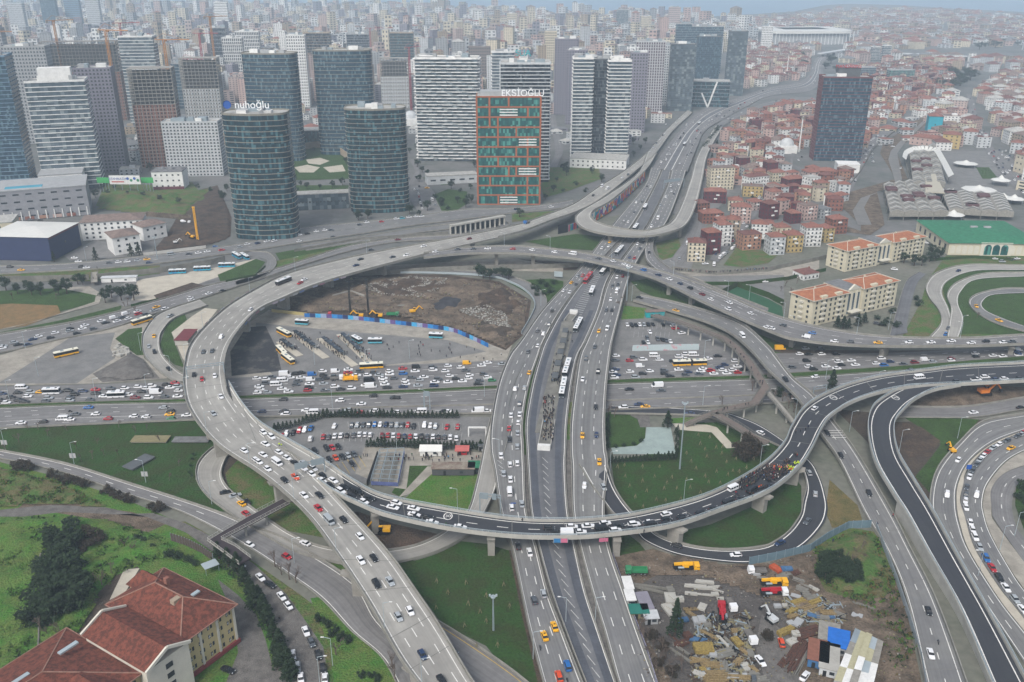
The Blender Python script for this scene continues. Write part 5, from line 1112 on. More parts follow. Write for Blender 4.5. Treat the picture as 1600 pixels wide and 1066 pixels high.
# generic blocks and houses
def roof_faces(mb,poly,z,kind,mi,over=.5,rise=None):
 q=offs(poly,over);up=Vector((0,0,z));a,b,c,d=(p+up for p in q)
 L1,L2=(b-a).length,(d-a).length;h=rise if rise is not None else min(L1,L2)*.22
 if L1<L2:a,b,c,d=b,c,d,a;L1,L2=L2,L1
 t=min(.5,L2/2/L1)if kind=='hip' else .02
 m0,m1=(a+d)/2,(b+c)/2;r0,r1=m0.lerp(m1,t)+Vector((0,0,h)),m0.lerp(m1,1-t)+Vector((0,0,h))
 mb.face([a,b,r1,r0],mi);mb.face([c,d,r0,r1],mi);mb.face([b,c,r1],mi);mb.face([d,a,r0],mi);mb.face([d,c,b,a],mi)
def ridges(parent,poly,z,over,rise,m,w_=.35):
 q=offs(poly,over);up=Vector((0,0,z));a,b,c,d=(p+up for p in q);L1,L2=(b-a).length,(d-a).length
 if L1<L2:a,b,c,d=b,c,d,a;L1,L2=L2,L1
 t=min(.5,L2/2/L1);m0,m1=(a+d)/2,(b+c)/2;r0,r1=m0.lerp(m1,t)+Vector((0,0,rise)),m0.lerp(m1,1-t)+Vector((0,0,rise));mb=MB()
 for x,y in((r0,r1),(a,r0),(d,r0),(b,r1),(c,r1)):mb.bar(x,y,w_,.25)
 for x,y in((a,b),(b,c),(c,d),(d,a)):mb.bar(x,y,.25,.25)
 mb.build('ridge_tiles',m,parent)
def block_mb(w,d,h,floors,roof,lod,mb=None,c=(0,0),rot=0,mi=(0,1,2),zb=0.0):
 """walls mi[0], roof mi[1], windows mi[2]; lod 0 single windows, 1 bands"""
 mb=mb or MB();poly=ccw(rect(c,w,d,rot));
 n=4;o=len(mb.v);mb.v+=[(p.x,p.y,zb)for p in poly]+[(p.x,p.y,zb+h)for p in poly]
 for i in range(4):j=(i+1)%4;mb.f.append((o+i,o+j,o+4+j,o+4+i));mb.m.append(mi[0])
 if roof in('flat',):
  mb.f.append((o+4,o+5,o+6,o+7));mb.m.append(mi[1])
  if lod<2:mb.box((c[0]+.15*w,c[1],zb+h),(w*.3,d*.3,2.2),rot,mi[0])
 else:roof_faces(mb,poly,zb+h,'hip' if roof=='hip' else 'gable',mi[1])
 fh=h/floors
 for f in range(floors):
  if lod==0:window_rows(mb,poly,zb+f*fh+fh*.32,fh*.42,1.1,1.7,mi=mi[2])
  elif lod==1:window_rows(mb,poly,zb+f*fh+fh*.32,fh*.42,1.7,2.2,mi=mi[2])
  else:window_rows(mb,poly,zb+f*fh+fh*.3,fh*.45,max(2.0,min(w,d)*.3),2.0,mi=mi[2])
 return mb
def house(bx,by,wpx,ty,wall,roof='hip',rc='red',depth=None,rot=0,label=None,name='house'):
 depth=depth or 11;pos,w_=frame_pos(bx,by,wpx,depth,R(rot));H=max(4,top_z(P(bx,by).y,ty));fl=max(1,round(H/3))
 root=empty(name,(pos.x,pos.y,.2),R(rot),label=label,cat='house',group='red roofed houses beyond the eastern viaduct' if label and 'riverside' in label else None)
 poly=ccw(rect((0,0),w_,depth,0));mb=MB();mb.prism(poly,0,H);mb.build('wall',M['w_'+wall],root)
 mb=MB()
 if roof=='hip':roof_faces(mb,poly,H,'hip',0)
 else:
  mb.prism(offs(poly,.2),H,H+.35)
 ro=mb.build('roof',M['r_'+rc],root)
 if rnd.random()<.7:c=MB();c.box((w_*rnd.uniform(-.25,.25),rnd.uniform(-2,2),H),(.8,.8,3.0 if roof=='hip' else 2));c.build('chimney',M['w_brick'],ro)
 for f in range(fl):
  s_=MB();window_rows(s_,poly,f*H/fl+.9,1.4,1.2,1.6,sill=True);s_.build('window_row',M['win'],root)
  if rnd.random()<.5 and f>0:
   b=MB();b.box((rnd.uniform(-.2,.2)*w_,-depth/2-.5,f*H/fl),(2.6,1.0,1.0));b.build('balcony',M['w_white'],root)
 SUN_KEEP.append((pos.x,pos.y,w_*.5+3));return root
HL=[(1089,410,27,380,'cream','hip','dred'),(1111,398,24,364,'maroon','hip','red'),(1129,386,22,352,'white','hip','red'),(1146,376,20,344,'tan','hip','red'),(1171,391,31,367,'orange','flat','dred'),(1188,374,25,351,'white','hip','red'),(1118,318,34,300,'maroon','hip','red'),(1177,308,30,292,'yellow','flat','brown'),(1181,298,38,276,'white','hip','dred'),(1126,297,38,263,'cream','flat','brown'),(1203,344,22,319,'maroon','hip','dred'),(1112,350,34,334,'brick','hip','red'),(1158,350,30,324,'salmon','hip','red'),(1240,296,32,280,'maroon','hip','red'),(1268,300,20,278,'white','flat','pale'),(1291,283,30,268,'brick','hip','red'),(1231,325,20,308,'maroon','hip','dred'),(1210,318,20,300,'salmon','hip','red'),(1262,345,24,322,'salmon','flat','brown'),(1285,342,20,327,'grey','flat','grey'),(1308,366,26,343,'brick','hip','red'),(1222,370,24,356,'cream','hip','red'),(1203,366,14,350,'white','hip','red'),(1268,386,26,356,'white','hip','red'),(1291,379,18,357,'yellow','hip','red'),(1212,399,24,371,'lgrey','hip','red'),(1239,395,26,368,'yellow','hip','red'),(1150,330,22,314,'cream','hip','red'),(1095,333,22,318,'brick','hip','dred'),(1130,362,20,345,'maroon','hip','red'),(1240,350,18,334,'maroon','hip','red'),(1305,330,24,312,'brick','hip','dred'),(1258,322,18,306,'tan','hip','red'),(1180,330,20,316,'pink','hip','red'),(1310,300,22,286,'white','flat','pale'),(1215,285,24,270,'cream','hip','red'),(1262,437,30,428,'white','hip','dred')]
import collections
hc=collections.Counter();hp=[]
for h in sorted(HL):
 key=(h[4],h[5]);hc[key]+=1
tot=dict(hc);hc=collections.Counter()
for h in sorted(HL):
 bx,by,wp,ty,wl,rf,rc=h;key=(wl,rf);hc[key]+=1;fl=max(1,round(top_z(P(bx,by).y,ty)/3))
 wn={'lgrey':'pale grey','brick':'brick red'}.get(wl,wl);rn={'hip':'hipped tile roof','flat':'flat roof'}[rf]
 lab=f'{wn} house with {rn} among the riverside houses'+(f', {ordn(hc[key]-1)} such from the left' if tot[key]>1 else '')
 house(bx,by,wp,ty,wl,rf,rc,rot=rnd.choice([-12,-8,8,14,20,24]),label=lab)
def inpoly(x,y,poly):
 c=False;n=len(poly)
 for i in range(n):
  x1,y1=poly[i];x2,y2=poly[i-1]
  if(y1>y)!=(y2>y)and x<(x2-x1)*(y-y1)/(y2-y1)+x1:c=not c
 return c
def pp(s):a=nums(s);return[(a[i],a[i+1])for i in range(0,len(a),2)]
KEEP=[pp(s)for s in('1060 215, 1090 170, 1140 150, 1200 132, 1262 124, 1266 84, 1310 70, 1325 82, 1300 95, 1295 135, 1230 162, 1150 192, 1115 240, 1105 300, 1090 370, 1040 420, 900 420, 880 320, 990 240, 1040 190','1230 232, 1370 232, 1370 275, 1230 275','1176 52, 1330 44, 1332 74, 1180 78','1315 345, 1325 296, 1345 262, 1340 240, 1372 205, 1450 155, 1500 138, 1520 150, 1490 175, 1440 220, 1440 240, 1560 235, 1610 290, 1640 400, 1380 400, 1340 380','340 165, 660 165, 660 250, 640 400, 330 400','640 180, 870 180, 880 320, 640 350','-80 250, 350 235, 350 420, -80 420','-80 170, 60 170, 350 170, 350 260, -80 300','870 170, 1010 170, 1010 290, 870 290','1505 145, 1530 145, 1560 215, 1610 280, 1580 290, 1530 225, 1500 160','1380 78, 1600 72, 1600 96, 1380 90')]
ZONES=[('apartment_block','in the far left district','-60 170, -60 12, 380 14, 640 18, 860 30, 1000 30, 1090 40, 1180 45, 1180 70, 1030 110, 860 130, 860 170, 640 165, 340 165',30,(13,22),(7,16),['white','cream','lgrey','grey','pink','tan','salmon','white','cream','violet'],['red','grey','brown','pale','pale','grey','brown'],.3),('town_house','across the highway','1100 235, 1130 205, 1200 170, 1280 165, 1320 110, 1420 100, 1480 100, 1500 150, 1440 165, 1360 215, 1330 270, 1320 300, 1300 335, 1210 335, 1200 300, 1110 290',16.5,(8,13),(2,4),['white','cream','pink','salmon','brick','tan','lgrey','orange','maroon'],['red','dred','red','brown'],.85),('town_house','beyond the market','1490 235, 1440 232, 1510 150, 1560 120, 1640 110, 1640 345, 1600 330, 1560 235',22,(12,22),(3,5),['cream','white','pink','tan','lgrey','salmon'],['red','dred','brown','pale'],.75),('town_house','towards the shore','1180 30, 1240 24, 1300 16, 1400 15, 1500 20, 1640 30, 1640 112, 1520 112, 1420 100, 1330 100, 1260 90, 1180 76',36,(14,28),(3,6),['white','cream','pink','salmon','tan','lgrey'],['red','brown','dred','grey'],.7),('town_house','below the stadium','1165 55, 1265 62, 1262 122, 1160 150, 1165 90',25,(12,18),(3,6),['pink','cream','salmon','white'],['red','dred','brown'],.8),('apartment_block','behind the tower court','640 165, 860 165, 860 130, 1030 108, 1040 160, 1000 175, 870 178, 640 182',30,(12,18),(5,9),['white','cream','pink','lgrey'],['red','grey','brown'],.5),('low_block','among the left towers','60 215, 350 190, 345 262, 200 285, 100 250',34,(14,26),(1,4),['lgrey','grey','white','tan'],['grey','pale','brown'],.1),('low_block','behind the tower garden','350 172, 650 172, 645 205, 350 215',34,(14,24),(1,4),['lgrey','white','cream','grey'],['grey','pale','red'],.2),('low_block','beside the zigzag tower','640 176, 745 176, 745 232, 650 240',34,(14,22),(1,4),['white','cream','lgrey'],['pale','red','grey'],.3),('low_block','beside the white tower pair','865 180, 1060 180, 1010 225, 1000 250, 870 240',32,(12,20),(1,4),['white','cream','lgrey','violet'],['pale','grey','red'],.3),('low_block','near the river and market','1360 225, 1420 175, 1500 142, 1500 175, 1440 222, 1400 240',30,(12,22),(1,3),['white','cream','lgrey','pink'],['pale','red','red'],.6)]
CITY=[]
rc=random.Random(11)
for nm,ph,poly,sp,wr,fr,wp,rp,hs_,in ZONES:
 poly=pp(poly);xs=[p[0]for p in poly];ys=[p[1]for p in poly]
 ymin,ymax=P(800,max(ys)).y,P(800,max(8,min(ys))).y;y=ymin
 while y<ymax:
  far=max(1.0,y/2300);st=sp*far;xl,xr=P(min(xs),0 if 0 else proj(Vector((0,y,0)))[1]).x,P(max(xs),proj(Vector((0,y,0)))[1]).x
  x=xl+rc.uniform(0,st)
  while x<xr:
   px_=x+rc.uniform(-.2,.2)*st;py_=y+rc.uniform(-.25,.25)*st;q=proj(Vector((px_,py_,0)))
   x+=st*rc.uniform(.8,1.25)
   if not inpoly(q[0],q[1],poly)or(nm!='low_block' and any(inpoly(q[0],q[1],k)for k in KEEP))or(nm=='low_block' and any(inpoly(q[0],q[1],k)for k in KEEP[:1])):continue
   if any((px_-a)**2+(py_-b)**2<c*c for a,b,c in SUN_KEEP):continue
   if rc.random()<.06:continue
   w_=rc.uniform(*wr)*(far**.5);d_=w_*rc.uniform(.7,1.15);fl=rc.randint(*fr)
   if nm=='apartment_block' and rc.random()<.14:fl+=rc.randint(4,12)
   CITY.append((q[2],q[0],q[1],px_,py_,w_,d_,fl,rc.choice(wp),rc.choice(rp),'hip' if rc.random()<hs_ else 'flat',R(rc.choice([-25,-10,5,12,20,35])+rc.uniform(-5,5)),nm,ph))
  y+=st
CITY.sort(key=lambda c:-(c[5]*c[7]*3.0)/c[0]**2)
IND={'apartment_block':230,'town_house':290,'low_block':90};used=collections.Counter();grp={};rest={}
for c in CITY:
 if used[c[12]]<IND[c[12]]and-10<c[1]<1610:used[c[12]]+=1;grp.setdefault((c[12],c[13],c[8],c[9],c[10]),[]).append(c)
 else:rest.setdefault(c[12],[]).append(c)
for(nm,ph,wl,rf,rk_),lst in grp.items():
 lst.sort(key=lambda c:c[1])
 for i,c in enumerate(lst):
  mb=block_mb(c[5],c[6],c[7]*3.0,c[7],rk_,1);wn={'lgrey':'pale grey','brick':'brick red','dkgrey':'dark grey'}.get(wl,wl)
  rn={'dred':'dark red'}.get(rf,rf)
  lab=f'{wn} block, {rn} {"hipped" if rk_ == "hip" else "flat"} roof, {ph}'+(f', {ordn(i)} from left' if len(lst)>1 else '')
  o=mb.build(nm,[M['w_'+wl],M['r_'+rf],M['win']],label=lab,cat='apartment block' if nm[0]=='a' else 'house',group=('apartment blocks ' if nm[0]=='a' else 'houses ')+ph)
  o.location=(c[3],c[4],0);o.rotation_euler=(0,0,c[11])
wl_=list(W);rl_=list(RF)
for nm,lst in rest.items():
 mb=MB()
 for c in lst:
  far=c[0]>2300
  block_mb(c[5],c[6],c[7]*3.0,min(c[7],8)if not far else max(2,c[7]//2),c[10],2,mb,(c[3],c[4]),c[11],(wl_.index(c[8]),len(wl_)+rl_.index(c[9]),len(wl_)+len(rl_)))
 mb.build('distant_'+nm+'s',[M['w_'+k]for k in wl_]+[M['r_'+k]for k in rl_]+[M['win']],kind='stuff',label=('pale apartment blocks' if nm[0]=='a' else 'small tiled houses')+' packed far off towards the sea',cat='buildings')
print('CITY',len(CITY),used)
# buildings with a shape of their own
from mathutils import noise
def polypx(s,z=0.0):return ccw([Vector((p.x,p.y,0))for p in pxpoly(s,z)])
def prism_obj(name,poly,z0,z1,m,parent=None,mtop=None,**kw):
 mb=MB();mb.prism(poly,z0,z1,0,1 if mtop else None,bottom=True);return mb.build(name,[m,mtop]if mtop else m,parent,**kw)
def framebuild(name,a,b,depth,label,cat):
 """empty at the left front foot a, x axis towards the right front foot b; returns it and the length"""
 A,B=P(*a),P(*b);d=B-A;return empty(name,(A.x,A.y,.3),math.atan2(d.y,d.x),label=label,cat=cat),d.length,A
def grid_windows(root,x0,x1,y,z0,z1,nf,pitch,ww=1.3,hh=1.5,m='win',frame=None,name='window',face=1,sub=False):
 fh=(z1-z0)/nf;n=max(1,int((x1-x0)/pitch));p=(x1-x0)/n
 for f in range(nf):
  for i in range(n):
   mb=MB();cx=x0+(i+.5)*p;z=z0+f*fh+(fh-hh)/2
   mb.box((cx,y-.04*face,z),(ww,.12,hh))
   o=mb.build(name,M[m],root)
   if sub:s_=MB();s_.box((cx,y-.12*face,z+hh*.45),(ww,.08,.1));s_.box((cx,y-.13*face,z),(.08,.08,hh));s_.build('frame',M['w_white'],o)
def local_rect(x0,y0,x1,y1):return[Vector((x0,y0,0)),Vector((x1,y0,0)),Vector((x1,y1,0)),Vector((x0,y1,0))]
M['cream_wall']=mat('cream_wall','#bfb8a2',.06,5,.9);M['trimw']=mat('white_trim','#c2beb0',.04,3,.8)
M['orange_roof']=mat('orange_tiles','#a06a4c',.2,2,.9,col2='#8a5740')
def dorm(a,b,left_depth_pt,topy,label):
 root,L,A=framebuild('dormitory',a,b,18,label,'apartment building');D=17.0;H=top_z(A.y,topy);nf=5
 xa,xb=L*.40,L*.58
 for x0,x1 in((0,xa),(xb,L)):
  w_=prism_obj('wing',local_rect(x0,0,x1,D),0,H,M['cream_wall'],root)
  mb=MB();roof_faces(mb,local_rect(x0,0,x1,D),H,'hip',0,over=.9,rise=3.2);rf=mb.build('roof',M['orange_roof'],root);ridges(rf,local_rect(x0,0,x1,D),H,.9,3.2,M['trimw'],.3)
  c=MB();c.box(((x0*.6+x1*.4),D*.6,H+1),(1,1,2.4));c.build('chimney',M['cream_wall'],rf)
  for k in(.3,.72):d=MB();d.prism([Vector((x0+(x1-x0)*k-2.4,-.3,0)),Vector((x0+(x1-x0)*k+2.4,-.3,0)),Vector((x0+(x1-x0)*k+2.4,1.6,0)),Vector((x0+(x1-x0)*k-2.4,1.6,0))],H-.6,H+1.5);d.build('gable_parapet',M['cream_wall'],rf)
 prism_obj('middle_block',local_rect(xa,1.5,xb,D+2),0,H+.6,M['cream_wall'],root,mtop=M['r_grey'])
 mb=MB();xm=(xa+xb)/2;hw=(xb-xa)*.36
 mb.v=[(xm-hw,1.2,H+.4),(xm+hw,1.2,H+.4),(xm,1.2,H+3.4),(xm-hw,2.4,H+.4),(xm+hw,2.4,H+.4),(xm,2.4,H+3.4)]
 mb.f=[(0,1,2),(5,4,3),(0,2,5,3),(1,4,5,2)];mb.m=[0]*4;mb.build('pediment',M['trimw'],root)
 for k in(.2,.5,.8):
  mb=MB();mb.box((xa+(xb-xa)*k,1.45,1.5),(2.0,.2,H-3.5));g=mb.build('glazed_strip',G['grey'],root)
  for s_ in(-1.3,1.3):mb=MB();mb.box((xa+(xb-xa)*k+s_,1.3,.5),(.45,.5,H-1.5));mb.build('pilaster',M['trimw'],root)
 c=MB();c.box((xm,-.5,3.2),(9,4,.5));c.build('entrance_canopy',M['trimw'],root)
 for x0,x1 in((0,xa),(xb,L)):
  grid_windows(root,x0+1,x1-1,0,.6,H-.4,nf,3.6,1.3,1.6)
  for f in range(1,nf):
   for k in(.27,.73):b_=MB();b_.box((x0+(x1-x0)*k,-.7,f*H/nf),(3.4,1.3,1.0));b_.build('balcony',M['trimw'],root)
 for f in range(nf):
  for y in(3.5,12.5):m_=MB();m_.box((-.04,y,f*H/nf+1.2),(.12,1.4,1.5));m_.build('window',M['win'],root)
  if f:b_=MB();b_.box((-.7,8,f*H/nf),(1.4,2.6,1.0));b_.build('balcony',M['trimw'],root)
 SUN_KEEP.append((A.x,A.y,10));return root
dorm((1266,512),(1397,478),(1224,501),471,'nearer cream dormitory with orange tiled hip roofs, its end almost touching the eastern viaduct')
dorm((1319,426),(1441,402),(1277,418),393,'farther cream dormitory with orange tiled roofs next to the green roofed hall')
def hall():
 root,L,A=framebuild('market_hall',(1480,399),(1625,401),60,'long cream hall with a green metal roof and three tall blue arched windows','hall');H=top_z(A.y,380);D=62
 prism_obj('wall',local_rect(0,0,L,D),0,H,M['cream_wall'],root)
 mb=MB();roof_faces(mb,local_rect(0,0,L,D),H,'hip',0,over=1.2,rise=3.4);mb.build('roof',M['r_green'],root)
 def arch(x,w_,h,y,m,nm,z=1.0):
  mb=MB();pts=[(x-w_/2,z),(x+w_/2,z)]+[(x+w_/2*math.cos(t),z+h-w_/2+w_/2*math.sin(t))for t in[math.pi*k/8 for k in range(9)]]
  mb.v=[(p[0],y,p[1])for p in pts];mb.f=[tuple(range(len(pts)))];mb.m=[0];mb.build(nm,m,root)
 for k,x in enumerate((.42,.51,.60)):arch(L*x,5,7.5,-.75,G['green'],'arched_window',.6);
 p=MB();p.box((L*.51,-.35,0),(22,.6,H+.4));p.build('portal',M['trimw'],root)
 for k in range(10):
  x=3+k*4.2
  if x<L*.42-5:arch(x,3.4,6,-.05,M['trimw'],'blind_arch')
 for k in range(4):arch(L*.66+k*4.6+2,3.4,6,-.05,M['trimw'],'blind_arch')
 for k in range(6):
  mb=MB();mb.box((-.05,6+k*9.5,2.5),(.14,3,4.0));mb.build('side_window',G['dark'],root)
 for k in(.45,.6):m_=MB();m_.box((L*k,D*.5,H+2.9),(5,2,1.2));m_.build('roof_vent',M['w_grey'],root)
hall()
M['shed']=mat('corrugated_roof','#8f8c84',.18,1.5,.8,col2='#7a7770');M['membrane']=mat('white_membrane','#c9c9c4',.04,4,.6)
M['redroof']=mat('maroon_sheet','#5c4244',.1,3,.8)
def shed(s,label,bays,H=7,monitors=4,seed=0):
 a=nums(s);q=[P(a[i],a[i+1])for i in range(0,8,2)]
 root=empty('market_shed',(q[0].x,q[0].y,.3),label=label,cat='market shed',group='market sheds beside the river');o=Vector((q[0].x,q[0].y,0));rr=random.Random(seed)
 pt=lambda u,v:q[0].lerp(q[1],u).lerp(q[3].lerp(q[2],u),v)-o
 for b in range(bays):
  u0,u1=b/bays,(b+1)/bays;mb=MB();up=lambda p,h:(p.x,p.y,h);um=(u0+u1)/2
  A,Mi,B=pt(u0,0),pt(um,0),pt(u1,0);A2,M2,B2=pt(u0,1),pt(um,1),pt(u1,1)
  mb.face([up(A,H),up(Mi,H+2),up(M2,H+2),up(A2,H)]);mb.face([up(Mi,H+2),up(B,H),up(B2,H),up(M2,H+2)])
  mb.face([up(A,3),up(B,3),up(B,H),up(Mi,H+2),up(A,H)]);bo=mb.build('roof_bay',M['shed'],root)
  n=14
  for k in range(n):
   v=(k+.5)/n;s_=MB();s_.bar(pt(u0+.1/bays,v)+Vector((0,0,H+.45)),pt(um,v)+Vector((0,0,H+2.1)),.5);s_.bar(pt(um,v)+Vector((0,0,H+2.1)),pt(u1-.1/bays,v)+Vector((0,0,H+.45)),.5)
   s_.build('roof_rib',M['w_lgrey']if k%2 else M['w_dkgrey'],bo)
  for k in range(5):p=pt(u0,k/4);c=MB();c.box((p.x,p.y,0),(.5,.5,H));c.build('column',M['conc_d'],root)
  if b<monitors:
   for _ in range(2):v=rr.uniform(.1,.85);m_=MB();c=pt(um,v);m_.box((c.x,c.y,H+1.6),(9,5,1.8));m_.build('roof_monitor',M['redroof'],root)
 return root
shed('1388 345, 1480 345, 1442 292, 1378 300','grey ribbed market shed nearest the river bend with maroon roof boxes',4,monitors=4)
shed('1480 341, 1582 346, 1566 316, 1468 310','grey ribbed market shed right of the white peaked tents',4,monitors=3,seed=2)
shed('1424 300, 1475 300, 1460 238, 1418 243','long pale market shed wrapped by a white arched membrane',3,H=8,monitors=2,seed=3)
mb=MB();pl=smooth([P(1416,250,8),P(1420,240,9),P(1436,234,10),P(1458,236,10),P(1468,250,9),P(1482,277,8)],5)
for i in range(len(pl)-1):
 a,b=pl[i],pl[i+1];d=(b-a).normalized();nn=Vector((-d.y,d.x,0))*7
 mb.face([a,b,b+nn*.6+Vector((0,0,3)),a+nn*.6+Vector((0,0,3))]);mb.face([a,a-Vector((0,0,4)),b-Vector((0,0,4)),b])
mb.build('membrane_canopy',M['membrane'],label='curved white membrane canopy hugging the far end of the market',cat='canopy')
mb=MB();q=[P(1446,300,9),P(1476,302,9),P(1462,272,9),P(1446,274,9)];mb.prism(ccw([Vector((p.x,p.y,0))for p in q]),8.5,9.3);mb.build('flat_canopy',mat('beige_membrane','#aaa596',.05,3),label='plain beige rectangular canopy between the market sheds',cat='canopy')
def tent(bx,by,r,h,lab,m='membrane',grp=None):
 p=P(bx,by);root=empty('tent',(p.x,p.y,.3),label=lab,cat='tent',group=grp);mb=MB();n=8
 ring=[Vector((r*math.cos(2*math.pi*(k+.5)/n),r*math.sin(2*math.pi*(k+.5)/n),h*.5))for k in range(n)];mid=[v*.35+Vector((0,0,h*.5))for v in ring]
 for k in range(n):j=(k+1)%n;mb.face([ring[k],ring[j],mid[j],mid[k]]);mb.face([mid[k],mid[j],Vector((0,0,h))])
 mb.build('canopy',M[m],root)
 for k in range(0,n,2):c=MB();c.tube((ring[k].x*.95,ring[k].y*.95,0),(ring[k].x*.95,ring[k].y*.95,h*.5),.15,n=5);c.build('pole',M['steel'],root)
for i,(x,y,r_)in enumerate([(1470,308,10),(1487,309,9),(1505,311,9),(1524,312,9),(1547,314,9),(1566,316,9),(1583,318,9)]):
 tent(x,y,r_,8,f'white peaked tent in the row behind the ribbed sheds, {ordn(i)} from the left',grp='white peaked tents behind the ribbed sheds')
tent(1488,343,9,8,'single white tent in front of the market sheds');tent(1508,261,12,7,'square white tent alone on the market forecourt');tent(1562,290,9,10,'white twin peaked tent beside the oval square');tent(1528,303,15,8,'large white stage roof at the edge of the oval square')
def stadium():
 c=P(1250,66);root=empty('stadium',(c.x,c.y,0),R(4),label='large stadium with a wide white rectangular ring roof in the distance',cat='stadium');s_=proj(c)[2]/FPX;a,b=66*s_,96
 out=rrect(2*a,2*b,40,5);inn=rrect(2*a*.55,2*b*.45,10,5);H=top_z(c.y,45)
 prism_obj('stand',ccw(offs(ccw(out),-8)),0,H-6,M['w_grey'],root);mb=MB();n=len(out)
 for i in range(n):
  j=(i+1)%n;t=Vector((0,0,H));mb.face([out[i]+t,out[j]+t,inn[j]+t*1.03,inn[i]+t*1.03]);mb.face([out[i]+t*.8,out[j]+t*.8,out[j]+t,out[i]+t])
 mb.build('roof',M['membrane'],root);prism_obj('pitch_well',inn,H-6,H-5.5,M['grass'],root)
 for k in range(24):x=-a*.95+k*a*1.9/23;m_=MB();m_.box((x,-b+7,0),(1.6,1.6,H-2));m_.build('pillar',M['w_white'],root)
stadium()
mb=MB()
def long_bridge(s,label,w_=16,z=9,n=26,m='w_lgrey'):
 a=nums(s);root=empty('rail_viaduct',label=label,cat='viaduct');A,B=P(a[0],a[1],z),P(a[2],a[3],z);mb=MB();mb.bar(A,B,w_,2.4);mb.build('deck',M[m],root)
 for k in range(n):p=A.lerp(B,(k+.5)/n);c=MB();c.box((p.x,p.y,0),(3,w_*.7,z-1.2));c.build('pier',M['conc_d'],root)
long_bridge('1395 83 1570 91','long pale station bridge crossing the far right of the city');long_bridge('1282 84 1345 74','pale overpass beside the stadium road',14,8,8)
M['oldtile']=mat('old_red_tiles','#55332a',.5,1.4,.95,col2='#7a4638',thr=(.4,.6),bump=.6);M['ywall']=mat('yellow_wall','#b5a67c',.06,4,.9);M['wwall']=mat('white_wall','#c3bfb2',.05,4,.9)
def tiled(a_,b_,c_,z,label,rise,ridge_in=.5):
 """block whose eave corners a (left), b (top), c (right) are seen at height z"""
 A,D_,C=P(*a_,z),P(*b_,z),P(*c_,z);u=(C-D_);v=(A-D_);v=v-u*(v.dot(u)/u.dot(u))
 root=empty('tiled_building',(D_.x,D_.y,.3),math.atan2(u.y,u.x),label=label,cat='building');return root,u.length,v.length,z
root,L1,D1,Z1=tiled((170,944),(282,1009),(369,946),14.0,'large old building with weathered red tile roofs and yellow walls, lower left corner',5)
prism_obj('wall',local_rect(.9,.9,L1-.9,D1-.9),0,Z1-.1,M['ywall'],root)
mb=MB();roof_faces(mb,local_rect(0,0,L1,D1),Z1,'hip',0,over=.4,rise=5.5);r1=mb.build('roof',M['oldtile'],root);RT=mat('ridge_tile','#8a6a5c',.2,1);ridges(r1,local_rect(0,0,L1,D1),Z1,.4,5.5,RT)
mb=MB();roof_faces(mb,local_rect(L1*.45,D1*.55,L1*.8,D1+3),Z1+.15,'hip',0,over=.3,rise=4.6);mb.build('roof_wing',M['oldtile'],root);prism_obj('wall_wing',local_rect(L1*.45+.5,D1*.9,L1*.8-.5,D1+2.4),0,Z1,M['ywall'],root)
nfl=4
for s0,s1,y,fc in((1.5,L1-1.5,.9,1),):
 grid_windows(root,s0,s1,y,1.2,Z1-.4,nfl,3.1,.62,1.3,sub=True)
 grid_windows(root,s0+1.1,s1+1.1,y,1.2,Z1-.4,nfl,3.1,.62,1.3,sub=False)
 for k in range(int((s1-s0)/6.2)+2):m_=MB();m_.box((s0-.6+k*6.2,y-.15,0),(.7,.45,Z1-.2));m_.build('pilaster',M['wwall'],root)
prism_obj('plinth',local_rect(.5,.2,L1,1.0),0,1.3,mat('red_plinth','#7d3a3a',.08,3),root)
c=MB();c.box((L1*.62,D1*.62,Z1+4),(1.3,1.3,2.6));c.build('chimney',M['w_brick'],r1);c=MB();c.box((L1*.42,D1*.35,Z1+3.4),(2.6,1.8,2.0));c.build('dormer',M['w_tan'],r1)
for x,y in((.52,.55),(.7,.3)):c=MB();c.box((L1*x,D1*y,Z1+3.9),(2.6,1.2,.5));c.build('skylight',M['steel_l'],r1)
prism_obj('stair_block',local_rect(-13,-2.5,0.85,D1*.72),0,Z1+1.5,M['wwall'],root)
mb=MB();x0,x1=-13.4,1.2;y0,y1=-2.9,D1*.76;xm=(x0+x1)/2;z=Z1+1.7
for a,b in((x0,xm),(xm,x1)):za,zb=(z,z+3.2)if a==x0 else(z+3.2,z);mb.face([(a,y0,za),(b,y0,zb),(b,y1,zb),(a,y1,za)])
mb.build('gable_roof',M['oldtile'],root)
for yy in(y0-.2,y1+.2):
 mb=MB();mb.bar((x0,yy,z+.1),(xm,yy,z+3.4),.6,.9);mb.bar((xm,yy,z+3.4),(x1,yy,z+.1),.6,.9);mb.build('gable_coping',M['wwall'],root)
for k in range(4):m_=MB();m_.box((-6,-2.6,2+k*3.3),(2.2,.14,1.6));m_.build('window',M['win'],root)
L2=46;prism_obj('wall_long_wing',local_rect(-13-L2,.5,-13.05,D1*.98),0,Z1-.1,M['ywall'],root)
mb=MB();roof_faces(mb,local_rect(-13.2-L2,-.2,-12.8,D1*1.02),Z1,'hip',0,over=.2,rise=5.5);r2=mb.build('long_roof',M['oldtile'],root);ridges(r2,local_rect(-13.2-L2,-.2,-12.8,D1*1.02),Z1,.2,5.5,RT)
mb=MB();roof_faces(mb,local_rect(-32,-7,-17,D1*.5),Z1+.12,'hip',0,over=.2,rise=4.2);mb.build('roof_wing',M['oldtile'],root);prism_obj('wall_wing',local_rect(-31.4,-6.4,-17.6,.45),0,Z1,M['ywall'],root)
grid_windows(root,-31,-18,-6.4,1.2,Z1-.4,4,3.1,1.2,1.4);grid_windows(root,-17,-13.4,.5,1.2,Z1-.4,4,3.1,1.2,1.4)
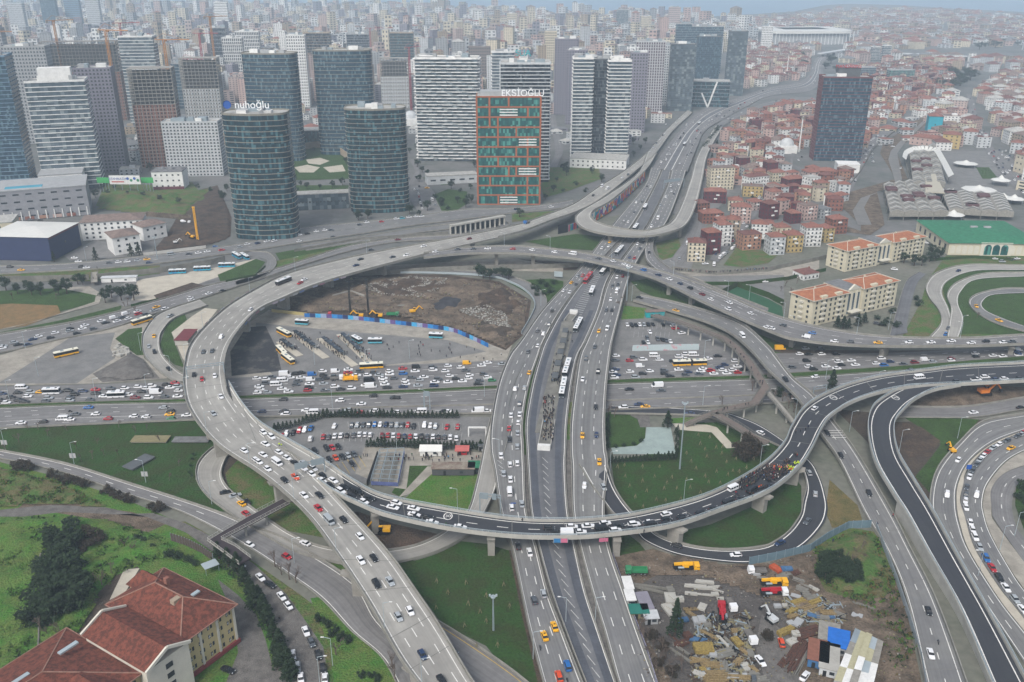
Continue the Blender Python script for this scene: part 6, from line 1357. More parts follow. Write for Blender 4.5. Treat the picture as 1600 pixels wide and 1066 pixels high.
for x in(-20,-34,-46):c=MB();c.box((x,D1*.62,Z1+4.2),(5.5,1.3,.5));c.build('skylight',M['steel_l'],r2)
p=P(330,893);rr_=empty('parking_shelter',(p.x,p.y,.3),R(38),label='small white sheet roof shelter behind the tiled building',cat='shelter');m_=MB();m_.box((0,0,2.6),(5,4,.15));m_.build('roof',M['steel_l'],rr_)
for x in(-2.2,2.2):m_=MB();m_.box((x,-1.6,0),(.15,.15,2.6));m_.build('post',M['steel'],rr_)
def simple_block(name,label,a,b,depth,topy,nf,pitch,wall,roofm,cat='school',roof='hip',rise=3,ww=1.6,hh=1.5):
 root,L,A=framebuild(name,a,b,depth,label,cat);H=top_z(A.y,topy);prism_obj('wall',local_rect(0,0,L,depth),0,H,wall,root);mb=MB()
 if roof=='flat':mb.prism(local_rect(-.3,-.3,L+.3,depth+.3),H,H+.7)
 else:roof_faces(mb,local_rect(0,0,L,depth),H,'hip',0,over=.8,rise=rise)
 mb.build('roof',roofm,root);grid_windows(root,1,L-1,0,.5,H-.3,nf,pitch,ww,hh);return root,L,H
simple_block('school','white four storey school with a long brown roof beside the sports hall',(130,377),(226,371),22,349,4,4.6,M['w_white'],M['r_brown'])
simple_block('school_annex','lower white school annex with rounded balconies facing the boulevard',(180,400),(222,393),20,373,3,4.6,M['w_white'],M['r_brown'])
simple_block('school_annex','small white annex with brown roof at the right end of the school',(226,378),(262,370),16,356,2,4.6,M['w_white'],M['r_brown'])
root,L,H=simple_block('sports_hall','blue walled sports hall with a slightly arched white roof',(82,409),(128,384),46,372,1,60,mat('navy_cladding','#2c3454',.06,4),M['membrane'],'sports hall',rise=2.2)
for k in range(3):m_=MB();m_.box((L/2,-.2-k*.05,H-1.6+k*.4),(L,.2,.3));m_.build('maroon_band',M['w_maroon'],root)
root,L,H=simple_block('villa','white villa with a maroon foot and small domes at the top of the grassy slope',(240,297),(288,296),20,270,3,5,M['w_white'],M['r_grey'],'villa','flat')
m_=MB();m_.box((L/2,-.15,0),(L+.3,.3,2.6));m_.build('maroon_foot',M['w_maroon'],root)
for k in range(3):
 m_=MB()
 for j in range(4):m_.tube((8+k*8,10,H+.7+j*.7),(8+k*8,10,H+1.4+j*.7),[3,2.8,2.2,1.2][j],[2.8,2.2,1.2,.2][j],12)
 m_.build('dome',M['r_grey'],root)
root,L,H=simple_block('podium','wide grey stone podium with slit windows below the white banded tower',(-40,352),(142,336),44,305,4,9,mat('grey_stone','#85868a',.10,6),M['w_grey'],'podium building','flat',ww=4.5,hh=1.2)
for k in range(14):m_=MB();m_.box((4+k*L/14,-.3,0),(.8,.6,H*.3));m_.build('arcade_pillar',M['w_white'],root)
for k,c_ in enumerate(('orange','brick','orange','salmon','brick')):m_=MB();m_.box((L*.35+k*L*.12,-.2,.4),(L*.08,.3,2.6));m_.build('shop_front',M['w_'+c_],root)
p_=prism_obj('roof_pool',local_rect(L*.3,6,L*.62,14),H+.7,H+1.0,mat('pool_water','#4f9fb5',.05,5,.2),root)
root,L,H=simple_block('podium_block','white podium storeys carrying the white banded tower',(66,309),(134,304),34,276,4,6,M['w_white'],M['w_grey'],'podium building','flat',ww=4,hh=1.6)
simple_block('beige_building','beige two storey block cut by the left edge beside the pitch',(-30,376),(24,372),24,352,2,5,M['w_cream'],M['r_pale'],'building','flat')
simple_block('long_low_building','long low pink tiled block beyond the river behind the market',(1420,226),(1468,232),16,213,2,5,M['w_salmon'],M['r_red'],'building')
simple_block('yellow_building','yellow building with tiled roof beyond the market end',(1470,232),(1498,234),18,210,4,5,M['w_yellow'],M['r_red'],'building')
simple_block('turquoise_building','building wrapped in bright turquoise sheeting near the river',(1448,208),(1470,209),22,182,1,90,mat('turquoise_sheet','#1f93a5',.08,6),M['r_red'],'building')
simple_block('red_roofed_block','long cream block with red roof at the right edge above the market',(1582,268),(1640,285),24,240,3,5,M['w_cream'],M['r_red'],'building')
simple_block('white_pavilion','white flat roofed pavilion at the foot of the dark striped tower',(1308,271),(1342,272),18,258,1,6,M['w_white'],M['w_white'],'pavilion','flat')
simple_block('stone_podium','white low podium at the foot of the white tower pair',(890,262),(978,266),30,248,2,5,M['w_white'],M['r_pale'],'podium building','flat')
simple_block('low_pavilion','pale low pavilion with teal lettering between the towers',(668,290),(746,286),14,277,1,8,M['w_lgrey'],M['r_pale'],'pavilion','flat',ww=5)
root,L,H=simple_block('link_bridge','glazed link bridge joining the two front glass towers',(458,330),(546,326),12,306,1,3,G['grey'],M['r_pale'],'bridge','flat')
simple_block('curved_mall','low glazed shopping arcade between the rear glass towers',(450,232),(540,230),24,206,3,5,G['teal'],M['r_pale'],'shopping arcade','flat')
m_=MB();pl=smooth([P(449,250,1),P(470,236,1),P(495,231,1),P(520,234,1),P(545,250,1)],5);wall_along(pl,7,.8).build('garden_wall',M['w_tan'],label='curved tan retaining wall behind the tower garden',cat='wall')
def dome(bx,by,r,lab):
 p=P(bx,by);root=empty('mosque',(p.x,p.y,0),label=lab,cat='mosque');m_=MB();m_.box((0,0,0),(r*2.4,r*2.4,r));m_.build('hall',M['w_white'],root);m_=MB()
 for j in range(6):a0,a1=R(15*j),R(15*j+15);m_.tube((0,0,r+r*math.sin(a0)),(0,0,r+r*math.sin(a1)),r*math.cos(a0),max(.05,r*math.cos(a1)),14)
 m_.build('dome',M['w_lgrey'],root);m_=MB();m_.tube((r*1.8,0,0),(r*1.8,0,r*4),.9,.7,8);m_.tube((r*1.8,0,r*4),(r*1.8,0,r*5),.9,.05,8);m_.build('minaret',M['w_white'],root)
dome(1228,238,8,'white domed mosque with minaret left of the dark striped tower');dome(642,195,9,'pale domed mosque right of the rear glass tower');dome(1217,120,8,'small distant domed mosque left of the highway bend')
# walls
def wallpx(name,s,h,t,m,label,cat='wall',z=0.0,panels=None,n=1,pm=None):
 a=nums(s);pl=smooth([P(a[i],a[i+1],z)for i in range(0,len(a),2)],n)
 if panels is None:return wall_along(pl,h,t).build(name,M[m]if isinstance(m,str)else m,label=label,cat=cat)
 root=empty(name,(0,0,0),label=label,cat=cat);k=0
 for d in walk(pl,0,panels,.12):
  if len(d)>1:wall_along(d,h,t).build('panel',(pm[k%len(pm)]if pm else(M[m]if isinstance(m,str)else m)),root);k+=1
 for d in walk(pl,0,.1,panels+.02):b=MB();b.box((d[0].x,d[0].y,d[0].z),(.16,.16,h+.25));b.build('post',M['steel'],root)
 return root
mcol=[mat('mural_'+n_,c_,.12,3,.85)for n_,c_ in(('blue','#2d6fa0'),('red','#b0433c'),('yellow','#c99a3a'),('pink','#b5647d'),('violet','#5b4a86'),('teal','#3a8f8f'),('orange','#c96a32'),('white','#c9c6bd'))]
def mural(s,z0,z1,label):
 a=nums(s);A=[P(a[i],a[i+1],z1)for i in range(0,len(a),2)];pl=smooth([Vector((p.x,p.y,z0))for p in A],6);root=empty('mural_wall',label=label,cat='mural wall');rr=random.Random(5)
 wall_along(pl,z1-z0,.5).build('wall',M['conc'],root)
 L,nn=walk(pl,0,3.0,.01),0
 for d in L[:95]:
  mb=MB();c0,c1=d[0],d[-1];u=c1-c0;
  if u.length<.5:continue
  nrm=Vector((u.y,-u.x,0)).normalized()*.3;h=z1-z0;zs=sorted([0,h]+[rr.uniform(.1,.9)*h for _ in range(3)])
  for a_,b_ in zip(zs,zs[1:]):
   t0,t1=rr.uniform(-.3,.2),rr.uniform(.8,1.3);mb.face([c0+u*t0+nrm+Vector((0,0,a_)),c0+u*t1+nrm+Vector((0,0,a_)),c0+u*(t1+rr.uniform(-.3,.3))+nrm+Vector((0,0,b_)),c0+u*(t0+rr.uniform(-.3,.3))+nrm+Vector((0,0,b_))],rr.randrange(8))
  mb.build('painted_panel',mcol,root)
mural('927 341, 926 333, 957 314, 985 290, 1008 268',1.0,9.0,'long wall under the horseshoe bridge painted with bright abstract shapes')
wallpx('painted_hoarding','888 362, 914 352',5,.4,'dark','pink and teal painted hoarding under the ring viaduct','hoarding',panels=2.2,pm=[mcol[3],mcol[5],mcol[0],mcol[1]])
r_=wallpx('dark_poster','872 366, 887 363',7,.4,mat('poster_black','#1a1b20'),'black poster panel with a small white crest left of the painted hoarding','poster')
for i in range(22):
 pass
root=empty('colonnade',label='row of concrete columns holding the upper slip road',cat='colonnade')
A,B=P(704,368,0),P(788,352,0)
for k in range(12):p=A.lerp(B,k/11);m_=MB();m_.box((p.x,p.y,0),(1.3,1.3,7));m_.build('column',M['conc_l'],root)
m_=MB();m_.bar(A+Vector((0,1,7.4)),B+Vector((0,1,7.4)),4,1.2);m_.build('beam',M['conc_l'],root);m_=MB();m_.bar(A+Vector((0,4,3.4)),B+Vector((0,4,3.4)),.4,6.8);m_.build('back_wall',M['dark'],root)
wallpx('retaining_wall','460 394, 560 376, 700 366',2.2,.5,'conc_d','streaked concrete retaining wall along the upper slip road')
wallpx('retaining_wall','415 436, 520 412, 640 400',1.6,.5,'conc_d','low retaining wall behind the ring viaduct',z=0)
wallpx('retaining_wall','560 432, 700 424, 800 422, 905 418',3.5,.5,'conc_d','long stained retaining wall under the eastern viaduct',z=0)
wallpx('retaining_wall','0 441, 60 440, 140 438',4,.5,'conc_d','grey retaining wall above the park at left');wallpx('retaining_wall','152 437, 240 428, 330 414, 352 408',4,.5,'conc_d','grey retaining wall behind the blue buses')
wallpx('shoring_wall','228 338, 300 344',4,.5,'soil_y','yellow shored wall above the dug hillside yard',panels=1.6)
wallpx('riverside_wall','1050 423, 1120 430, 1200 424, 1280 407, 1325 395',3.0,.5,'conc_d','curved riverside wall where spectators stand');wallpx('riverside_wall','1080 446, 1160 446, 1230 438, 1290 424',2.5,.4,'grass_dk','dark green fence below the riverside wall','fence')
wallpx('river_wall','1320 300, 1345 268, 1362 236, 1390 212, 1440 176, 1480 152',2.2,.5,'conc_d','left bank wall of the empty river channel');wallpx('river_wall','1396 340, 1382 300, 1402 286, 1420 282, 1412 240',2.0,.5,'conc_d','right bank wall of the empty river channel')
wallpx('boundary_wall','57 1060, 62 1000, 60 930, 62 880, 65 870',1.6,.4,'conc_d','old boundary wall along the dark bushes at lower left');wallpx('boundary_wall','98 985, 118 962, 133 942',1.5,.5,'conc_d','short broken wall beside the dark bushes')
wallpx('timber_fence','268 845, 290 852, 315 864, 335 878',3.2,.2,mat('weathered_timber','#4f4540',.2,1),'tall weathered timber fence above the lower left street','fence',panels=1.2)
bl_=[mat('banner_'+n_,c_,.18,1.2,.7)for n_,c_ in(('blue','#1c5f9e'),('navy','#22305a'),('sky','#3f97c4'),('white','#8797b3'),('red','#5d4a7c'),('blue2','#2a78b4'))]
wallpx('banner_hoarding','476 496, 540 499, 615 507, 697 517, 730 528, 768 546',2.6,.2,'steel','long blue printed hoarding between the bus station and the dug ground','hoarding',panels=3.2,pm=bl_,n=3)
wallpx('yellow_wall','425 488, 480 494',2,.4,mat('yellow_concrete','#a59868',.08),'short yellowish wall under the ring viaduct')
wallpx('concrete_wall','520 468, 548 460, 570 468',3,.5,'conc','bent concrete wall stub inside the dug ground');wallpx('blue_fence','1170 883, 1215 874, 1265 862, 1293 843, 1325 826, 1368 824',3.2,.2,mat('grey_blue_sheet','#5d727c',.08,2),'grey blue sheet fence curving round the construction yard','fence',panels=3.4)
wallpx('sheet_fence','1368 826, 1378 852, 1400 910, 1420 970, 1438 1030, 1448 1090',2.6,.15,mat('mesh_fence','#8a9296',.1,1),'pale mesh fence between the yard and the right road','fence',panels=3.0)
wallpx('purple_fence','957 872, 972 915, 990 968, 1010 1020, 1028 1080',2.2,.15,mat('printed_purple','#5f5a78',.3,.8,col2='#9a97a3'),'purple and white printed fence beside the central road','fence',panels=3.0)
wallpx('green_fence','795 640, 806 600, 820 570',2,.1,'grass_dk','green netting beside the central road','fence',z=3.5)
wallpx('hoarding','988 549, 1092 547',3.6,.2,mat('billboard_pale','#a9b6b8',.1,4,.7,col2='#b98f95',thr=(.55,.6)),'long pale printed billboard between the car park and the jam','billboard')
wallpx('green_fence','1345 378, 1352 372',2,.1,'grass_dk','short green fence by the river','fence');wallpx('hoarding','224 400, 322 388',2.2,.2,mat('white_hoarding','#b5b3ad',.1,3),'white hoarding between the boulevard and the dug hillside','hoarding')
wallpx('green_fence','1452 408, 1520 404, 1582 408',2.2,.12,'grass_dk','dark green fence between the loops and the hall','fence');wallpx('green_fence','205 480, 248 470',1.8,.12,'grass_dk','green fence above the avenue queue','fence');wallpx('green_fence','353 442, 400 432, 415 418',1.8,.12,'grass_dk','green fence round the blue bus lot','fence')
# ground relief, trees, hedges
def in_px(poly,x,y):return inpoly(x,y,poly)
def relief(name,s,hmax,m,seed,step=2.0,label=None,base=.35,fs=.12,kind='structure',cat=None,edge=6.0):
 poly=[(p.x,p.y)for p in pxpoly(s)];xs,ys=[p[0]for p in poly],[p[1]for p in poly];nx,ny=int((max(xs)-min(xs))/step)+2,int((max(ys)-min(ys))/step)+2
 mb=MB();idx={}
 def dist(x,y):
  b=1e9
  for i in range(len(poly)):
   x1,y1=poly[i-1];x2,y2=poly[i];dx,dy=x2-x1,y2-y1;t=max(0,min(1,((x-x1)*dx+(y-y1)*dy)/(dx*dx+dy*dy+1e-9)));b=min(b,math.hypot(x-x1-dx*t,y-y1-dy*t))
  return b
 for j in range(ny):
  for i in range(nx):
   x,y=min(xs)+i*step,min(ys)+j*step
   if inpoly(x,y,poly):
    e=min(1,dist(x,y)/edge);h=noise.fractal(Vector((x*fs,y*fs,seed*7.1)),1.0,2.0,4)*.5+.55;idx[(i,j)]=len(mb.v);mb.v.append((x,y,base+max(0,hmax*h*e)))
 for(i,j),a in list(idx.items()):
  if(i+1,j)in idx and(i,j+1)in idx and(i+1,j+1)in idx:mb.f.append((a,idx[(i+1,j)],idx[(i+1,j+1)],idx[(i,j+1)]));mb.m.append(0)
 o=mb.build(name,M[m],label=label,kind=kind,cat=cat)
 for p in o.data.polygons:p.use_smooth=True
 return o
relief('dug_ground','430 478, 470 455, 560 434, 700 434, 780 444, 826 472, 820 520, 788 546, 720 520, 640 500, 560 488, 480 490',3.0,'soil_y',1,2.2)
relief('soil_heap','570 452, 600 438, 690 440, 720 452, 640 470, 600 472',4.5,'soil',2,2);relief('soil_heap','600 480, 640 470, 660 480, 640 492',3.5,'conc_d',12,1.5);relief('soil_heap','740 500, 790 505, 815 520, 790 540, 740 520',4.0,'soil_dk',13,2);relief('soil_heap','740 462, 790 452, 822 478, 800 500, 740 490',5.0,'soil',3,2)
M['coal']=MATS['coal_soil'];relief('coal_heap','664 482, 690 464, 730 470, 722 490, 690 494',4.5,'coal',4,1.5);relief('gravel_heap','150 590, 180 566, 205 552, 225 562, 246 590, 200 597',7.5,'gravel',5,1.5,fs=.04,edge=16)
relief('rubble_ground','985 880, 1060 866, 1180 892, 1290 860, 1270 900, 1300 940, 1380 950, 1420 1010, 1430 1075, 1380 1075, 1300 1000, 1230 950, 1100 905, 1000 900',1.0,'soil_y',6,1.5,edge=4)
relief('rough_grass','-60 735, 0 730, 100 755, 180 795, 60 790, 0 795, -60 800',1.5,'grass_mix',7,1.6);relief('rough_grass','-60 815, 0 808, 90 806, 170 812, 230 830, 300 868, 270 870, 215 885, 190 895, 160 925, 140 970, 90 1040, 60 1080, -80 1090',2.2,'grass_b',8,1.6)
relief('thicket_ground','1275 855, 1330 832, 1368 840, 1385 885, 1360 935, 1300 925, 1272 890',3.5,'grass_mix',9,1.5)
relief('hillside','150 328, 165 288, 240 300, 290 300, 335 294, 305 318, 285 345, 235 337',7.0,'grass_mix',10,3,edge=26);relief('dug_hillside','262 368, 300 318, 345 300, 362 335, 362 372, 330 384, 248 392',7.5,'soil',11,3,edge=30)
M['leaf_dk']=mat('dark_leaves','#1a2a18',.45,2,.9,col2='#27361e');M['leaf']=mat('leaves','#26381f',.4,2,.9,col2='#1c2b17');M['leaf_br']=mat('brown_leaves','#3a3026',.35,2,.9,col2='#2b291d');M['leaf_y']=mat('fresh_leaves','#52752c',.3,2,.9,col2='#3d5627')
M['bark']=mat('bark','#4a4039',.2,1,.95);M['twig']=mat('twigs','#5b5049',.2,1,.95)
def leaves(n,shape,size,rr):
 mb=MB()
 for _ in range(n):
  c=shape(rr);a,b=rr.uniform(0,6.28),rr.uniform(-.9,.9);u=Vector((math.cos(a),math.sin(a),b)).normalized()*size*rr.uniform(.6,1.3);v=Vector((-math.sin(a),math.cos(a),rr.uniform(-.7,.7))).normalized()*size*rr.uniform(.5,1.1)
  mb.face([c-u-v*.4,c+u*.2-v,c+u+v*.4,c-u*.2+v])
 return mb
def clumps(n,rx,rz,zc,rr,thin=.0):
 cl=[]
 for _ in range(n):
  a,r_,z=rr.uniform(0,6.28),rr.uniform(.25,.9),rr.uniform(-.85,.85);k=math.sqrt(max(.05,1-z*z));cl.append((Vector((math.cos(a)*rx*r_*k,math.sin(a)*rx*r_*k,zc+z*rz)),rr.uniform(.25,.45)*rx))
 def f(r2):
  c,r_=r2.choice(cl);d=Vector((r2.gauss(0,1),r2.gauss(0,1),r2.gauss(0,.8)));d=d.normalized()*r_*(r2.random()**.4);return c+d
 return f
def conif(h,r):
 def f(rr):
  t=rr.random()**.8;z=h*(.08+.92*t);lay=.75+.25*math.sin(t*22);rad=r*(1-t)**.8*lay*math.sqrt(rr.uniform(.3,1));a=rr.uniform(0,6.28);return Vector((math.cos(a)*rad,math.sin(a)*rad,z))
 return f
def branches(rr,h,spread,depth=4):
 mb=MB()
 def go(p,d,L,r,k):
  q=p+d*L;mb.tube(p,q,r,r*.62,4 if k<depth else 5)
  if k==0:return
  for _ in range(3 if k>1 else 4):
   nd=(d+Vector((rr.uniform(-1,1),rr.uniform(-1,1),rr.uniform(-.2,.6)))*spread).normalized();go(p+d*L*rr.uniform(.55,1),nd,L*rr.uniform(.55,.8),r*.6,k-1)
 go(Vector((0,0,0)),Vector((0,0,1)),h*.32,.03*h,depth);return mb
TP={}
def tproto(kind):
 rr=random.Random(sum(map(ord,kind)))
 if kind in TP:return TP[kind]
 k=kind.rstrip('0123456789');parts=[]
 if k=='conifer':parts=[('trunk',(lambda m_:(m_.tube((0,0,0),(0,0,.7),.03,.02,6),m_)[1])(MB()),'bark'),('crown',leaves(620,conif(1,.24),.035,rr),'leaf_dk')]
 elif k=='hedge':parts=[('trunk',(lambda m_:(m_.tube((0,0,0),(0,0,.5),.04,.03,5),m_)[1])(MB()),'bark'),('crown',leaves(380,conif(1,.42),.055,rr),'leaf_dk')]
 elif k in('round','brown','fresh'):
  m_=MB();m_.tube((0,0,0),(0,0,.35),.035,.025,6)
  for _ in range(5):a=rr.uniform(0,6.28);m_.tube((0,0,.3),(math.cos(a)*.22,math.sin(a)*.22,rr.uniform(.5,.75)),.02,.008,5)
  parts=[('trunk',m_,'bark'),('crown',leaves(1300,clumps(16,.42,.32,.6,rr),.035,rr),{'round':'leaf','brown':'leaf_br','fresh':'leaf_y'}[k])]
 elif k in('shrub','brownshrub','darkshrub'):parts=[('stems',(lambda m_:(m_.tube((0,0,0),(0,0,.4),.03,.02,5),m_)[1])(MB()),'bark'),('foliage',leaves(1000,clumps(14,.62,.4,.42,rr),.05,rr),{'shrub':'leaf','brownshrub':'leaf_br','darkshrub':'leaf_dk'}[k])]
 elif k=='bare':parts=[('branches',branches(rr,1,.75,4),'twig')]
 elif k=='sapling':
  m_=MB()
  for a in(0,2.09,4.19):m_.bar((math.cos(a)*.6,math.sin(a)*.6,0),(math.cos(a)*.12,math.sin(a)*.12,1.5),.12)
  m_.bar((-.3,0,1.0),(.3,0,1.0),.1);t_=MB();t_.tube((0,0,0),(0,0,2.4),.05,.03,4)
  for i in range(5):a=i*1.3;t_.tube((0,0,1.2+i*.2),(math.cos(a)*.5,math.sin(a)*.5,1.8+i*.22),.03,.015,4)
  parts=[('stakes',m_,'yellowp' if 0 else 'stake'),('stem',t_,'twig')]
 TP[kind]=[(nm,mb.mesh(nm,M[mm]))for nm,mb,mm in parts];return TP[kind]
M['stake']=mat('stake_wood','#7d7658',.1,2)
TREES=[]
def plant(kind,data,h,phrase,z=.3,hv=.2,ox=0,oy=0,sc_=1,desc=None,wide=1.0):
 a=nums(data)
 for i in range(0,len(a),2):TREES.append((kind,ox+a[i]/sc_,oy+a[i+1]/sc_,h*rnd.uniform(1-hv,1+hv),phrase,z,desc,wide))
plant('darkshrub','380 200 340 330 420 260 330 420 400 330 300 440 430 520 330 620 390 640 280 700 450 600 350 560 300 560 420 420 250 660',9,'in the thicket left of the tiled building',ox=0,oy=799,sc_=4,wide=1.25)
plant('brownshrub','540 250 600 200 520 180',7,'in the thicket left of the tiled building',ox=0,oy=799,sc_=4);plant('bare','640 470 580 480 700 400 300 790 260 760 380 790 420 830 780 230 830 270',7,'around the thicket left of the tiled building',ox=0,oy=799,sc_=4)
plant('shrub','900 210 950 240 1120 300 1180 320 1220 340 860 190 1060 290',3,'on the slope above the tiled building',ox=0,oy=799,sc_=4)
plant('conifer','1370 300 1430 350 1490 400 1530 460 1570 540 1597 610',8,'in the row beside the parked cars',ox=0,oy=799,sc_=4,wide=1.7);plant('conifer','20 580 50 650 75 720 110 790 150 850 180 920 200 980 230 1040 130 900 165 980 200 1060',7,'in the row beside the parked cars',ox=400,oy=799,sc_=4,wide=1.8)
plant('bare','210 430 120 350 160 400 250 450 500 900 850 980 870 1060',8,'between the street and the expressway',ox=400,oy=799,sc_=4);plant('darkshrub','400 690 450 720 500 750 540 790 580 820 470 780 520 810 660 1040 760 1060 720 1040',2.6,'in the bank bed beside the expressway',ox=400,oy=799,sc_=4)
plant('brownshrub','100 810 150 800 190 815 330 860 380 880 430 895 480 900 530 920 670 960 720 985 780 1010 820 1020 950 1060 1000 1070',4,'along the fence of the expressway at left',ox=0,oy=532,sc_=4)
plant('round','10 455 28 460 45 456 64 462 92 462 85 455 105 460 165 474 175 466 190 470 205 462 130 446 122 445 210 470 50 462',9,'in the park at upper left');plant('bare','88 468 20 468 200 478 210 490 195 480',6,'in the park at upper left')
plant('conifer','25 398 57 372 68 370 60 404 150 408 206 402 218 400 10 402 85 410',9,'around the school and sports hall',wide=1.3)
plant('hedge',' '.join(f'{430 + i * 6.3:.0f} {676 - 24 * min(1, i / 13) + .05 * i:.0f}' for i in range(46)),4.0,'in the back hedge of the parking rows');plant('hedge',' '.join(f'{574 + i * 5.7:.0f} {699 + .12 * i:.0f}' for i in range(32)if i!=25),4.2,'in the front hedge of the parking rows')
plant('conifer','1054 995',14,'in the construction yard',hv=0,wide=1.0);plant('conifer','1043 668',8,'by the grey gravel yard',hv=0,wide=1.6);plant('conifer','1299 610',11,'beside the new viaduct above the highway',hv=0,wide=1.4)
plant('bare','1000 985 1012 1000 1020 1015 1035 1020 1030 1035 1045 1045 1015 1030 1050 1060 1005 1005 1065 1050 1040 1030 1025 1050',7,'in the bare scrub of the construction yard');plant('brownshrub','1020 1000 1035 1015 1030 1040 1050 1055 1300 1000 1310 1005 1200 1000',3.5,'in the bare scrub of the construction yard')
plant('hedge',' '.join(f'{956 + i * 5.5:.0f} {724 - .3 * i:.0f}' for i in range(19))+' '+' '.join(f'{1056 + (i % 2) * 3} {716 - i * 6}' for i in range(8))+' '+' '.join(f'{949 + (i%2)*2} {704 - i * 7}' for i in range(8)),3.4,'in the hedge round the grey gravel yard');plant('shrub','1002 691 990 696 975 699 962 700',2,'edging the small round lawn')
plant('brownshrub','1160 716 1172 712 1166 706',9,'on the lawn beside the footbridge',hv=.05);plant('bare','1175 612 1232 636 1222 628 1128 634 960 652 950 648 1240 645 1210 625 1226 650',8,'near the footbridge');plant('darkshrub','1240 625 1247 628 1215 620',5,'near the footbridge')
plant('darkshrub','1285 880 1300 890 1315 900 1330 895 1310 875 1295 905 1340 910 1280 900 1325 915 1290 882 1305 892 1320 888 1295 897 1310 907 1325 898 1340 900 1300 880 1288 910 1312 896 1330 908',4.5,'in the thicket of the construction yard',z=1.5);plant('bare','1320 880 1335 870 1345 865 1350 880 1330 885 1310 885',5,'in the thicket of the construction yard',z=1.5)
plant('round','1460 408 1452 410 1468 404 1455 402 1412 412 1428 416 1440 416',8,'beside the farther dormitory');plant('conifer','1317 514 1308 512 1325 514 1340 510 1350 505',7,'in front of the nearer dormitory',wide=1.7);plant('shrub','1370 500 1385 505 1400 512 1395 490 1380 510',4,'in front of the nearer dormitory');plant('bare','1227 448 1245 444 1235 462 1220 456',6,'behind the nearer dormitory')
plant('round','755 436 765 438 785 436 795 438 775 434 748 432',8,'behind the dug ground');plant('shrub','845 445 855 450 840 455 850 462 865 445 838 462 860 458 832 452',4,'on the verge left of the central road');plant('bare','965 465 970 475 978 480 966 485',7,'right of the central road');plant('bare','1328 510 1526 498',5,'on the right loop lawns');plant('shrub','1436 478 1432 470',4,'on the right loop lawns')
plant('sapling','703 790 815 800 922 800 1150 810 1090 715 1120 765 1175 655 1165 600 1235 615 1205 690 1217 735 1275 680 1317 675 1310 715 1340 770 1400 750 1465 805 1510 750 1380 825 1278 830 708 860 890 860 1000 865 1207 860 735 920 815 890 842 950 950 935 968 900 1030 935 1113 930 1177 960 770 990 902 1005 820 1050 1300 900 1228 895 1090 880 1350 850 1420 830 660 800 1055 1000 960 1010 1130 1010',.95,'on the wide lawn under the new viaduct',ox=800,oy=532,sc_=4,hv=.1)
plant('sapling','1130 450 1312 460 1440 540 1328 590 1125 615 1303 725 1510 850 1548 470 1585 605 1400 640 1200 520 1440 700 1380 860',1.0,'on the dark field below the new viaduct',ox=400,oy=799,sc_=4,hv=.1)
plant('bare','120 640 480 680 510 760 580 745 735 720 850 580 1060 880 920 560 745 550 420 570 175 560 1120 790 650 720 300 600 1000 640 240 560 40 700 610 650',5,'on the bank left of the ring',ox=0,oy=532,sc_=4)
plant('shrub','1200 750 1190 790 1185 830 1200 850 1210 720',1.2,'on the bank left of the ring',ox=0,oy=532,sc_=4);plant('shrub','1595 765 1605 790 1600 810 1592 780',4,'in the bed at the right edge')
plant('round','1135 360 1118 335 1085 300 1160 345 1176 318 1205 358 1225 340 1245 375 1190 385 1298 395 1175 365 1250 310',6,'among the riverside houses');plant('bare','1230 338 1240 340 1250 336 1120 370 1215 345',7,'among the riverside houses')
plant('round','1290 108 1298 100 1306 112 1250 118 1255 105 1478 130 1488 122 1498 128 1508 118 1516 126 1470 135 1500 135 1490 138 1252 95 1260 88 1590 72 1570 70 1555 75 1600 78 1530 78 1540 74 1420 68 1350 68',16,'in the distant green patches',hv=.3,wide=1.8)
plant('round','880 268 885 275 812 340 990 226 760 120 600 130 735 90 725 92 668 330 690 322 736 318',8,'between the towers');plant('round','652 262 660 270 655 285 668 275 690 288 705 296 715 318 735 296 728 325 742 262 748 268 640 240 650 232 660 225 870 285 885 262 905 262 925 272 940 285 865 300 852 312 1000 235 1008 225 990 245 455 268 460 285 470 292 480 296 500 296 520 294 535 290 545 262 452 258 540 255 560 345 575 343 640 335 655 338 355 300 350 315 150 310 160 300 235 268 228 262 350 270 340 268 200 262 210 255 5 312 20 308',7,'planted round the towers',hv=.3)
plant('shrub','680 310 690 322 700 328 720 300 730 310 900 290 915 300 880 300 465 300 490 303 520 303 540 300 505 240 490 236 475 242',4,'planted round the towers')
plant('conifer','1185 180 1180 190 1120 230 1112 250 1116 262',8,'along the highway beyond the horseshoe bridge',wide=1.6)
plant('shrub',' '.join(f'{1096 + 2.0 * i:.0f} {237 - 2.6 * i:.0f}' for i in range(14)),5,'in the dark tree strip beside the highway');plant('darkshrub','180 300 200 310 225 312 250 318 170 308 280 322 310 300 330 305 345 310',4,'on the grassy slope above the school',z=4)
tl={}
KN={'conifer':('conifer','dark green conifer'),'hedge':('hedge_conifer','clipped dark conifer'),'round':('tree','round green tree'),'brown':('tree','brown tree'),'fresh':('tree','fresh green tree'),'shrub':('shrub','green shrub'),'brownshrub':('shrub','brown bushy shrub'),'darkshrub':('shrub','dark green bush'),'bare':('bare_tree','leafless tree'),'sapling':('sapling','staked young tree')}
for t in TREES:
 q=proj(P(t[1],t[2]));tl.setdefault((t[0],t[4]),[]).append(t)
var={'conifer':2,'round':3,'bare':3,'shrub':2,'darkshrub':2,'brownshrub':2,'hedge':2,'sapling':1}
